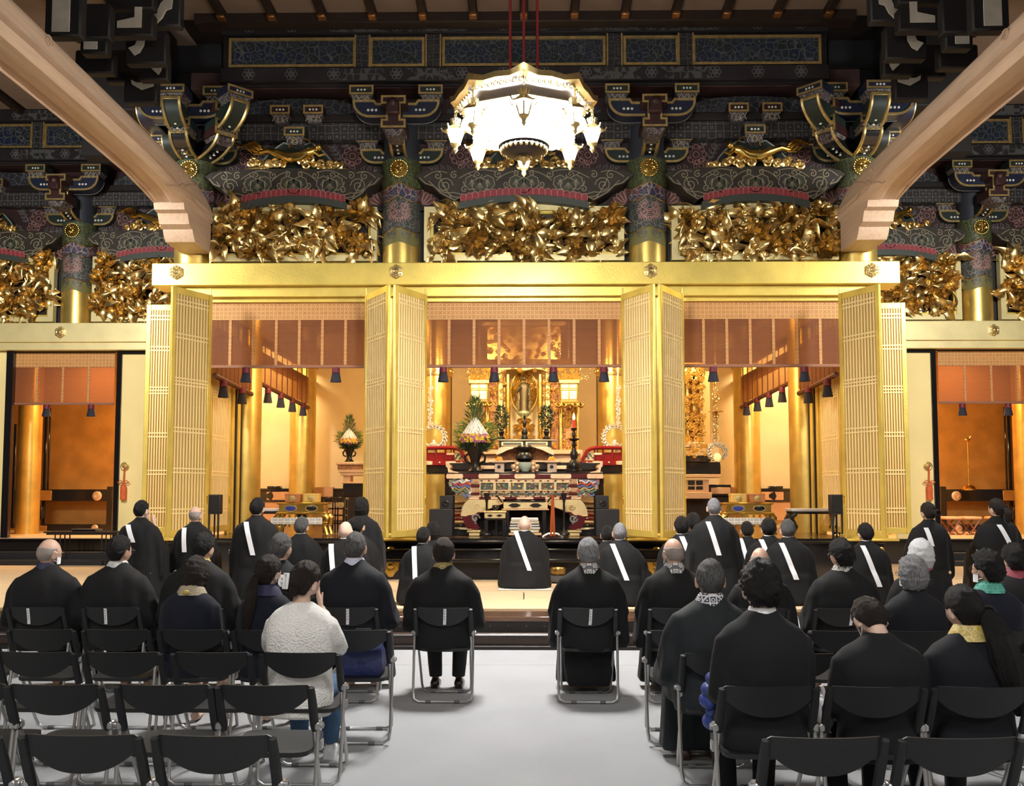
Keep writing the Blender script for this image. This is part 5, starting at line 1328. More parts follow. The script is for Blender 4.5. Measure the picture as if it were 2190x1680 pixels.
for s, nm in ((-1, 'left'), (1, 'right')):
    t = thing('gilt_cup', 'small gilt double cup beside the %s side of the celadon bowl' % nm, 'cup'); Y = Y3 - .1
    for dx, v in ((17, 993), (17, 1001), (25, 998)):
        q, c = lathe_px(1123.5 + s * dx, Y, [(0, v - 6), (5, v - 5), (6.5, v - 1), (5, v + 4), (3, v + 6), (4, v + 9), (0, v + 9)]); b = MB(); b.lathe(q, 14, c); b.build('cup_body', FIT, t)
    cx = 1068 if s < 0 else 1181
    t = thing('offering_stand', 'pale wooden offering stand with round hole, %s of the celadon bowl' % nm, 'offering stand'); Y = Y3 - .1; pp = P(Y)
    b = MB(); pp(b, cx - 10, cx + 10, 989, 1010, .16, .008); b.build('pedestal', mat('pale_offering_wood', (.62, .42, .28), .5), t)
    b = MB(); pp(b, cx - 16, cx + 16, 985, 989, .26, .006, -.05); b.build('tray', mat('pale_offering_wood', (.62, .42, .28), .5), t)
    b = MB(); b.M = T(X(cx - 1, Y), Y - .002, Z(998, Y)) @ rotx(R(90)); b.lathe([(.032, 0), (.032, .004), (0, .004)], 18); b.build('round_hole', BLKM, t)
    for k, (dx, dz, dy) in enumerate(((-5, 0, 0), (0, 0, -.03), (5, 0, .0), (-2.5, 4, .01), (3, 4, 0), (0, 0, .06))):
        o = thing('mandarin', '%s orange on the offering stand %s of the celadon bowl' % (('outer', 'front', 'inner', 'upper outer', 'upper inner', 'rear')[k], nm), 'orange', (X(cx - 1 + dx, Y), Y + .06 + dy, Z(982.5 - dz, Y)), 0, 'oranges on the %s offering stand' % nm)
        b = MB(); b.sphere((0, 0, 0), (.028, .028, .024), 12, 8); b.build('fruit', mat('orange_peel', (.85, .32, .03), .45, 0, .1, 30), o)
        b = MB(); b.sphere((0, 0, .024), (.006, .006, .004), 6, 4); b.build('stalk', mat('leaf_green', (.06, .12, .03), .6), o)
# ---- flower arrangement
GRN1 = mat('pine_green', (.055, .13, .03), .6, 0, .5, 8); GRN2 = mat('yellow_green_leaf', (.18, .26, .035), .55, 0, .4, 8); GRN3 = mat('dark_green_leaf', (.018, .055, .02), .5, 0, .4, 8)
WFL = mat('white_petal', (.85, .86, .84), .6); PFL = mat('pink_petal', (.50, .16, .32), .6); YFL = mat('yellow_petal', (.85, .62, .05), .6)
BL = MB(); BL.add([(0, -.16, 0), (.5, -.12, .05), (1, 0, -.05), (.5, .12, .05), (0, .16, 0), (.5, 0, -.03)], [(0, 1, 5), (1, 2, 5), (2, 3, 5), (3, 4, 5), (4, 0, 5)])
def foliage(name, m, parent, pts, seed):
    b = MB(); r = random.Random(seed)
    for (x, y, z, dx, dz, l, w) in pts:
        d = V((dx, r.uniform(-.6, .35), dz)).normalized(); q = d.to_track_quat('X', 'Z').to_matrix().to_4x4()
        b.M = T(x, y, z) @ q @ rotx(r.uniform(0, 6.3)) @ scl(l, w, l); b.add(BL.v, BL.f)
    b.M = None; return b.build(name, m, parent, kind='stuff')
def blossom(m, nm):
    b = MB()
    for k, (n, r, tl) in enumerate(((9, 1, .25), (7, .7, .7), (4, .4, 1.1))):
        for i in range(n): b.M = rotz(2 * pi * i / n + k) @ roty(-tl) @ scl(r, 1.6 * r, r); b.add(BL.v, BL.f)
    return b.mesh(nm, [m])
BW, BP, BY = blossom(WFL, 'white_flower'), blossom(PFL, 'pink_flower'), blossom(YFL, 'yellow_flower')
def arrangement(cx, Y, s, base, label, vase_m, vz, seed):
    """s: px scale; base: py where the vase meets its table"""
    k = Y / F * s; x0 = X(cx, Y); zb = Z(base, Y); t = thing('flower_arrangement', label, 'flowers', (x0, Y, zb)); r = random.Random(seed)
    b = MB(); b.lathe([(q * k, h * k) for q, h in ((0, 0), (16, 0), (17, 3), (12, 8), (9, 16), (10, 26), (14, 38), (20, 50), (22, 55), (20, 56), (16, 50), (0, 46))], 24); b.build('vase', vase_m, t)
    for sg in (-1, 1):
        b = MB(); b.tube([(sg * 11 * k, 0, 20 * k), (sg * 20 * k, 0, 24 * k), (sg * 22 * k, 0, 34 * k), (sg * 15 * k, 0, 40 * k)], 3 * k, 6); b.build('vase_handle', vase_m, t)
    H = 170
    def pt(h, w, out=1.0):
        a = r.uniform(-pi, pi); q = w * sqrt(r.random()) * out
        return cos(a) * q * k, sin(a) * q * k * .8, h * k
    pts = []
    for i in range(420):   # pine top
        h = r.uniform(100, 158); w = 6 + 13 * min(1, (158 - h) / 30) * (.6 + .4 * abs(sin(h * .21))); x, y, z = pt(h, w); pts.append((x, y, z, x * 2 / k / 20, 1.4, r.uniform(9, 17) * k, 2.2 * k))
    foliage('pine_branches', GRN1, t, pts, seed)
    pts = []
    for i in range(520):
        h = r.uniform(48, 108); w = (22 + 24 * sin(pi * (h - 40) / 80)); a = r.uniform(-pi, pi); q = w * r.uniform(.55, 1); x, y, z = cos(a) * q * k, abs(sin(a)) * q * k * .9 , h * k; pts.append((x, y, z, cos(a) * 1.2, r.uniform(-.2, .9), r.uniform(10, 19) * k, 6 * k))
    foliage('leafy_sprays', GRN2, t, pts, seed + 1)
    pts = []
    for i in range(420):
        h = r.uniform(46, 74); w = 18 + (h - 46) * .75; a = r.uniform(-pi, pi); q = w * r.uniform(.3, 1); x, y, z = cos(a) * q * k, sin(a) * q * k * .9, h * k; pts.append((x, y, z, cos(a) * 1.2, r.uniform(-.5, .5), r.uniform(8, 16) * k, 7 * k))
    foliage('dark_leaves', GRN3, t, pts, seed + 2)
    n = 0
    for lay in range(11):
        h = 82 + lay * 3.3; w = 27 * (1 - lay / 11.5) ** .9
        m_ = max(3, int(w * .62))
        for i in range(m_):
            a = -pi * (i + .5) / m_ + r.uniform(-.1, .1); link('white_flower', BW, t, M=T(cos(a) * w * k, (sin(a) * w * .8 - 4) * k, h * k) @ rotz(a + pi / 2) @ rotx(R(62)) @ rotz(r.uniform(0, 6)) @ scl(*(3.5 * k,) * 3))
    for lay in range(4):
        h = 66 + lay * 4.3; w = 33 - abs(lay - 1) * 2
        for i in range(15):
            a = -pi * (i + .5) / 15 + r.uniform(-.08, .08); link(*((('yellow_flower', BY) if r.random() < .5 else ('pink_flower', BP))), t, M=T(cos(a) * w * k, (sin(a) * w * .8 - 6) * k, h * k) @ rotz(a + pi / 2) @ rotx(R(75)) @ rotz(r.uniform(0, 6)) @ scl(*(4.8 * k,) * 3))
    return t
Yv = YA + .30
arrangement(1016, Yv, 1.0, 1010, 'tall cone of white, pink and yellow flowers with pine on the main altar', BRZ, 0, 3)
for s, nm in ((-1, 'left'), (1, 'right')):     # small shikimi bushes
    cx = 1120.5 + s * 48.5; Y = Y2 + .2; k = Y / F; t = thing('evergreen_vase', 'dark evergreen sprig in a small black vase on the %s of the statue' % nm, 'plant', (X(cx, Y), Y, Z(938, Y))); r = random.Random(8 + s)
    b = MB(); b.lathe([(q * k, h * k) for q, h in ((0, 0), (8, 0), (8, 2), (4, 6), (5, 10), (7, 15), (4, 19), (6, 21), (0, 21))], 18); b.build('vase', BRZ, t)
    pts = []
    for i in range(420):
        h = r.uniform(22, 70); w = 3 + 12 * sin(pi * min(1, (h - 18) / 54)) ** .7; a = r.uniform(-pi, pi); q = w * sqrt(r.random()); pts.append((cos(a) * q * k, sin(a) * q * k, h * k, cos(a), r.uniform(-.2, 1), r.uniform(4, 8) * k, 7 * k))
    foliage('foliage', GRN3, t, pts, 11 + s)
# ---- candlestick with red candle
Y = YA + .3; t = pot('tall_candlestick', 'dark bronze candlestick with a lit red candle on the altar', 'candlestick', 1228, Y, [(0, 1008), (17, 1008), (17, 1004), (12, 1002), (14, 996), (11, 988), (6, 982), (8, 977), (8, 968), (5, 962), (3.5, 955), (6, 950), (3, 944), (11, 940), (12, 938), (3, 936), (4, 928), (2, 922), (6, 918), (7, 915), (0, 915)], BRZ, 'stem')
q, c = lathe_px(1228, Y, [(0, 915), (2.6, 915), (3.4, 898), (0, 898)]); b = MB(); b.lathe(q, 14, c); b.build('red_candle', mat('red_wax', (.65, .04, .02), .4, emit=(.6, .05, .02, .35)), t)
q, c = lathe_px(1228, Y, [(0, 898), (2.2, 896), (2.8, 892), (1.6, 887), (0, 882)]); b = MB(); b.lathe(q, 12, c); b.build('flame', mat('candle_flame', (1, .8, .4), .5, emit=(1, .75, .4, 9)), t)

# ---- shrine with the standing statue
YH = 18.2; pz = P(YH)
S = thing('altar_shrine', 'gilded shrine with carved pillars and canopy framing the standing statue', 'shrine')
def parts(name, m, fn, **k): b = MB(); fn(b); return b.build(name, m, S, **k)
parts('base', FIT, lambda b: [pz(b, 1000, 1242, 962, 972, 1.2, .01, -.2), pz(b, 1010, 1232, 972, 1010, 1.0, .01, -.1)])
parts('base_core', CARVR, lambda b: b.box(X(1012, YH), X(1230, YH), YH, YH + .9, ZN, Z(1010, YH)))
for s in (1, -1):
    def bx(name, m, a, c, q0, q1, d=.15, dy=0.0, ch=.008):
        xa, xb = sorted((s * X(a, YH), s * X(c, YH))); return parts(name, m, lambda b: b.box(xa, xb, YH + dy, YH + dy + d, Z(q1, YH), Z(q0, YH), ch))
    bx('carved_side_panel', CARVR, 1046, 1064, 800, 962, .1, .1); bx('bright_pillar', CARVG, 1065, 1075, 780, 962, .12); bx('ornate_pillar', CARVG, 1076, 1083, 800, 962, .1, .1)
    bx('lamp_pillar', CARVR, 1006, 1042, 868, 962, .3, -.1); bx('pillar_edge', GOLDB, 1004, 1009, 868, 962, .1, -.15); bx('pillar_edge', GOLDB, 1040, 1046, 868, 962, .1, -.15)
    parts('round_pillar', GOLDB, lambda b: b.lathe([(.05, Z(938, YH)), (.05, Z(800, YH))], 20, (s * X(1086, YH), YH + .05, 0)))
    rr = random.Random(20); b = MB()
    for i in range(46):
        u, v = 1008 + rr.random() * 32, 872 + rr.random() * 86; b.tube([(x, YH - .12, z) for x, z in spiral(s * X(u, YH), Z(v, YH), .05, 1.2, rr.uniform(0, 6), rr.choice((-1, 1)), 10)], .012, 4)
    for i in range(60):
        u, v = 1047 + rr.random() * 36, 790 + rr.random() * 168; b.tube([(x, YH - .01, z) for x, z in spiral(s * X(u, YH), Z(v, YH), .045, 1.1, rr.uniform(0, 6), rr.choice((-1, 1)), 8)], .011, 4)
    b.build('scroll_carving', GOLDK, S, kind='stuff')
parts('back_glow_panel', mat('shrine_gold_back', (.96, .80, .42), .35, .6, .08, 6), lambda b: pz(b, 1080, 1161, 780, 962, .05, 0, .6))
can = [(1064, 772), (1178, 772), (1178, 800), (1160, 792), (1140, 790), (1121, 794), (1102, 790), (1082, 792), (1064, 800)]
parts('canopy', CARVG, lambda b: b.prism([(X(u, YH), Z(v, YH)) for u, v in can], YH - .12, YH + .1))
parts('roof', GOLDK, lambda b: [pz(b, 1040, 1202, 700, 772, .8, .02, -.1), pz(b, 1030, 1212, 690, 702, 1.0, .02, -.2), pz(b, 1060, 1180, 670, 692, .7, .02, -.1)])
b = MB(); rr = random.Random(31)
for i in range(150):
    u, v = 1040 + rr.random() * 162, 690 + rr.random() * 105; b.tube([(x, YH - .14, z) for x, z in spiral(X(u, YH), Z(v, YH), .05, 1.2, rr.uniform(0, 6), rr.choice((-1, 1)), 8)], .012, 4)
b.build('roof_carving', GOLDK, S, kind='stuff')
# statue (a generic robed standing figure) with pierced halo and lotus seat
Y = YH + .25; k = Y / F
ST = thing('standing_statue', 'small gilt standing figure in robes before a pierced halo, inside the shrine', 'statue', (X(1121, Y), Y, 0))
def zz(v): return Z(v, Y)
STM = mat('aged_gilt_statue', (.20, .15, .075), .45, .6, .3, 14)
def ring_e(cx, cy, z, rx, ry, n=20, f=0.0): return [(cx + rx * cos(2 * pi * i / n) * (1 + f * cos(8 * pi * i / n)), cy + ry * sin(2 * pi * i / n), z) for i in range(n)]
b = MB(); b.loft([ring_e(0, 0, zz(v), w * k, d * k, 24, f) for v, w, d, f in ((879, 9.5, 7, .06), (870, 9, 6.5, .08), (855, 8.5, 6, .08), (842, 9, 6, .06), (832, 10.5, 6.5, .03), (824, 11.5, 6, .02), (819, 8, 5, 0), (817, 3.4, 3.2, 0), (814, 3.2, 3.2, 0))])
b.sphere((0, -.005, zz(809)), (4.3 * k, 4.6 * k, 5.6 * k), 16, 12); b.sphere((0, 0, zz(803)), (2.2 * k, 2.4 * k, 2.2 * k), 10, 8)
b.tube([(-11 * k, 0, zz(826)), (-13 * k, -3 * k, zz(840)), (-9 * k, -8 * k, zz(832)), (-6 * k, -9 * k, zz(828))], [2.8 * k, 2.8 * k, 2 * k, 1.6 * k], 8)
b.tube([(11 * k, 0, zz(826)), (13 * k, -2 * k, zz(842)), (12 * k, -6 * k, zz(852)), (11 * k, -7 * k, zz(857))], [2.8 * k, 2.8 * k, 2 * k, 1.6 * k], 8)
b.build('figure', STM, ST)
b = MB()
for s in (-1, 1): b.loft([[(s * (10 + q[0]) * k, q[1] * k, zz(v)) for q in ((0, -4), (4, -3), (4.5, 2), (0, 3))] for v in (832, 850, 868, 877)])
b.build('hanging_sleeves', STM, ST)
b = MB(); rr = random.Random(2)
for i in range(110):
    a = rr.uniform(0, 2 * pi); q = rr.uniform(.55, 1.0); b.tube([(x, .14, z) for x, z in spiral(cos(a) * 28 * k * q, zz(836) + sin(a) * 44 * k * q, .035, 1.1, rr.uniform(0, 6), 1, 8)], .011, 4)
b.tube([(29 * k * cos(a), .14, zz(836) + 46 * k * sin(a)) for a in [2 * pi * i / 40 for i in range(40)]], .014, 5, True)
b.build('pierced_halo', GOLDB, ST, kind='stuff')
b = MB()
for ri, (n, r, tl) in enumerate(((12, 11, .6), (10, 9, 1.0))):
    for i in range(n):
        b.M = T(0, 0, zz(891 - ri * 4)) @ rotz(2 * pi * i / n) @ T(r * .5 * k, 0, 0) @ roty(-tl) @ scl(13 * k, 17 * k, 13 * k); b.add(BL.v, BL.f)
b.M = None; b.lathe([(0, zz(892)), (6 * k, zz(893)), (12 * k, zz(884)), (11 * k, zz(879)), (0, zz(879))], 20); b.build('lotus_seat', mat('pale_jade_lotus', (.46, .52, .30), .4, 0, .2, 12), ST)
b = MB(); b.lathe([(24 * k, zz(938)), (24 * k, zz(932)), (18 * k, zz(930)), (16 * k, zz(924)), (20 * k, zz(920)), (14 * k, zz(914)), (10 * k, zz(906)), (16 * k, zz(900)), (13 * k, zz(895)), (0, zz(893))], 8)
for i in range(18): a = 2 * pi * i / 18; b.tube([(x + cos(a) * 18 * k, sin(a) * 18 * k, z) for x, z in spiral(0, zz(912), .05, 1.2, i, 1, 8)], .014, 4)
b.build('gilt_pedestal', GOLDK, ST)
# small censer in front of the statue
pot('small_censer', 'small dark censer standing before the statue pedestal', 'censer', 1122, Y2 + .1, [(0, 938), (7, 938), (7, 934), (5, 930), (7, 925), (5, 919), (2, 914), (4, 906), (4, 902), (1.5, 898), (3, 890), (0, 887)], BRZ)
# square hanging lanterns, wreaths and scroll columns either side
for s, nm in ((1, 'left'), (-1, 'right')):
    Y = 17.6; t = thing('square_lantern', 'square gilt hanging lantern with pale panels %s of the shrine' % nm, 'lantern'); q = P(Y)
    def bb(name, m, a, c, v0, v1, d=.3, dy=0.0, ch=.006):
        xa, xb = sorted((s * X(a, Y), s * X(c, Y))); b = MB(); b.box(xa, xb, Y + dy, Y + dy + d, Z(v1, Y), Z(v0, Y), ch); return b.build(name, m, t)
    bb('lantern_body', mat('lantern_paper', (.90, .74, .46), .5, .1, 0, emit=(1, .72, .38, .35)), 1007, 1041, 820, 858); bb('roof', GOLDB, 1002, 1046, 812, 820, .4, -.05); bb('base_rail', GOLDB, 1005, 1043, 856, 861, .34, -.02)
    for a in (1006, 1023, 1040): bb('corner_post', GOLDB, a, a + 2.5, 818, 858, .02, -.012)
    for v in (829, 833, 853): bb('cross_rail', GOLDB, 1006, 1042, v, v + 2, .02, -.012)
    b = MB()
    for a in (1000, 1012, 1036, 1048): b.tube([(x, Y - .03, z) for x, z in spiral(s * X(a, Y), Z(865, Y), .06, 1.2, 0, s, 10)], .025, 6)
    for a in range(-5, 6): b.sphere((s * X(1024 + a * 4.4, Y), Y, Z(864, Y)), .032, 8, 6)
    b.build('scalloped_base', GOLDB, t)
    rr = random.Random(5); b = MB()
    for i in range(50):
        u, v = 1004 + rr.random() * 42, 770 + rr.random() * 42; b.tube([(x, Y - .02, z) for x, z in spiral(s * X(u, Y), Z(v, Y), .05, 1.2, rr.uniform(0, 6), 1, 8)], .014, 4)
    for i in range(26):
        u = 978 + rr.random() * 28; v = 785 + rr.random() * (25 + (u - 978) * .4); b.sphere((s * X(u, Y), Y, Z(v, Y)), .012, 5, 4)
    b.build('crown_openwork', GOLDK, t, kind='stuff')
    b = MB(); b.tube([(s * X(1024, Y), Y + .15, Z(775, Y)), (s * X(1024, Y), Y + .15, 5.62)], .012, 6); b.build('hanging_chain', GOLDK, t)
    Y = 17.2; t = thing('gilt_wreath', 'round silvery gilt wreath lantern hanging at the %s edge of the altar opening' % nm, 'lantern')
    x, z = s * X(927, Y), Z(935, Y); b = MB()
    b.tube([(x + .20 * cos(a), Y, z + .20 * sin(a)) for a in [2 * pi * i / 32 for i in range(32)]], .035, 8, True)
    for i in range(20): a = 2 * pi * i / 20; b.tube([(u, Y - .04, w) for u, w in spiral(x + .205 * cos(a), z + .205 * sin(a), .055, 1.3, a, 1, 10)], .013, 5)
    b.build('wreath_ring', SILV, t)
    b = MB(); b.lathe([(.0, -.20), (.09, -.19), (.10, -.08), (.07, -.05), (.04, -.05), (.03, 0), (.0, .02)], 14, (x, Y, z - .05)); b.build('lamp_bowl', SILV, t)
    b = MB()
    for i in range(9): b.tube([(u, Y, w) for u, w in spiral(s * X(919, Y), Z(902 - i * 9, Y), .05, 1.4, i, 1 if i % 2 else -1, 12)], .016, 5)
    b.tube([(s * X(919, Y), Y, Z(905, Y)), (s * X(919, Y), Y, 5.6)], .012, 6); b.build('scroll_column', SILV, t)
    # red railing with painted cream panels, black bench under it
    Y = 16.7; t = thing('red_railing', 'red lacquer railing with curved end and gold fittings on the %s of the altar' % nm, 'railing')
    def rb(name, m, a, c, v0, v1, d=.08, dy=0.0, ch=.006):
        xa, xb = sorted((s * X(a, Y), s * X(c, Y))); b = MB(); b.box(xa, xb, Y + dy, Y + dy + d, Z(v1, Y), Z(v0, Y), ch); return b.build(name, m, t)
    rb('lower_rail', REDL, 905, 1003, 985, 995, .1, -.03); rb('back_panel', REDL, 905, 968, 967, 986, .04, .03); rb('painted_panel', mat('cream_panel', (.80, .62, .30), .5), 969, 990, 968, 984, .04, .02)
    b = MB(); b.tube([(s * X(u, Y), Y, Z(v, Y)) for u, v in ((905, 958), (945, 957), (966, 957), (978, 959), (986, 964), (991, 973), (997, 984))], .035, 8); b.build('curved_handrail', REDL, t)
    for a in (910, 930, 950, 968): rb('baluster', REDL, a, a + 4, 957, 986)
    for a, c, v0, v1 in ((955, 972, 968, 973), (953, 975, 986, 994), (905, 925, 986, 994)): rb('gold_fitting', FIT, a, c, v0, v1, .02, -.045)
    for a in (940, 987): b = MB(); b.sphere((s * X(a, Y), Y - .035, Z(989, Y)), .02, 8, 6); b.build('gold_stud', FIT, t)
    b = MB()
    for i in range(5): b.tube([(u, Y + .01, w) for u, w in spiral(s * X(974 + i * 3, Y), Z(979 - (i % 3) * 4, Y), .02, 1.2, i, 1, 8)], .006, 4)
    b.build('painted_beast', mat('teal_paint', (.06, .14, .16), .5), t)
    rb('end_post', FIT, 996, 1001, 962, 985, .06); rb('black_bench', BLK, 905, 1000, 995, 1010, .5); rb('bench_edge', BLK, 905, 996, 1010, 1013, .55, -.02); rb('bench_leg', BLK, 950, 1000, 1013, 1136, .4, .1)
# ---- things standing on the sill in front of the altar
for cx, nm in ((1041, 'left'), (1206, 'right')):
    Y = 15.1; pot('floor_candlestick', 'tall slim black candlestick on the %s in front of the altar' % nm, 'candlestick', cx, Y, [(0, 1143), (13, 1143), (12, 1139), (4, 1134), (2.2, 1128), (2.2, 1075), (4, 1066), (6, 1058), (6.5, 1054), (0, 1054)], BRZ)
Y = 15.05; q = P(Y)
t = thing('gilt_side_table', 'small gilt and black lacquer table in front of the altar, left of the kneeling priest', 'table')
for nm, m, a, c, v0, v1, d, dy in (('table_top', FITP, 1034, 1083, 1092, 1096, .35, -.02), ('openwork_band', FITP, 1036, 1081, 1096, 1108, .3, 0), ('dark_band', BLK, 1037, 1080, 1108, 1112, .3, 0), ('leg', BLK, 1036, 1044, 1112, 1146, .08, 0), ('leg', BLK, 1074, 1082, 1112, 1146, .08, 0), ('leg', BLK, 1058, 1064, 1112, 1146, .08, .2)):
    b = MB(); q(b, a, c, v0, v1, d, .006, dy); b.build(nm, m, t)
for a in (1048, 1068): b = MB(); b.prism([(X(a - 7, Y), Z(1102, Y)), (X(a, Y), Z(1105, Y)), (X(a + 7, Y), Z(1102, Y)), (X(a, Y), Z(1099, Y))], Y - .01, Y); b.build('openwork_lozenge', BLK, t)
pot('small_burner', 'small dark burner on the gilt side table', 'incense burner', 1060, Y + .12, [(0, 1092), (6, 1092), (4, 1088), (8, 1084), (7, 1080), (0, 1079)], BRZ)
t = thing('reading_desk', 'black and gilt reading desk before the altar, behind the kneeling priest', 'desk')
for nm, m, a, c, v0, v1, d, dy in (('desk_top', BLK, 1082, 1168, 1070, 1073, .4, .2), ('gilt_band', FITP, 1076, 1172, 1073, 1088, .3, .22), ('lower_band', FIT, 1072, 1175, 1088, 1091, .36, .2), ('leg', BLK, 1080, 1089, 1091, 1147, .1, .25), ('leg', BLK, 1160, 1169, 1091, 1147, .1, .25)):
    b = MB(); q(b, a, c, v0, v1, d, .006, dy); b.build(nm, m, t)
for a in (1100, 1146): b = MB(); b.prism([(X(a - 14, Y), Z(1080.5, Y)), (X(a - 5, Y), Z(1085, Y)), (X(a + 5, Y), Z(1085, Y)), (X(a + 14, Y), Z(1080.5, Y)), (X(a + 5, Y), Z(1076, Y)), (X(a - 5, Y), Z(1076, Y))], Y + .21, Y + .22); b.build('openwork_lozenge', BLK, t)
b = MB()
for s in (-1, 1): b.tube([(X(1122 + s * 49, Y), Y + .3, Z(1074, Y)), (X(1122 + s * 60, Y), Y + .3, Z(1060, Y))], .016, 6)
b.build('raised_arm', BLK, t)
for k, (v0, v1, w, m, c_) in enumerate(((1107, 1114, 29, WHITE, 'white'), (1114, 1120, 31, FITP, 'gold edged'), (1120, 1126, 33, DBLU, 'dark blue'), (1126, 1132, 33, SILV, 'silvery'), (1132, 1139, 31, GOLDO, 'brown gold'))):
    bk = thing('sutra_book', '%s folded book in the pile behind the kneeling priest' % c_, 'book'); b = MB(); q(b, 1122 - w, 1122 + w, v0, v1, .24, .008, -.02); b.build('cover', m, bk); b = MB(); q(b, 1122 - w + 2, 1122 + w - 2, v0 + 1.5, v1 - 1.5, .01, .001, -.026); b.build('page_edges', mat('page_white', (.7, .66, .55), .7), bk)
bk = thing('book_stand', 'low black stand with gilt rail under the pile of folded books', 'stand'); b = MB(); q(b, 1088, 1158, 1139, 1144, .28, .006, -.03); b.build('stand_top', FIT, bk)
for a in (1090, 1150): b = MB(); q(b, a, a + 6, 1144, 1147, .2, .003, 0); b.build('foot', BLK, bk)
t = thing('red_gong_stand', 'slim red lacquer stand with curved silver feet right of the kneeling priest', 'stand'); OR = mat('orange_lacquer', (.42, .09, .025), .25, 0, coat=.3)
b = MB()
for a in (1178, 1185): b.tube([(X(a, Y), Y, ZN + .02), (X(1182, Y), Y, Z(1066, Y)), (X(1182.5, Y), Y, Z(1056, Y))], .022, 8)
b.build('upright', OR, t)
b = MB()
for s in (-1, 1): b.tube([(X(1182, Y), Y, Z(1140, Y)), (X(1182 + s * 10, Y), Y, Z(1141, Y)), (X(1182 + s * 18, Y), Y, Z(1145, Y)), (X(1182 + s * 22, Y), Y, Z(1147.5, Y))], .018, 8)
b.build('curved_foot', SILV, t)
# bronze bowl gong on a cushion, on the mats
Y = YC - .55; t = pot('bowl_gong', 'bronze bowl gong on a grey cushion beside the kneeling priest', 'gong', 1193, Y, [(0, 1229), (13, 1229), (16, 1224), (17, 1216), (15.5, 1213), (14.5, 1216), (0, 1222)], mat('aged_brass', (.42, .26, .08), .35, .9, .3, 20))
q, c = lathe_px(1193, Y, [(0, 1243), (20, 1243), (22, 1237), (20, 1230), (0, 1229)]); b = MB(); b.lathe(q, 20, c); b.build('cushion', mat('grey_cushion', (.06, .055, .05), .8), t)

# ---- gilt altar and lantern in the right bay, flowers and stands in the left bay
Y = 18.6
t = thing('side_shrine', 'ornate gilt side shrine above stepped black and gold tables in the right bay', 'shrine'); q = P(Y)
def sp_(name, m, a, c, v0, v1, d=.2, dy=0.0): b = MB(); q(b, a, c, v0, v1, d, .008, dy); return b.build(name, m, t)
for a, c in ((1452, 1462), (1470, 1476), (1484, 1490), (1499, 1506)): sp_('gilt_pillar', CARVG, a, c, 800, 945)
sp_('inner_back', IVORYW, 1455, 1528, 790, 955, .1, .3); sp_('canopy', GOLDK, 1450, 1510, 775, 812); sp_('lintel', GOLDB, 1452, 1508, 898, 904)
sp_('white_cloth', mat('pale_peach_cloth', (.75, .55, .42), .7), 1450, 1496, 946, 957, .3, -.2); sp_('upper_table', BLK, 1450, 1515, 975, 988, .4, -.3); sp_('gold_top', FIT, 1450, 1531, 1015, 1022, .5, -.5); sp_('dark_shelf', BLK, 1450, 1540, 988, 1015, .3, -.1)
sp_('panel_front', FIT, 1450, 1508, 1026, 1052, .3, -.4); sp_('apron', FIT, 1450, 1512, 1052, 1066, .3, -.5); sp_('black_base', BLK, 1508, 1562, 1036, 1060, .3, -.1); sp_('fitting', FIT, 1518, 1560, 1042, 1056, .02, -.12); sp_('lower_body', BROWNW, 1450, 1560, 1060, 1132, .4, 0)
for a in (1464, 1481): sp_('window_panel', BLKM, a, a + 14, 1028, 1037, .02, -.42); sp_('window_panel', BLKM, a, a + 14, 1040, 1047, .02, -.42)
b = MB(); rr = random.Random(6)
for i in range(150):
    u, v = 1450 + rr.random() * 60, 785 + rr.random() * 158; b.tube([(x, Y - .03, z) for x, z in spiral(X(u, Y), Z(v, Y), .05, 1.2, rr.uniform(0, 6), 1, 8)], .013, 4)
for i in range(30):
    u, v = 1464 + rr.random() * 45, 950 + rr.random() * 26; b.tube([(x, Y - .32, z) for x, z in spiral(X(u, Y), Z(v, Y), .04, 1.2, rr.uniform(0, 6), 1, 8)], .011, 4)
b.build('scroll_carving', GOLDK, t, kind='stuff')
Y = 17.3; t = thing('round_hanging_lantern', 'round pierced gilt lantern on a long ornate hanger in the right bay', 'lantern'); x, z = X(1534, Y), Z(966, Y); b = MB(); rr = random.Random(9)
for i in range(40): a = 2 * pi * i / 40; b.tube([(u, Y - .03 * (i % 3), w) for u, w in spiral(x + .15 * cos(a), z + .13 * sin(a), .05, 1.3, a, 1, 9)], .012, 5)
b.tube([(x + .15 * cos(a), Y, z + .13 * sin(a)) for a in [2 * pi * i / 30 for i in range(30)]], .03, 6, True); b.build('pierced_ring', SILV, t)
b = MB(); b.sphere((x, Y - .05, z - .10), (.07, .06, .08), 14, 10); b.build('lamp_globe', mat('warm_lamp_globe', (.9, .55, .2), .3, .4, emit=(1, .6, .25, 1.2)), t)
b = MB()
for i in range(26): b.tube([(u, Y, w) for u, w in spiral(x - .01, z + .22 + i * .055, .055 if i % 7 else .09, 1.3, i, 1 if i % 2 else -1, 10)], .014, 5)
b.tube([(x, Y, z + .15), (x, Y, 5.6)], .010, 6); b.lathe([(.14, 0), (.14, .012), (0, .03)], 20, (x, Y, z + .74)); b.build('ornate_hanger', GOLDK, t)
Y = 17.9
arrangement(746, Y, .62, 988, 'smaller white and pink flower cone with pine in a dark vase in the left bay', BRZ, 0, 9)
t = thing('carved_pedestal_table', 'peach gold pedestal table under the flower cone of the left bay', 'table'); q = P(Y)
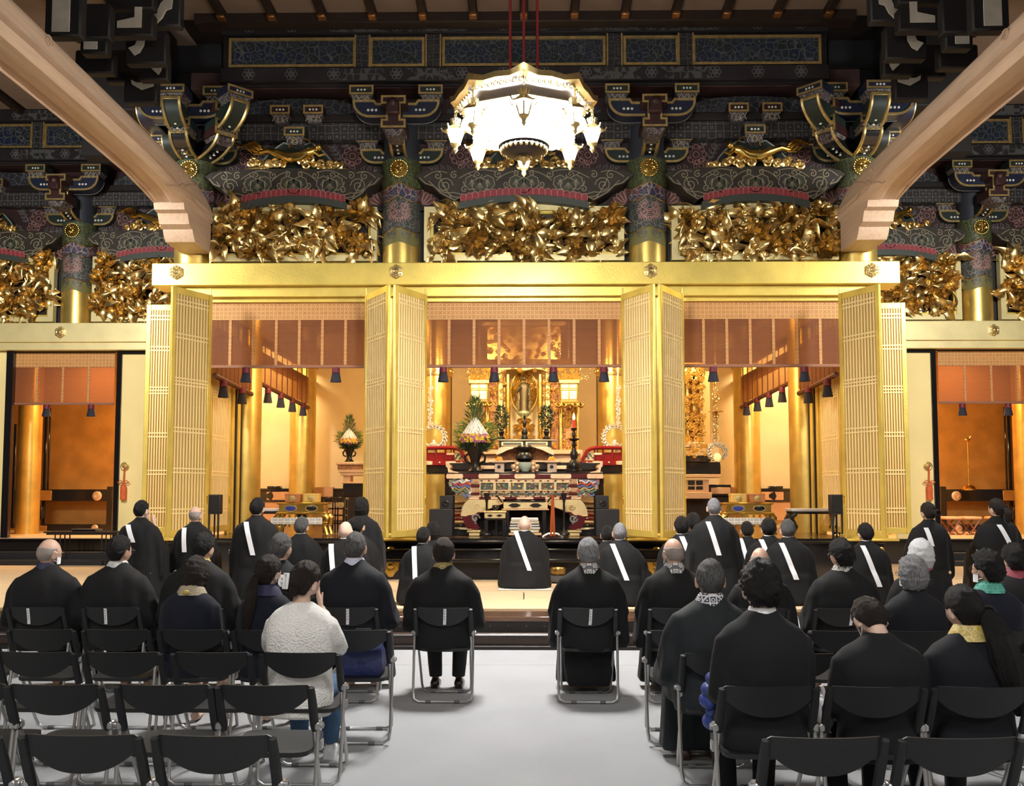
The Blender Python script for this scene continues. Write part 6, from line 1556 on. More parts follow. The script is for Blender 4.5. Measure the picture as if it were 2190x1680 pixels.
for nm, m, a, c, v0, v1, d, dy in (('table_top', FIT, 722, 785, 988, 994, .45, -.22), ('carved_frieze', CARVR, 725, 785, 994, 1004, .4, -.18), ('waist', FIT, 728, 785, 1004, 1011, .4, -.2), ('apron', FIT, 732, 785, 1011, 1017, .4, -.19), ('curved_leg', FIT, 737, 752, 1017, 1030, .3, -.15), ('lower_board', FIT, 735, 785, 1030, 1034, .4, -.2), ('base', BLK, 735, 785, 1034, 1062, .4, -.1), ('base', BROWNW, 735, 785, 1062, 1132, .4, -.1)):
    b = MB(); q(b, a, c, v0, v1, d, .006, dy); b.build(nm, m, t)
for a, lab in ((702, 'nearer to the gilt table'), (727, 'nearer to the lattice door')):
    Y = 16.2; t = thing('lacquer_stand', 'tall slim black lacquer stand in the left bay, %s' % lab, 'stand'); q = P(Y)
    for nm, m, x0, x1, v0, v1, d in (('stand_top', BLK, a - 14, a + 12, 1063, 1068, .3), ('openwork_panel', GOLDO, a - 9, a + 9, 1074, 1084, .03), ('rail', BLK, a - 11, a + 11, 1086, 1089, .25), ('rail', BLK, a - 11, a + 11, 1100, 1103, .25), ('rail', BLK, a - 11, a + 11, 1117, 1120, .25), ('leg', BLK, a - 11, a - 8.5, 1068, 1140, .03), ('leg', BLK, a + 8.5, a + 11, 1068, 1140, .03)):
        b = MB(); q(b, x0, x1, v0, v1, d, .003); b.build(nm, m, t)
    for s in (-1, 1): b = MB(); b.box(X(a + s * 9.7, Y) - .01, X(a + s * 9.7, Y) + .01, Y + .22, Y + .25, Z(1140, Y) , Z(1068, Y)); b.build('leg', BLK, t)
# tall brass crane candlestick in the right side room, folding table in the left one, low chairs in the right one
Y = 21.2; t = thing('crane_candlestick', 'slim brass candlestick with a bird shaped top in the right side room', 'candlestick'); qx = X(2073, Y)
b = MB(); b.tube([(qx, Y, Z(1040, Y)), (qx, Y, Z(945, Y))], .012, 6); b.build('stem', GOLDB, t)
b = MB(); b.lathe([(0, 0), (.14, 0), (.15, .03), (.10, .10), (.03, .13), (0, .13)], 14, (qx, Y, Z(1048, Y))); b.build('lotus_base', GOLDB, t)
b = MB(); b.sphere((qx, Y, Z(940, Y)), (.07, .03, .035), 10, 6); b.tube([(qx + .04, Y, Z(938, Y)), (qx + .07, Y, Z(933, Y)), (qx + .02, Y, Z(930, Y))], .012, 6); b.tube([(x, Y, z) for x, z in spiral(qx, Z(947, Y), .05, 1, 0, 1, 10)], .008, 5); b.build('bird_top', GOLDB, t)
Y = 17.3; t = thing('folding_table', 'long narrow dark table in front of the left side room', 'table'); q = P(Y)
b = MB(); q(b, 95, 255, 1137, 1140, .45, .004); b.build('table_top', DARKW, t)
b = MB(); q(b, 100, 250, 1140, 1144, .02, .003, .02); b.build('apron', DARKW, t)
for a in (119, 130, 219, 228):
    for dy in (.03, .40): b = MB(); x = X(a, Y); b.tube([(x, Y + dy, ZP), (x, Y + dy, Z(1140, Y))], .012, 6); b.build('leg', BLKM, t)
bk = thing('flat_case', 'flat dark case with light edges lying on the narrow table at the left', 'case'); b = MB(); q(b, 152, 202, 1131.5, 1137, .3, .006, .08); b.build('case_body', BLK, bk); b = MB(); q(b, 152, 202, 1131, 1132.5, .01, .001, .072); b.build('light_edge', STEEL, bk)
for a, lab in ((2040, 'nearer to the lattice door'), (2082, 'nearer to the frame edge'), (2140, 'half hidden behind the ponytailed priest')):
    Y = 19.6; c_ = thing('low_stool', 'low stool in the right side room, ' + lab, 'stool'); q = P(Y)
    b = MB(); q(b, a - 18, a + 18, 1104, 1110, .4, .02); b.build('pale_seat', mat('pale_seat_cloth', (.70, .42, .24), .7), c_)
    for s in (-1, 1):
        for dy in (.03, .36): b = MB(); b.tube([(X(a + s * 14, Y), Y + dy, Z(1110, Y)), (X(a - s * 9, Y), Y + dy, Z(1143, Y)), (X(a - s * 16, Y), Y + dy, ZNS + .01)], .018, 6); b.build('crossed_leg', mat('chestnut_leg', (.20, .06, .025), .4), c_)
# ================================================================== the great hanging lamp
LX, LY = X(1121, 9.6), 9.6
GL = thing('hanging_lamp', 'large octagonal gilt hanging lamp with glowing white bowl and red cords', 'lamp', (LX, LY, 0))
ZR = 5.78
GLOW = mat('glowing_glass', (1, 1, 1), .5, emit=(1, .97, .93, 250))
GLOW2 = mat('glowing_lantern_glass', (1, 1, 1), .5, emit=(1, .97, .92, 18))
LGOLD = mat('lamp_gilding', (.85, .66, .30), .3, .9, .2, 20)
def octo(r, z, lift=0.0):
    out = []
    for i in range(32):
        a = 2 * pi * i / 32; seg = (a % (pi / 4)); f = cos(pi / 8) / cos(seg - pi / 8)
        t = a - pi / 2; out.append((r * f * cos(t), r * f * sin(t), z + (lift if i % 4 == 0 else (lift * .35 if i % 4 == 2 else 0))))
    return out
b = MB(); b.loft([octo(.70, ZR - .05), octo(.775, ZR - .02, .035), octo(.785, ZR + .03, .05), octo(.72, ZR + .05, .02), octo(.45, ZR + .13), octo(.12, ZR + .2)], cap=True); b.build('canopy', LGOLD, GL)
b = MB(); b.loft([octo(.755, ZR - .02, .03), octo(.70, ZR - .05, .01), octo(.60, ZR - .09), octo(.55, ZR - .12)], cap=False)
b.build('canopy_soffit', mat('grey_lamp_soffit', (.30, .29, .34), .4, .4), GL)
b = MB(); P8 = octo(.715, ZR - .055)
for i in range(0, 32):
    p0, p1 = V(P8[i]), V(P8[(i + 1) % 32]); u = (p1 - p0); 
    for q in range(2):
        c0 = p0 + u * (.25 + .5 * q)
        b.tube([c0 + u.normalized() * (cos(a) * .03 * (1 - a / 9)) + V((0, 0, sin(a) * .03 * (1 - a / 9))) for a in [k * .8 for k in range(8)]], .007, 4)
b.build('pierced_band', LGOLD, GL, kind='stuff')
BP = ((.54, ZR - .12), (.63, ZR - .17), (.65, ZR - .22), (.59, ZR - .30), (.44, ZR - .38), (.27, ZR - .42))
b = MB(); b.loft([octo(r, z) for r, z in BP[1:]], cap=True); b.build('glass_bowl', GLOW, GL)
b = MB(); b.loft([octo(.53, ZR - .11), octo(.55, ZR - .12), octo(.645, ZR - .165), octo(.645, ZR - .175), octo(.5, ZR - .172)], cap=True); b.build('added_light_baffle', LGOLD, GL)  # added opaque collar, keeps the bowl's light off the canopy soffit
b = MB()
for v in range(8):
    i = v * 4; b.tube([V(octo(r * 1.012, z)[i]) for r, z in BP], .010, 6)
b.build('bowl_ribs', LGOLD, GL)
b = MB(); b.lathe([(.27, ZR - .44), (.27, ZR - .47), (.24, ZR - .47)], 32); b.lathe([(.14, ZR - .50), (.24, ZR - .47), (.245, ZR - .50), (.18, ZR - .55), (.05, ZR - .57), (0, ZR - .57)], 32); b.build('bottom_dish', mat('dark_lamp_dish', (.05, .045, .05), .35, .6), GL)
PET = MB(); PET.sphere((0, 0, 0), (.018, .022, .03), 8, 6); PETM = PET.mesh('dish_petal', [LGOLD])
for i in range(26): a = 2 * pi * i / 26; link('dish_petal', PETM, GL, M=T(.235 * cos(a), .235 * sin(a), ZR - .505))
b = MB(); b.lathe([(.05, ZR - .57), (.06, ZR - .59), (.02, ZR - .62), (.025, ZR - .64), (0, ZR - .68)], 12)
for i in range(6): a = i * pi / 3; b.tube([(x * cos(a), x * sin(a), z) for x, z in spiral(.05, ZR - .59, .035, 1.2, 0, 1, 8)], .009, 5)
b.build('finial', LGOLD, GL)
# cords with gilt sleeves up to the ceiling
CORD = mat('red_silk_cord', (.32, .025, .03), .6)
for i in range(6):
    a = -pi / 2 + i * pi / 3; x, y = .165 * cos(a), .165 * sin(a)
    b = MB(); b.tube([(x, y, ZR + .15), (x, y, ZR + .27)], .016, 8); b.tube([(x, y, ZR + .26), (x, y, ZR + .33)], .020, 8); o = b.build('cord_sleeve', LGOLD, GL)
    b = MB(); b.tube([(x, y, ZR + .32), (x, y, ZCE + .1)], .014, 8); b.build('red_cord', CORD, GL)
b = MB(); b.tube([(.05 * cos(a), 0, ZR + .28 + .05 * sin(a)) for a in [2 * pi * k / 16 for k in range(16)]], .009, 6, True); b.tube([(0, 0, ZR + .2), (0, 0, ZR + .24)], .02, 8); b.build('lifting_ring', LGOLD, GL)
# eight small lanterns on the corners
def hexr(r, z): return [(r * cos(i * pi / 3), r * sin(i * pi / 3), z) for i in range(6)]
bb = MB(); bb.loft([hexr(.045, .0), hexr(.085, .12), hexr(.05, .15)]); LB = bb.mesh('lantern_glass', [GLOW2])
bb = MB(); bb.loft([hexr(.125, .13), hexr(.12, .14), hexr(.05, .20), hexr(.015, .22)])
for i in range(6):
    a = i * pi / 3; bb.tube([(.09 * cos(a), .09 * sin(a), .15), (.135 * cos(a), .135 * sin(a), .14), (.15 * cos(a), .15 * sin(a), .17)], .010, 5)
    for q in range(2): bb.tube([(.03 * cos(a + q * .5), .03 * sin(a + q * .5), .2), (.055 * cos(a + q * .5), .055 * sin(a + q * .5), .26)], .008, 4)
LR = bb.mesh('lantern_roof', [LGOLD])
bb = MB(); bb.loft([hexr(.05, .01), hexr(.055, -.01), hexr(.03, -.03), hexr(.02, -.06), hexr(.03, -.07), hexr(.0, -.11)])
for i in range(6): a = i * pi / 3; bb.tube([(.045 * cos(a), .045 * sin(a), 0), (.085 * cos(a), .085 * sin(a), .12)], .008, 4)
LBM = bb.mesh('lantern_base', [LGOLD])
bb = MB(); bb.tube([(0, 0, .22), (0, 0, .40)], .006, 5)
for z in (.25, .29, .33, .37): bb.tube([(.014 * cos(a), 0, z + .02 * sin(a)) for a in [2 * pi * k / 10 for k in range(10)]], .004, 4, True)
LCH = bb.mesh('lantern_chain', [LGOLD])
for i in range(8):
    a = -pi / 2 + i * pi / 4; M0 = T(.72 * cos(a), .72 * sin(a), ZR - .43) @ rotz(a)
    link('lantern_roof', LR, GL, M=M0); link('lantern_glass', LB, GL, M=M0); link('lantern_base', LBM, GL, M=M0); link('lantern_chain', LCH, GL, M=M0)
# ================================================================== folding chairs
PLAS = mat('black_chair_plastic', (.011, .012, .0135), .5, 0, .25, 120, .10, 260)
TUBE = mat('grey_chair_tube', (.50, .50, .50), .32, .9)
RUBB = mat('grey_rubber', (.10, .105, .11), .7)
PAPER = mat('white_paper_label', (.80, .82, .85), .8)
INKM = mat('grey_print', (.30, .31, .34), .8)
def make_chair():
    t = thing('folding_chair', 'x', 'chair', (0, 0, 0), 0, 'black folding chairs on the grey carpet')
    # curved back plate: straight top with rounded corners, bowed lower edge
    b = MB(); nu, nv = 20, 8; th = .012
    def edge(u):
        s = abs(2 * u - 1); top = .755 - (.016 * max(0, (s - .93) / .07) ** 2); bot = .605 + .105 * s ** 2.4; return top, bot
    def f(off):
        def g(u, v):
            tp, bt = edge(u); z = bt + (tp - bt) * v; x = (u - .5) * .45; s = 2 * u - 1
            return (x, -.235 - .045 * (1 - s * s) * .8 + .04 + (.755 - z) * .30 + off, z)
        return g
    b.grid(f(0), nu, nv); b.grid(f(th), nu, nv)
    n = (nu + 1) * (nv + 1)
    for i in range(nu):
        for j in (0, nv): b.f.append((j * (nu + 1) + i, j * (nu + 1) + i + 1, n + j * (nu + 1) + i + 1, n + j * (nu + 1) + i)); b.mi.append(0)
    for j in range(nv):
        for i in (0, nu): b.f.append((j * (nu + 1) + i, (j + 1) * (nu + 1) + i, n + (j + 1) * (nu + 1) + i, n + j * (nu + 1) + i)); b.mi.append(0)
    b.build('backrest', PLAS, t)
    for s in (-1, 1):
        b = MB(); b.tube([(s * .222, -.200, .742), (s * .222, -.165, .66), (s * .222, -.115, .545), (s * .222, -.105, .52)], [.013, .017, .017, .013], 8, flat=1.3); b.build('side_arm', PLAS, t)
        b = MB(); b.box(s * .238 - .014, s * .238 + .014, -.135, -.075, .525, .565, .006); b.M = T(s * .25, -.105, .545) @ roty(R(90)); b.lathe([(.016, -.012), (.016, .012), (.008, .016)], 12); b.build('hinge_bracket', TUBE, t)
        b = MB(); b.box(s * .20 - .012, s * .20 + .012, .10, .15, .37, .42, .004); b.build('seat_hinge', TUBE, t)
    r = .0105
    fr = [(-.215, -.11, .55), (-.212, -.03, .40), (-.206, .15, .09), (-.20, .185, .035), (-.165, .197, .013), (0, .197, .013), (.165, .197, .013), (.20, .185, .035), (.206, .15, .09), (.212, -.03, .40), (.215, -.11, .55)]
    b = MB(); b.tube(fr, r, 8); b.build('front_frame', TUBE, t)
    rr = [(-.238, -.105, .55), (-.238, -.13, .40), (-.236, -.185, .09), (-.228, -.198, .035), (-.19, -.203, .013), (0, -.203, .013), (.19, -.203, .013), (.228, -.198, .035), (.236, -.185, .09), (.238, -.13, .40), (.238, -.105, .55)]
    b = MB(); b.tube(rr, r, 8); b.build('rear_frame', TUBE, t)
    for y in (.197, -.203):
        for x in (-.115, .115):
            b = MB(); b.tube([(x - .022, y, .0135), (x + .022, y, .0135)], .0135, 8); b.build('rubber_foot', RUBB, t)
    b = MB(); q = []
    for i in range(25):
        a = 2 * pi * i / 24; c, s = cos(a), sin(a); q.append((.205 * abs(c) ** .35 * (1 if c > 0 else -1), .05 + .20 * abs(s) ** .35 * (1 if s > 0 else -1)))
    q = q[:-1]
    b.loft([[(x * .97, y, .405 + .02 * (y - .05)) for x, y in q], [(x, y, .415 + .03 * (y - .05)) for x, y in q], [(x, y, .432 + .04 * (y - .05) - .02 * max(0, (y - .2) * 5)) for x, y in q], [(x * .9, y * .95, .428 + .03 * (y - .05)) for x, y in q]]); b.build('seat', PLAS, t)
    return t
CH0 = make_chair(); USED = []
KIDS[CH0] = list(CH0.children)
for _c in KIDS[CH0]: KIDS[_c] = []
ROWY = {1: 7.56, 2: 6.31, 3: 5.41, 4: 4.49, 5: 3.56}
def chair(px, row, label, tagx=None, sat=False):
    Y = ROWY[row]; x = X(px, Y); rz = R(random.Random(int(px) + row).uniform(-1.2, 1.2))
    if not USED:
        c = CH0; c['label'] = label; c.location = (x, Y + .2, .012); c.rotation_euler = (0, 0, rz); USED.append(1)
    else: c = dup(CH0, (x, Y + .2, .012), rz, label)
    if tagx is not None:
        lx = X(tagx, Y) - x; s = lx / .225; yb = -.235 - .045 * (1 - s * s) * .8 + .04
        b = MB(); b.add([(lx + .012 * sg + tl, yb + (.755 - z) * .30 - .002, z) for z, tl in ((.748, .004), (.60 + .05, 0), (.618, -.003)) for sg in (-1, 1)], [(0, 1, 3, 2), (2, 3, 5, 4)])
        o = b.build('paper_label', PAPER, c); o['label'] = 'white paper name strip'
        b = MB()
        for k in range(4): zq = .73 - k * .022; b.box(lx - .004, lx + .004, yb + (.755 - zq) * .30 - .0035, yb + (.755 - zq) * .30 - .0025, zq - .006, zq + .006)
        b.build('printed_marks', INKM, o)
    return c
CHAIRS = [
 (83, 1, 'folding chair with paper strip under the bald man in glasses, front row', 70),
 (243, 1, 'folding chair with paper strip under the man in silver collar, second of the front row', 233),
 (420, 1, 'front row folding chair hidden behind the woman with the gold collar', None),
 (585, 1, 'front row folding chair behind the ponytailed woman, left block', None),
 (749, 1, 'folding chair with paper strip under the man in the lavender collar', 747),
 (949, 1, 'front row aisle chair with paper strip under the man in polished shoes', 953),
 (1257, 1, 'front row aisle chair with paper strip under the grey haired man, right of the aisle', 1262),
 (1447, 1, 'front row folding chair under the bald man with lattice collar', None),
 (1622, 1, 'front row folding chair hidden behind the young man in the suit', None),
 (1800, 1, 'folding chair with paper strip under the curly haired man, right block', 1815),
 (1975, 1, 'front row folding chair under the woman with white hair', None),
 (2160, 1, 'front row folding chair under the curly haired woman in red collar at the right edge', None),
 (-72, 2, 'second row folding chair cut by the left edge of the picture', None),
 (98, 2, 'empty second row folding chair behind the bald man in glasses', None),
 (257, 2, 'empty second row folding chair behind the man in silver collar', None),
 (417, 2, 'second row folding chair of the woman with the gold collar and round clasp', None),
 (575, 2, 'second row folding chair of the ponytailed woman beside the white sweater', None),
 (762, 2, 'second row folding chair carrying a blue bag, left of the aisle', None),
 (1457, 2, 'second row folding chair right of the aisle, mostly hidden by the dark robe', None),
 (1628, 2, 'second row folding chair hidden behind the young man in the suit', None),
 (1798, 2, 'empty second row folding chair left of the woman with bowed head', None),
 (1958, 2, 'second row folding chair of the grey haired woman with mask', None),
 (2118, 2, 'second row folding chair of the masked man in green collar', None),
 (-90, 3, 'third row folding chair just outside the left edge', None),
 (88, 3, 'empty third row folding chair at the left edge', None),
 (271, 3, 'empty third row folding chair, second from the left edge', None),
 (460, 3, 'empty third row folding chair next to the white sweater', None),
 (647, 3, 'third row folding chair of the girl in the white sweater', None),
 (1541, 3, 'third row folding chair of the man in the grey robe, right of the aisle', None),
 (1700, 3, 'third row folding chair in front of the young man in the suit', None),
 (1880, 3, 'third row folding chair in front of the woman with bowed head', None),
 (2062, 3, 'third row folding chair in front of the woman with long ponytail', None),
 (2235, 3, 'third row folding chair cut by the right edge', None),
 (-72, 4, 'fourth row folding chair cut by the left edge', None),
 (129, 4, 'empty fourth row folding chair near the left edge', None),
 (359, 4, 'empty fourth row folding chair in the middle of the left block', None),
 (573, 4, 'empty fourth row folding chair at the aisle end of the left block', None),
 (1637, 4, 'fourth row folding chair of the young man in the suit', None),
 (1866, 4, 'fourth row folding chair of the woman with bowed head', None),
 (2090, 4, 'fourth row folding chair of the woman with long ponytail', None),
 (-105, 5, 'fifth row folding chair cut by the left edge at the bottom', None),
 (187, 5, 'empty fifth row folding chair at the bottom left', None),
 (468, 5, 'empty fifth row folding chair with a bright speck on its back', None),
 (1752, 5, 'empty fifth row folding chair behind the young man in the suit', None),
 (2039, 5, 'empty fifth row folding chair behind the woman with long ponytail', None)]
for px, row, lab, tg in CHAIRS: chair(px, row, lab, tg)
# ================================================================== people
import numpy as np
SKIN = [mat('skin_%d' % i, c, .5, 0, .08, 30, .05, 80) for i, c in enumerate(((.58, .36, .26), (.66, .45, .35), (.50, .30, .21), (.64, .42, .31)))]
def hairmat(n, c, c2, rough=.5):
    return mat('hair_' + n, c, rough, 0, 0, 26, .6, 60, col2=c2, stretch=(8, 8, .45), spec=.22)
HB = hairmat('black', (.008, .0075, .008), (.014, .013, .013)); HDG = hairmat('dark_grey', (.035, .034, .034), (.13, .13, .13)); HG = hairmat('grey', (.10, .10, .11), (.34, .34, .35))
HW = hairmat('white', (.55, .56, .58), (.72, .73, .74)); HBR = hairmat('dark_brown', (.013, .009, .008), (.024, .017, .014)); HST = mat('stubble_grey', (.30, .25, .22), .7, 0, .2, 60)
ROBE = mat('black_robe_cloth', (.006, .0062, .0072), .8, 0, .3, 5, .12, 320, sheen=.02, spec=.3); ROBEN = mat('blue_black_cloth', (.006, .0072, .012), .8, 0, .3, 5, .15, 320, sheen=.03, spec=.3)
ROBEG = mat('grey_green_robe_cloth', (.013, .017, .020), .75, 0, .25, 5, .12, 320, sheen=.03, spec=.3); SUITM = mat('black_suit_cloth', (.008, .009, .011), .85, 0, .2, 6, .2, 400, sheen=.03, spec=.3)
NAVYM = mat('navy_knit', (.007, .009, .019), .9, 0, .2, 6, .2, 300, sheen=.04, spec=.3); FLEECE = mat('white_fleece', (.96, .95, .92), .95, 0, .04, 12, .9, 90, sheen=.4)
DENIM = mat('blue_denim', (.055, .13, .26), .8, 0, .35, 9, .2, 300); SOCK = mat('black_sock', (.008, .008, .009), .8); SHOE = mat('black_leather', (.010, .010, .010), .25, coat=.3); SHOEW = mat('white_sneaker', (.72, .73, .75), .6); SHOEB = mat('maroon_leather', (.04, .014, .014), .35)
STRAP = mat('white_sash', (.88, .88, .90), .75); COLW = mat('white_under_collar', (.86, .86, .88), .8)
def lattice_mat(n, a, c, sc=26): return pattern_mat(n, a, c, sc, .10, .7, rand=0.0)
COLS = {'white': COLW, 'lav': lattice_mat('lavender_brocade', (.46, .46, .62), (.62, .62, .74), 40), 'gold': lattice_mat('olive_gold_brocade', (.17, .13, .04), (.34, .28, .10), 34), 'wlat': lattice_mat('white_lattice_brocade', (.62, .60, .57), (.12, .12, .13), 20),
        'silver': pattern_mat('silver_blue_brocade', (.34, .37, .42), (.58, .58, .55), 30, .10, .6, (.50, .48, .40)), 'indigo': mat('indigo_collar', (.018, .016, .055), .7), 'bwlat': lattice_mat('black_white_brocade', (.02, .02, .03), (.55, .55, .58), 24), 'roundel': pattern_mat('black_silver_roundels', (.02, .02, .02), (.42, .40, .38), 34, .12, .6),
        'tan': lattice_mat('tan_brocade', (.28, .22, .15), (.40, .34, .24), 40), 'red': mat('dull_red_collar', (.22, .03, .05), .7), 'green': lattice_mat('green_check_collar', (.04, .24, .17), (.10, .40, .32), 26), 'gold2': pattern_mat('yellow_gold_brocade', (.42, .30, .10), (.62, .50, .22), 26, .1, .6, (.55, .42, .06)), 'shirt': COLW, 'lilac': mat('lilac_collar', (.42, .38, .50), .7)}
MASKM = mat('white_mask_cloth', (.80, .80, .80), .8); METAL = mat('spectacle_metal', (.16, .13, .09), .35, 1.0)

# ---- evaluated blobs (voxel union of lofts)
def blob(mb, voxel, smooth=6, ratio=None, fac=.5):
    me = bpy.data.meshes.new('tmp'); me.from_pydata(mb.v, [], mb.f); me.update()
    bm = bmesh.new(); bm.from_mesh(me); bmesh.ops.recalc_face_normals(bm, faces=bm.faces); bm.to_mesh(me); bm.free()
    o = bpy.data.objects.new('tmp', me); COL.objects.link(o)
    m = o.modifiers.new('r', 'REMESH'); m.mode = 'VOXEL'; m.voxel_size = voxel
    if smooth: m = o.modifiers.new('s', 'SMOOTH'); m.iterations = smooth; m.factor = fac
    if ratio: m = o.modifiers.new('d', 'DECIMATE'); m.ratio = ratio
    dg = bpy.context.evaluated_depsgraph_get(); r = bpy.data.meshes.new_from_object(o.evaluated_get(dg), depsgraph=dg)
    bpy.data.objects.remove(o); bpy.data.meshes.remove(me)
    co = np.empty(len(r.vertices) * 3, dtype=np.float32); r.vertices.foreach_get('co', co)
    fs = [tuple(p.vertices) for p in r.polygons]; bpy.data.meshes.remove(r)
    return co.reshape(-1, 3), fs
def to_mesh(name, co, fs, m):
    me = bpy.data.meshes.new(name); me.from_pydata([tuple(c) for c in co.tolist()], [], fs)
    for q in (m if isinstance(m, list) else [m]): me.materials.append(q)
    me.polygons.foreach_set('use_smooth', [True] * len(me.polygons)); me.update(); return me
def ell(z, hw, d, cy=0.0, n=28, e=2.3, cx=0.0):
    out = []
    for i in range(n):
        a = 2 * pi * i / n; c, s = cos(a), sin(a)
        out.append((cx + hw * abs(c) ** (2 / e) * (1 if c >= 0 else -1), cy + d * abs(s) ** (2 / e) * (1 if s >= 0 else -1), z))
    return out

# ---- head: star shaped surface with brow, nose, cheeks, chin (face towards +y)
def head_r(d):
    x, y, z = d
    rx, ry, rz = .0755, .096, .118
    if z < 0: rx *= 1 - .20 * min(1, -z * 1.25) ** 1.2; ry *= 1 - (.30 if y < 0 else .04) * min(1, -z * 1.2) ** 1.5
    r = 1.07 / sqrt((x / rx) ** 2 + (y / ry) ** 2 + (z / rz) ** 2)
    g = lambda cx, cz, sx, sz: math.exp(-((x - cx) / sx) ** 2 - ((z - cz) / sz) ** 2) if y > 0 else 0
    r += .021 * g(0, -.18, .13, .17) + .006 * g(0, .02, .10, .2) - .008 * (g(.34, .0, .17, .10) + g(-.34, .0, .17, .10)) + .004 * g(0, .18, .5, .10)
    r += .005 * g(0, -.52, .22, .07) - .005 * g(0, -.43, .25, .035) + .008 * g(0, -.80, .25, .14) + .004 * (g(.45, -.25, .2, .2) + g(-.45, -.25, .2, .2))
    return r
def head_mesh(mb, c, nu=44, nv=34):
    vs = []; fs = []
    for j in range(nv + 1):
        th = pi * j / nv
        for i in range(nu):
            a = 2 * pi * i / nu; d = (sin(th) * cos(a), sin(th) * sin(a), cos(th)); r = head_r(d); vs.append((c[0] + d[0] * r, c[1] + d[1] * r, c[2] + d[2] * r))
    for j in range(nv):
        for i in range(nu): fs.append((j * nu + i, (j + 1) * nu + i, (j + 1) * nu + (i + 1) % nu, j * nu + (i + 1) % nu))
    mb.add(vs, fs)
    for s in (-1, 1):   # ears
        M0 = mb.M; mb.M = T(c[0] + s * .082, c[1] - .008, c[2] - .012) @ rotz(s * -.35) @ rotx(-.15)
        mb.sphere((0, 0, 0), (.011, .020, .033), 10, 10); mb.tube([(s * .006, .019 * cos(a), .032 * sin(a)) for a in [-2.2 + k * .45 for k in range(11)]], .0058, 6); mb.M = M0
HEAD_N = 1.19      # nominal height of the head centre in the chair pose (floor at 0)
def hand(mb, wrist, dirv, up, curl=.5, spread=1.0, side=1):
    """palm with four unequal curled fingers and a thumb from its side"""
    f = V(dirv).normalized(); u = V(up); u = (u - f * u.dot(f)).normalized(); s = f.cross(u) * side; w = V(wrist)
    mb.loft([[w + f * t + s * (hw * a) + u * (.012 * b_) for a, b_ in ((-1, -1), (1, -1), (1, 1), (-1, 1))] for t, hw in ((-.01, .024), (.03, .036), (.085, .040))])
    for k, (off, ln) in enumerate(((-.030, .062), (-.010, .072), (.011, .068), (.031, .052))):
        p = w + f * .082 + s * off * spread; pts = [w + f * .06 + s * off * .9, p]; d = f.copy()
        for q in range(3):
            d = (d * cos(curl * (.35 + q * .2)) - u * sin(curl * (.35 + q * .2))).normalized(); p = p + d * ln * (.44, .32, .26)[q]; pts.append(p)
        mb.tube(pts, [.0095, .0095, .0090, .0082, .0070], 7)
    p = w + f * .02 - s * .030; mb.tube([p, p + (f * .6 - s * .8).normalized() * .035, p + (f * .9 - s * .5).normalized() * .065 - u * .008, p + f * .085 - s * .035 - u * .018], [.013, .011, .010, .008], 7)
def body(pose):
    b = MB(); zs = {'seat': .50, 'pray': .50, 'seiza': .19}[pose]; cz = zs + .69 + (0 if pose != 'seiza' else -.02)
    b.loft([ell(zs + h, hw, d, cy) for h, hw, d, cy in ((-.05, .15, .10, .01), (.0, .165, .115, 0), (.12, .15, .10, -.01), (.26, .155, .10, -.015), (.40, .165, .10, -.01), (.475, .14, .078, -.005), (.53, .08, .06, 0), (.57, .06, .055, 0))])
    b.loft([ell(zs + h, hw, hw * .98, cy, 18, 2) for h, hw, cy in ((.50, .060, -.005), (.58, .055, .0), (.66, .054, .008))])
    head_mesh(b, (0, .012, cz))
    for s in (-1, 1):
        sh = (s * .14, 0, zs + .455)
        if pose == 'pray' : el, wr, hd, up, cu = (s * .22, .12, zs + .26), (s * .06, .30, zs + .50), (-s * .25, .15, 1), (-s * 1, 0, 0), .15
        elif pose == 'seat': el, wr, hd, up, cu = (s * .20, .03, zs + .22), (s * .10, .25, zs + .16), (-s * .75, .8, -.15), (0, 0, 1), .5
        else: el, wr, hd, up, cu = (s * .21, .03, zs + .22), (s * .09, .25, zs + .12), (-s * .75, .8, -.15), (0, 0, 1), .5
        b.tube([sh, ((sh[0] + el[0]) / 2, (sh[1] + el[1]) / 2, (sh[2] + el[2]) / 2), el], [.045, .040, .036], 10); b.tube([el, ((el[0] + wr[0]) / 2, (el[1] + wr[1]) / 2, (el[2] + wr[2]) / 2), wr], [.036, .034, .026], 10)
        hand(b, wr, hd, up, cu, 1, s)
        if pose == 'seiza': b.tube([(s * .09, .02, .17), (s * .12, .24, .14), (s * .11, .42, .10)], [.085, .08, .06], 10); b.tube([(s * .11, .42, .08), (s * .10, .15, .06), (s * .08, -.10, .05), (s * .06, -.20, .04)], [.055, .052, .04, .035], 10)
        else:
            b.tube([(s * .09, .02, zs - .02), (s * .12, .24, zs - .01), (s * .12, .43, zs - .03)], [.085, .075, .058], 10); b.tube([(s * .12, .43, zs - .03), (s * .11, .45, .28), (s * .10, .43, .09)], [.056, .052, .036], 10)
            b.tube([(s * .10, .42, .05), (s * .105, .50, .04), (s * .11, .60, .03)], [.038, .036, .026], 8)
    co, fs = blob(b, .0078, 3, .22, .4)
    return co, fs, zs + .575, cz
BODY = {p: body(p) for p in ('seat', 'seiza', 'pray')}
def folds(co, amp, fx, fz, seed, zmax=9):
    out = co.copy(); c = co.mean(axis=0)
    for i, p in enumerate(co):
        d = np.array((p[0] - c[0], p[1] - c[1], 0)); l = np.linalg.norm(d) + 1e-6
        n_ = noise.noise(V((p[0] * fx + seed, p[1] * fx, p[2] * fz))) + .5 * noise.noise(V((p[0] * fx * 2.2, p[1] * fx * 2.2 + seed, p[2] * fz * 2)))
        out[i] = p + d / l * amp * n_ * (1 if p[2] < zmax else .3)
    return out
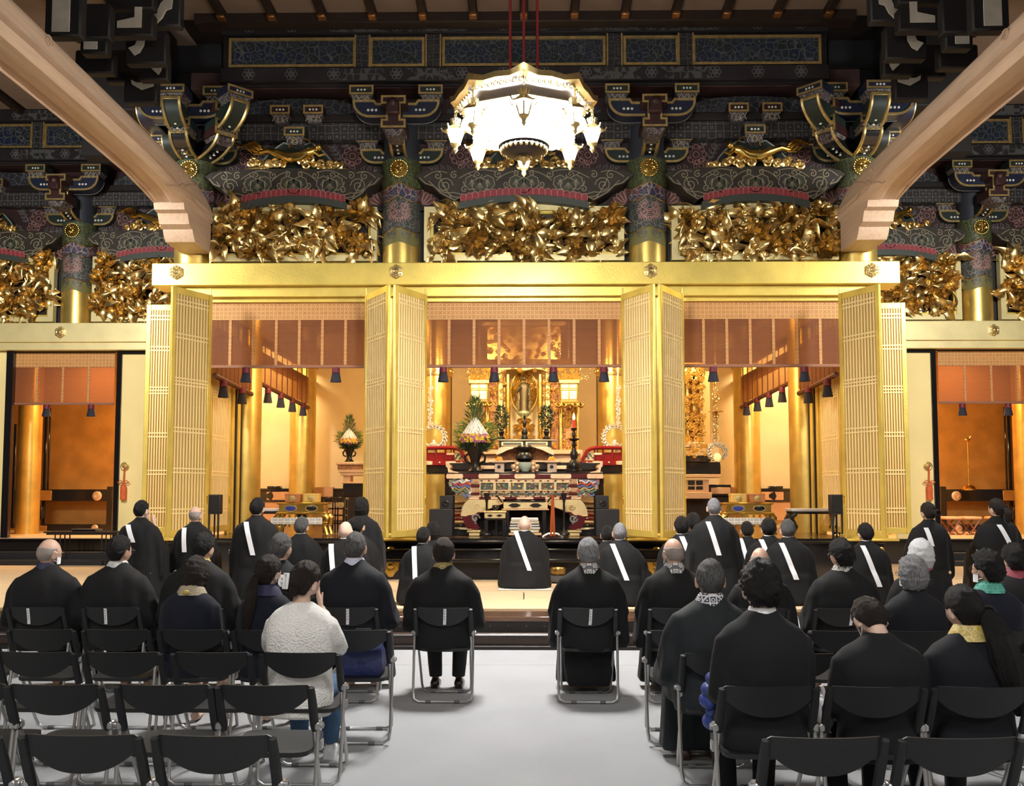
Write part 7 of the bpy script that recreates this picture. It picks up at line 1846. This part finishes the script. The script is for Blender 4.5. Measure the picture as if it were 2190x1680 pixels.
def torso(b, zs, rings, **k): b.loft([ell(zs + h, hw, d, cy, 32, 2.4) for h, hw, d, cy in rings])
def robe(kind):
    b = MB()
    if kind in ('chair', 'short', 'hang', 'stool'):
        zs = .50
        torso(b, zs, ((-.10, .225, .17, .0), (.0, .235, .175, -.01), (.15, .235, .16, -.015), (.30, .238, .15, -.02), (.42, .230, .135, -.015), (.48, .215, .12, -.01), (.525, .170, .10, -.005), (.56, .115, .082, 0), (.592, .075, .070, .004), (.615, .066, .064, .006)))
        b.loft([[(x, y, z) for x, y, z in ((-hw, yy, z0), (hw, yy, z0), (hw, yy, z1), (-hw, yy, z1))] for yy, hw, z0, z1 in ((-.02, .20, .41, .62), (.2, .235, .42, .61), (.44, .23, .42, .58), (.50, .20, .42, .50))])
        if kind != 'short': b.loft([[(x, y, z) for x, y in ((-hw, y0), (hw, y0), (hw, y1), (-hw, y1))] for z, hw, y0, y1 in ((.56, .22, .36, .50), (.30, .23, .36, .53), (.06, .25, .34, .55))])
        if kind in ('hang', 'stool'): b.loft([[(x, y, z) for x, y in ((-hw, y0), (hw, y0), (hw, y1), (-hw, y1))] for z, hw, y0, y1 in ((.50, .19, .02, .45), (.30, .20, .02, .5), (.08, .17, .06, .5))] if kind == 'hang' else [ell(z, hw, d, cy, 28, 2.6) for z, hw, d, cy in ((.62, .24, .19, .03), (.45, .27, .27, .09), (.25, .30, .33, .12), (.04, .33, .36, .13))])
        low = {'hang': .40, 'stool': .30}.get(kind, .53)
        for s in (-1, 1):
            b.tube([(s * .165, -.005, zs + .475), (s * .215, .0, zs + .36), (s * .245, .03, zs + .20), (s * .225, .16, zs + .14), (s * .13, .28, zs + .14)], [.065, .075, .080, .080, .07], 12)
            b.loft([[(s * (x0 + a), y, z) for a, y in ((-.035, y0), (.035, y0), (.035, y1), (-.035, y1))] for z, x0, y0, y1 in ((zs + .34, .235, -.06, .09), (zs + .16, .272, -.08, .24), (low + .06, .285, -.05, .28), (low, .28, .05, .24))])
    elif kind == 'jacket':
        zs = .50
        torso(b, zs, ((-.09, .205, .15, .0), (.0, .21, .15, -.01), (.14, .195, .135, -.015), (.28, .20, .135, -.02), (.40, .212, .128, -.018), (.465, .208, .115, -.01), (.508, .175, .098, -.005), (.545, .11, .080, 0), (.585, .072, .067, .004), (.60, .066, .063, .006)))
        for s in (-1, 1): b.tube([(s * .170, -.005, zs + .455), (s * .190, .0, zs + .33), (s * .200, .02, zs + .18), (s * .18, .17, zs + .13), (s * .13, .24, zs + .155)], [.060, .058, .054, .050, .045], 12)
    elif kind == 'prayer':
        zs = .50
        torso(b, zs, ((-.13, .20, .16, .0), (.0, .205, .16, -.01), (.14, .195, .14, -.015), (.28, .20, .14, -.02), (.40, .21, .13, -.018), (.475, .195, .112, -.01), (.52, .155, .095, -.005), (.55, .105, .078, 0), (.575, .075, .068, .004)))
        for s in (-1, 1): b.tube([(s * .165, -.005, zs + .45), (s * .200, .05, zs + .34), (s * .215, .12, zs + .26), (s * .14, .22, zs + .38), (s * .07, .30, zs + .47)], [.064, .066, .064, .056, .044], 12)
    else:   # seiza
        zs = .19
        b.loft([ell(z, hw, d, cy, 32, 2.5) for z, hw, d, cy in ((.015, .33, .36, .12), (.05, .325, .35, .11), (.14, .30, .31, .09), (.24, .27, .25, .05), (.34, .25, .19, .0))])
        torso(b, zs, ((.0, .26, .21, .02), (.15, .24, .165, -.01), (.30, .24, .15, -.02), (.41, .230, .135, -.015), (.47, .215, .12, -.01), (.512, .170, .10, -.005), (.55, .115, .082, 0), (.58, .075, .070, .004), (.60, .066, .064, .006)))
        for s in (-1, 1):
            b.tube([(s * .165, -.005, zs + .46), (s * .215, .0, zs + .34), (s * .240, .03, zs + .18), (s * .22, .16, zs + .10), (s * .12, .27, zs + .10)], [.065, .075, .078, .078, .07], 12)
            b.loft([[(s * (x0 + a), y, z) for a, y in ((-.04, y0), (.04, y0), (.04, y1), (-.04, y1))] for z, x0, y0, y1 in ((zs + .32, .232, -.07, .09), (zs + .12, .265, -.09, .25), (.06, .295, -.07, .30), (.02, .29, .0, .26))])
    co, fs = blob(b, .016, 12)
    return folds(co, .013 if kind != 'jacket' else .007, 7, 2.6, len(kind))
ROBES = {}
def robe_mesh(kind):
    if kind not in ROBES:
        b0 = globals()['_robe_fs'](kind); ROBES[kind] = b0
    return ROBES[kind]
def _robe_fs(kind):
    keep = {}
    ob = globals()['blob']
    def cap(mb, v, s=4, ratio=None, fac=.5):
        r = ob(mb, v, s, ratio, fac); keep['f'] = r[1]; return r
    globals()['blob'] = cap
    co = robe(kind); globals()['blob'] = ob
    return co, keep['f']
def extra(kind, fn, m, name):
    k = (kind, m.name)
    if k not in ROBES: b = MB(); fn(b); co, fs = blob(b, .012, 4); ROBES[k] = to_mesh(name, folds(co, .004, 12, 6, 3), fs, m)
    return ROBES[k]
def trousers(b):
    for s in (-1, 1):
        b.tube([(s * .09, -.02, .49), (s * .115, .22, .50), (s * .12, .44, .475)], [.105, .09, .075], 12); b.tube([(s * .12, .43, .48), (s * .112, .455, .30), (s * .10, .44, .09)], [.075, .068, .058], 12)
def shoe(s, back=0.0):
    b = MB(); b.loft([[(s * .105 + x, y, z) for x, z in ((-.04 * w, 0), (.04 * w, 0), (.042 * w, h * .5), (.025 * w, h), (-.025 * w, h), (-.042 * w, h * .5))] for y, w, h in ((.36, .7, .06), (.39, .95, .085), (.45, .98, .085), (.52, 1.05, .06), (.59, 1.0, .05), (.635, .5, .035))])
    return b

# ---- hair shells in the head frame
def hair_mesh(kind, m, key):
    """shell above the scalp where hair grows, sunk into the head elsewhere"""
    th = {'buzz': .0045, 'short': .014, 'crop': .010, 'curly': .026, 'bob': .022, 'long': .016, 'bald': .004, 'wave': .020}[kind]
    nv, nu = 40, 52; vs = []; fs = []
    for j in range(nv + 1):
        t = pi * j / nv
        for i in range(nu):
            a = 2 * pi * i / nu; d = V((sin(t) * cos(a), sin(t) * sin(a), cos(t))); r = head_r(d); p = d * r; f = d.y / (hypot(d.x, d.y) + 1e-6)   # f 1 face, -1 nape
            zl = {'bob': -.105, 'long': -.075, 'curly': -.072, 'wave': -.085}.get(kind, -.070)            # lowest hair at the nape
            side = .002 if kind not in ('bob', 'wave') else -.085
            lim = zl + (side - zl) * max(0, min(1, (f + .62) / .45)) if f < .3 else side + (.062 - side) * min(1, (f - .3) / .35)
            if kind == 'bald': lim = -.055 + (.02 + .055) * max(0, min(1, (f + .6) / .6)) if f < .25 else .2; 
            e = max(-1, min(1, (p.z - lim) / .012))
            top = p.z > .05
            if kind == 'bald' and p.z > .035 + .02 * (f < -.5): e = min(e, (.050 - p.z) / .01); e = max(-1, e)
            n1 = noise.noise(d * 5 + V((key, 0, 0))); n2 = noise.noise(V((a * 9, t * 2.2, key * 3.1))); n3 = noise.noise(V((a * 26, t * 4, key)))
            g = th * (1 + .35 * n1) * (1.15 if top else (.8 if kind in ('short', 'crop') and p.z < -.03 else 1)) + (.005 * n2 + .0032 * n3) * (1 if kind not in ('buzz', 'bald') else .15)
            if kind == 'curly': g += .009 * noise.noise(d * 16 + V((0, key, 0))) 
            if kind in ('bob', 'wave') and p.z < -.02: g += (.010 + .30 * max(0, -.02 - p.z) * .35) + (.03 * max(0, -.5 - d.z))
            vs.append(d * (r + (g if e > 0 else 0) * min(1, e * 1.2) - (.006 * min(1, -e) if e < 0 else 0)) if e > 0 else d * (r - .006 * min(1, -e)))
    for j in range(nv):
        for i in range(nu): fs.append((j * nu + i, (j + 1) * nu + i, (j + 1) * nu + (i + 1) % nu, j * nu + (i + 1) % nu))
    me = bpy.data.meshes.new('hair'); me.from_pydata([tuple(v) for v in vs], [], fs); me.materials.append(m); me.polygons.foreach_set('use_smooth', [True] * len(fs)); me.update(); return me
def tail(pts, rad, m, name, seed=0, flat=.6):
    b = MB(); n = 16; P_ = [V(p) for p in pts]
    for k in range(9):   # locks twisted together so the tail reads as strands
        a = 2 * pi * k / 9; o = [p + V((cos(a + i * .35) * rad[i] * .62, sin(a + i * .35) * rad[i] * .62 * flat, 0)) for i, p in enumerate(P_)]
        b.tube(o, [q * .55 for q in rad], 6)
    return b.mesh(name, [m], 80)
PCOUNT = [0]
def person(px, py, label, pose='seat', row=None, k=None, rb='chair', rm=None, yaw=0, pitch=0, roll=0, hair=('short', HB), skin=0, collar=None, strap=False, mask=False, glasses=False, wide=1.0, rz=0, extras=(), stool=False, lean=0.0, dy=0.0, cloth='robe', dx=0):
    PCOUNT[0] += 1; idx = PCOUNT[0]; rm = rm or ROBE
    if row: Y = ROWY[row] + .2 + .015 + dy; floor_z = .012
    else: Y = F / min(k, 180) + dy; floor_z = ZP - .002
    bp = {'seiza': 'seiza', 'pray': 'pray'}.get(pose, 'seat'); co, fs, zn, cz = BODY[bp]
    ztop = Z(py, Y, px) - (floor_z if not stool else floor_z); hn = cz + .126 + .016
    Hm = Mx.Rotation(R(yaw), 4, 'Z') @ Mx.Rotation(R(-pitch), 4, 'X') @ Mx.Rotation(R(roll), 4, 'Y')
    drop = .118 - (Hm @ V((0, -.03, .118))).z
    drop = (1 - cos(R(pitch))) * .20
    s = ztop / (hn - drop); s = max(.88, min(1.12, s))
    x = X(px + dx, Y)
    t = thing('person', label, 'person', (x, Y, floor_z), rz, 'people seated before the altar' if row else 'priests on the straw mats')
    t.scale = (s, s, s)
    # body with the head turned on its neck
    piv = V((0, -.005, zn)); c = co.copy(); M3 = np.array(Hm.to_3x3()); w = np.clip((co[:, 2] - zn + .01) / .075, 0, 1); w = (w * w * (3 - 2 * w))[:, None]; w[(co[:, 1] > .16)] = 0
    rel = co - np.array(piv); c = co + w * (rel @ M3.T - rel)
    o = link('body', to_mesh('body', c, fs, SKIN[skin]), t)
    HM = T(*piv) @ Hm @ T(*(-piv)) @ T(0, .012, cz)       # head frame
    hk, hm = hair if isinstance(hair, tuple) else (hair, HB)
    if hk: link('hair', hair_mesh(hk, hm, idx), t, M=HM)
    e = MB(); [e.sphere((sg * .030, .080, .002), (.011, .009, .007), 8, 6) for sg in (-1, 1)]; o = e.build('eyes', mat('dark_eyes', (.03, .02, .02), .2), t); o.matrix_local = HM
    # clothing
    rc, rf = robe_mesh(rb); cl = rc.copy(); cl[:, 0] *= wide; cl[:, 1] *= (.6 + .4 * wide)
    rng = random.Random(idx * 13); ph = rng.uniform(0, 50)
    cl = cl + np.array([[.006 * noise.noise(V((p[0] * 6 + ph, p[1] * 6, p[2] * 3))), .006 * noise.noise(V((p[0] * 6, p[1] * 6 + ph, p[2] * 3))), 0] for p in cl])
    link({'jacket': 'jacket', 'prayer': 'sweater'}.get(rb, 'robe'), to_mesh('robe', cl, rf, rm), t)
    bvh = BVHTree.FromPolygons([tuple(p) for p in cl.tolist()], rf)
    zc = zn + .03
    def back_y(xx, zz):
        h = bvh.ray_cast(V((xx, -1.2, zz)), V((0, 1, 0))); return h[0].y if h[0] is not None else None
    if collar:
        m = COLS[collar]; b = MB(); A = [pi + pi * (q / 18) * 1.0 for q in range(-3, 22)]
        if collar in ('white', 'shirt', 'lilac'): prof = ((.068, -.012), (.066, .010), (.062, .022)) if collar == 'white' else ((.072, -.012), (.070, .014), (.064, .032))
        else: prof = ((.108, -.040), (.092, -.005), (.076, .030), (.066, .042))
        b.loft([[(cos(a) * r * (1.0 if r < .08 else 1.05), sin(a) * r * .98 + .006, zn + dz) for a in A] for r, dz in prof] + [[(cos(a) * (r - .008), sin(a) * (r - .008) * .98 + .006, zn + dz) for a in A] for r, dz in prof[::-1]], cap=False, closed=False)
        b.build({'white': 'under_collar', 'shirt': 'shirt_collar'}.get(collar, 'brocade_collar'), m, t)
    if strap:
        sx0, sx1, z0, z1 = (strap if isinstance(strap, tuple) else (-.10, .055, zn - .045, zn - .50)); pts = []; n = 16
        for q in range(n + 1):
            u = q / n; xx = (sx0 + (sx1 - sx0) * u) * wide; zz = z0 + (z1 - z0) * u; y = back_y(xx, zz)
            if y is None: y = pts[-1][1] if pts else -.05
            pts.append((xx, y - .008, zz))
        # smooth the depth so the band lies flat over the folds
        ys = [p[1] for p in pts]; ys = [min(ys[max(0, i - 2):i + 3]) for i in range(len(ys))]
        b = MB(); w_ = .030
        b.loft([[(p[0] - w_, ys[i], p[2]), (p[0] + w_, ys[i], p[2]), (p[0] + w_, ys[i] + .006, p[2]), (p[0] - w_, ys[i] + .006, p[2])] for i, p in enumerate(pts)]); b.build('sash', STRAP, t)
    if mask:
        b = MB(); b.grid(lambda u, v: tuple(V((sin((u - .5) * 2.6), cos((u - .5) * 2.6), 0)) * (.087 if True else 0) * V((.86, 1.16, 1)) + V((0, .0, -.085 + .075 * v))), 12, 5)
        for sg in (-1, 1): b.tube([(sg * .066, .05, -.03), (sg * .078, .01, -.015), (sg * .082, -.016, -.004), (sg * .080, -.026, -.02), (sg * .074, -.010, -.05), (sg * .062, .05, -.07)], .0026, 5)
        b.build('face_mask', MASKM, t).matrix_local = HM
    if glasses:
        b = MB()
        for sg in (-1, 1):
            b.tube([(sg * .083, -.01, .008), (sg * .080, .05, .010), (sg * .072, .098, .010)], .0017, 5); b.tube([(sg * .034 + .027 * cos(a), .108 - abs(.03 * cos(a)) * .3, .002 + .020 * sin(a)) for a in [2 * pi * q / 16 for q in range(16)]], .0015, 5, True)
        b.tube([(-.010, .110, .006), (.010, .110, .006)], .002, 5); b.build('spectacles', METAL, t).matrix_local = HM
    for ex in extras: ex(t, HM, zn, idx)
    if stool:
        st = thing('low_stool', 'low pale cushioned stool under the %s' % stool, 'stool', (x, Y, ZP - .002)); b = MB(); b.box(-.20, .20, -.13, .2, .36, .405, .015); b.build('cushion', mat('pale_stool_cushion', (.66, .50, .30), .8), st)
        for a in (-1, 1):
            for q in (-.1, .16): b = MB(); b.box(a * .16 - .015, a * .16 + .015, q - .015, q + .015, 0, .36, .004); b.build('leg', DARKW, st)
    return t
def ponytail(m, n=(-.02, -.115, -.02), L=.42, r=.035, band=BLKM, sway=0.0, y2=-.15):
    def f(t, HM, zn, i):
        p0 = HM @ V(n); pts = [p0 + V((0, .02, .01)), p0 + V((sway * .1, -.03, -.02))] + [V((p0.x + sway * u, min(p0.y - .03, y2), p0.z - .04 - L * u)) for u in (.15, .4, .7, 1.0)]
        link('ponytail', tail(pts, [r * .7, r * .8, r * 1.1, r * 1.25, r * .9, r * .25], m, 'ponytail', i), t)
        b = MB(); b.tube([p0 + V((sway * .05 + cos(a) * r * .8, -.02, sin(a) * r * .8 - .01)) for a in [2 * pi * q / 12 for q in range(12)]], .008, 5, True); b.build('hair_tie', band, t)
    return f
def bun(m, pos=(0, -.105, .02), r=.05):
    def f(t, HM, zn, i):
        b = MB(); p = V(pos); b.sphere(p, (r, r * .8, r * .85), 14, 10)
        for q in range(5): b.tube([(p.x + r * .7 * cos(a + q), p.y - .012 + .03 * sin(a * 2 + q) - .018, p.z + r * .62 * sin(a + q)) for a in [2 * pi * z_ / 12 for z_ in range(12)]], .016, 6, True)
        b.build('hair_bun', m, t).matrix_local = HM
    return f
def clip(t, HM, zn, i):
    b = MB()
    for x0, x1, z0, z1 in ((-.062, -.050, -.055, .02), (-.030, -.018, -.065, .03), (.004, .016, -.06, .025), (-.030, .016, .020, .032), (-.030, .016, -.068, -.056), (-.062, -.025, -.03, -.016), (-.062, -.025, -.005, .008)): b.box(x0 + .02, x1 + .02, -.162, -.144, z0 + .02, z1 + .02, .003)
    b.build('hair_clip', STRAP, t).matrix_local = HM @ rotz(-.22)
def clasp(t, HM, zn, i):
    b = MB(); b.M = T(0, -.108, zn - .015) @ rotx(R(90 + 30)); b.lathe([(.022, 0), (.022, .006), (.012, .01), (0, .01)], 18); b.build('round_clasp', mat('yellow_clasp', (.72, .58, .14), .4), t)
def legs(m, sh, sock=SOCK):
    def f(t, HM, zn, i):
        link('trousers', extra('trousers', trousers, m, 'trousers'), t)
        for s in (-1, 1): shoe(s).build('shoe', sh, t, 60)
    return f
def papers(x, y, z, r=0):
    def f(t, HM, zn, i):
        b = MB(); b.M = T(x, y, z) @ rotz(r) @ rotx(.9); b.box(-.07, .07, -.1, .1, -.002, .002); b.build('paper_sheet', WHITE, t)
    return f
def cuff(x, y, z, a=.6):
    def f(t, HM, zn, i):
        b = MB(); b.M = T(x, y, z) @ roty(a); b.box(-.03, .03, -.012, .012, -.010, .010, .004); b.box(-.012, .012, -.012, .012, -.035, .01, .004); b.build('white_cord_knot', STRAP, t)
    return f
S_ = 'seiza'
# ---- priests on the platform
person(302, 1068, 'dark haired priest with white sash and raised hand by the left lattice doors', 'pray', k=180, rb='stool', strap=(-.11, -.02, 1.02, .80), collar='white', hair=('crop', HB), yaw=-18, stool='priest with raised hand', skin=1)
person(418, 1080, 'balding priest with white sash sitting before the left corner column', 'seat', k=176, rb='stool', strap=(-.10, -.075, 1.03, .70), collar='white', hair=('bald', HST), yaw=-10, stool='balding priest at the left corner column')
person(550, 1063, 'tall dark haired priest with white sash and white cord, sitting in the left bay', 'seat', k=178, rb='stool', strap=(-.09, .01, 1.03, .62), collar='white', hair=('short', HB), yaw=-12, stool='tall dark haired priest in the left bay', wide=1.05, extras=(cuff(-.30, -.05, .66),))
person(645, 1103, 'dark haired priest without sash kneeling between the tall priest and the bald one', S_, k=165, rb=S_, collar='white', hair=('crop', HDG), yaw=-16)
person(739, 1112, 'bald priest with white sash kneeling left of the altar door', S_, k=176, rb=S_, collar='white', hair=(None, None), strap=(-.15, -.10, .72, .34), skin=1, yaw=-10)
person(765, 1102, 'dark haired priest kneeling just behind the bald priest, left of the altar door', S_, k=166, rb=S_, collar='white', hair=('crop', HB), yaw=-20)
person(773, 1063, 'person with black bobbed hair in plain black robe before the left lattice leaf', 'seat', k=162, rb='stool', rm=SUITM, hair=('bob', HB), stool='person with black bobbed hair')
person(905, 1125, 'priest with cropped dark hair and white sash kneeling left of the altar steps', S_, k=178, rb=S_, collar='white', hair=('crop', HB), strap=(-.10, -.075, .75, .34), yaw=-10)
person(926, 1115, 'dark haired kneeling figure half hidden behind the priest left of the altar steps', S_, k=162, rb=S_, hair=('wave', HB), wide=.9)
person(1122, 1100, 'bald chief priest with white sash kneeling at the centre before the altar', S_, k=152, rb=S_, collar='white', hair=(None, None), strap=(-.11, .06, .78, .26), skin=1, wide=1.1, pitch=4)
person(1325, 1115, 'priest with grey stubble and white sash kneeling right of the altar steps', S_, k=178, rb=S_, collar='white', hair=('buzz', HG), strap=(-.10, .06, .74, .31), wide=1.03)
person(1298, 1122, 'dark haired priest half hidden behind the grey stubbled priest', S_, k=168, rb=S_, collar='white', hair=('crop', HB), wide=.95, yaw=-8)
person(1457, 1102, 'young dark haired priest kneeling before the right altar door, sash at his side', S_, k=170, rb=S_, collar='white', hair=('crop', HB), strap=(-.02, .14, .76, .32))
person(1483, 1095, 'dark haired masked figure behind the standing-tall grey priest', S_, k=164, rb=S_, hair=('short', HB), mask=True, yaw=25)
person(1527, 1062, 'grey cropped priest with white sash sitting tall in the right bay', 'seat', k=178, rb='stool', strap=(-.10, .015, 1.03, .62), collar='white', hair=('buzz', HG), stool='grey cropped priest in the right bay', skin=1, wide=1.05)
person(1597, 1113, 'small priest with cropped dark hair before the right gilt table', S_, k=158, rb=S_, hair=('crop', HB), strap=(-.13, -.03, .76, .36), wide=.9)
person(1643, 1106, 'dark haired priest with white collar before the right gilt table', S_, k=170, rb=S_, collar='white', hair=('short', HB), strap=(-.12, -.02, .74, .40))
person(1684, 1108, 'greying priest with white sash kneeling right of the gilt table', S_, k=176, rb=S_, collar='white', hair=('crop', HDG), strap=(-.11, .03, .72, .30), wide=1.05)
person(1850, 1117, 'dark haired priest with white sash and glasses before the right lattice doors', S_, k=178, rb=S_, collar='white', hair=('short', HB), strap=(-.09, .08, .73, .24), glasses=True, yaw=12)
person(1985, 1073, 'priestess with hair in a low bun and white sash by the right pale panel', 'seat', k=176, rb='stool', strap=(-.10, -.04, 1.0, .76), hair=('long', HBR), extras=(bun(HBR, (.03, -.10, .0), .052),), stool='priestess with the low bun', yaw=14, wide=.95)
person(2132, 1065, 'priestess with dark ponytail, glasses and white sash at the right edge of the platform', 'seat', k=174, rb='stool', strap=(-.06, .09, 1.0, .68), hair=('long', HBR), extras=(ponytail(HBR, (.03, -.10, .03), .16, .035), cuff(-.28, -.05, .66)), glasses=True, stool='priestess with the dark ponytail', yaw=22)
cu = thing('floor_cushion', 'flat pale cushion under the chief priest before the altar', 'cushion', (X(1122, F / 152), F / 152 + .1, ZP)); b = MB(); b.box(-.37, .37, -.36, .36, -.004, .016, .008); b.build('cushion_pad', mat('pale_cushion', (.62, .58, .52), .8), cu)
# ---- front row
person(105, 1148, 'bald man with glasses and mask in indigo collared robe, far left of the front row', row=1, rb='chair', hair=('bald', HST), collar='indigo', mask=True, glasses=True, yaw=-28, wide=1.14, pitch=2)
person(260, 1143, 'dark haired man with glasses and silver brocade collar in the front row', row=1, rb='chair', hair=('short', HB), collar='silver', glasses=True, yaw=-24, wide=1.08, dx=-4)
person(436, 1137, 'dark haired man looking down, behind the woman with the gold clasp', row=1, rb='chair', hair=('short', HB), collar='gold2', yaw=-14, pitch=14, wide=1.06, extras=(papers(.32, .12, .62),), dx=-6)
person(600, 1137, 'greying man in black behind the ponytailed woman, front row', row=1, rb='chair', rm=SUITM, hair=('crop', HDG), yaw=-20, wide=.95)
person(760, 1135, 'grey black haired man with lavender brocade collar, left of the aisle', row=1, rb='chair', rm=ROBEN, hair=('crop', HDG), collar='lav', yaw=-6, wide=1.08)
person(949, 1148, 'dark haired man with olive gold collar and polished shoes, left aisle chair', row=1, rb='short', rm=ROBE, hair=('short', HBR), collar='gold', wide=1.08, pitch=6, extras=(legs(SOCK, SHOE),))
person(1258, 1148, 'grey haired man with white lattice collar in long robe on the right aisle chair', row=1, rb='hang', hair=('short', HG), collar='wlat', wide=1.06, pitch=4)
person(1440, 1147, 'bald man with white lattice collar beside the right aisle chair', row=1, rb='hang', hair=('bald', HST), collar='wlat', yaw=16, wide=1.02, mask=True)
person(1624, 1167, 'bald man in black robe behind the young man in the suit', row=1, rb='chair', hair=('bald', HST), wide=1.02, extras=(papers(.30, .12, .62),))
person(1795, 1153, 'curly haired man with glasses and black silver collar, right block front row', row=1, rb='chair', hair=('curly', HB), collar='roundel', glasses=True, yaw=20, wide=1.06, dx=4)
person(1968, 1152, 'white haired woman with dull red collar in the front row', row=1, rb='chair', hair=('wave', HW), collar='red', yaw=12, wide=1.0, mask=True)
person(2160, 1163, 'curly haired woman with dull red collar at the right edge', row=1, rb='chair', hair=('curly', HB), collar='red', yaw=8, wide=.98, dx=6)
# ---- second row
person(414, 1190, 'dark haired woman with tan brocade collar and round yellow clasp', row=2, rb='jacket', rm=NAVYM, hair=('bob', HBR), collar='tan', extras=(clasp,), mask=True, pitch=26, wide=.98, skin=1)
person(574, 1185, 'woman with long low ponytail and indigo collar beside the white sweater', row=2, rb='jacket', rm=NAVYM, hair=('long', HBR), collar='indigo', yaw=-26, mask=True, extras=(ponytail(HBR, (-.03, -.095, -.015), .40, .034, sway=-.05),), wide=.92, skin=1)
person(1950, 1187, 'grey haired woman with mask and lilac collar, second row', row=2, rb='jacket', rm=ROBEN, hair=('wave', HG), collar='lilac', yaw=26, mask=True, glasses=True, wide=1.0, skin=1)
person(2110, 1177, 'dark haired man with mask and green checked collar, second row', row=2, rb='jacket', rm=NAVYM, hair=('curly', HB), collar='green', yaw=32, mask=True, glasses=True, wide=1.04)
# ---- third row
person(648, 1198, 'girl in fluffy white sweater with white hair clip, praying', 'pray', row=3, rb='prayer', rm=FLEECE, hair=('long', HBR), yaw=-30, pitch=8, extras=(clip, bun(HBR, (.0, -.085, -.055), .034), legs(DENIM, SHOEW)), wide=1.02, skin=1)
person(1517, 1192, 'greying man in grey green robe with black and white collar, right of the aisle', row=3, rb='chair', rm=ROBEG, hair=('crop', HDG), collar='bwlat', yaw=-4, wide=1.04, extras=(legs(SUITM, SHOEB),))
# ---- fourth row
person(1626, 1200, 'young man with thick black hair in a black suit with white shirt collar', row=4, rb='jacket', rm=SUITM, hair=('wave' if False else 'curly', HB), collar='shirt', wide=1.08, extras=(legs(SUITM, SHOE),), skin=1, yaw=6)
person(1872, 1278, 'short haired woman in black jacket with bowed head', row=4, rb='jacket', rm=SUITM, hair=('short', HBR), pitch=40, mask=True, wide=1.18, extras=(legs(SUITM, SHOE),), skin=1, yaw=6, roll=-4)
person(2062, 1250, 'woman with long loose ponytail and yellow gold collar', row=4, rb='jacket', rm=ROBEN, hair=('long', HB), collar='gold2', yaw=14, pitch=10, wide=1.1, extras=(ponytail(HB, (.075, -.07, -.015), .48, .060, sway=.10), legs(SUITM, SHOE)), skin=1)
# ---- bags and small belongings
bg = thing('blue_bag', 'dark blue tote bag on the seat of the second row chair left of the aisle', 'bag', (X(762, 6.2), ROWY[2] + .22, .44)); b = MB()
b.loft([[(x, y, z) for x, y in ((-hw, -d), (hw, -d), (hw, d), (-hw, d))] for z, hw, d in ((0, .13, .09), (.05, .15, .10), (.15, .14, .08), (.22, .12, .03))]); b.build('bag_body', mat('navy_nylon', (.012, .022, .11), .55, 0, .3, 8, .5, 14), bg, 60)
b = MB(); b.tube([(-.06, 0, .21), (-.05, 0, .30), (.05, 0, .30), (.06, 0, .21)], .008, 6); b.build('bag_handle', BLKM, bg)
Y = ROWY[4] + .6; bg = thing('blue_jacket', 'rolled blue padded jacket hanging beside the young man in the suit', 'jacket', (X(1517, Y), Y, Z(1553, Y))); b = MB()
for q in range(5): b.sphere((.02 * sin(q * 2), 0, .03 + q * .055), (.055, .09, .045), 12, 8)
b.build('padded_body', mat('bright_blue_nylon', (.02, .05, .26), .5, 0, .3, 9, .3, 30), bg, 60)

for nm, lab, m, px, py, row, sz, dy_ in (('yellow_pouch', 'small yellow pouch beside the man in the silver brocade collar', mat('yellow_pouch_cloth', (.55, .42, .05), .7), 339, 1318, 1, (.045, .05, .11), .25),
        ('white_bag', 'crumpled white plastic bag between the suited man and the woman with bowed head', mat('white_plastic', (.75, .74, .76), .35), 1750, 1530, 4, (.10, .09, .14), .42),
        ('pink_pouch', 'small pink pouch between the bowed woman and the woman with long ponytail', mat('pink_cloth', (.62, .07, .22), .6), 1943, 1534, 4, (.04, .05, .09), .42)):
    Y = ROWY[row] + dy_; z = Z(py, Y, px); t = thing(nm, lab, 'bag', (X(px, Y), Y, z)); b = MB(); b.sphere((0, 0, 0), tuple(q / 1.6 for q in sz), 14, 10); b.v = [tuple(V(p) * (1 + .22 * noise.noise(V(p) * 30))) for p in b.v]; b.build('bag_body', m, t, 70)
    b = MB(); b.tube([(0, 0, sz[2] * .5), (.01, 0, sz[2] * .8), (-.005, 0, sz[2] * 1.1)], .01, 6); b.build('bag_neck', m, t)
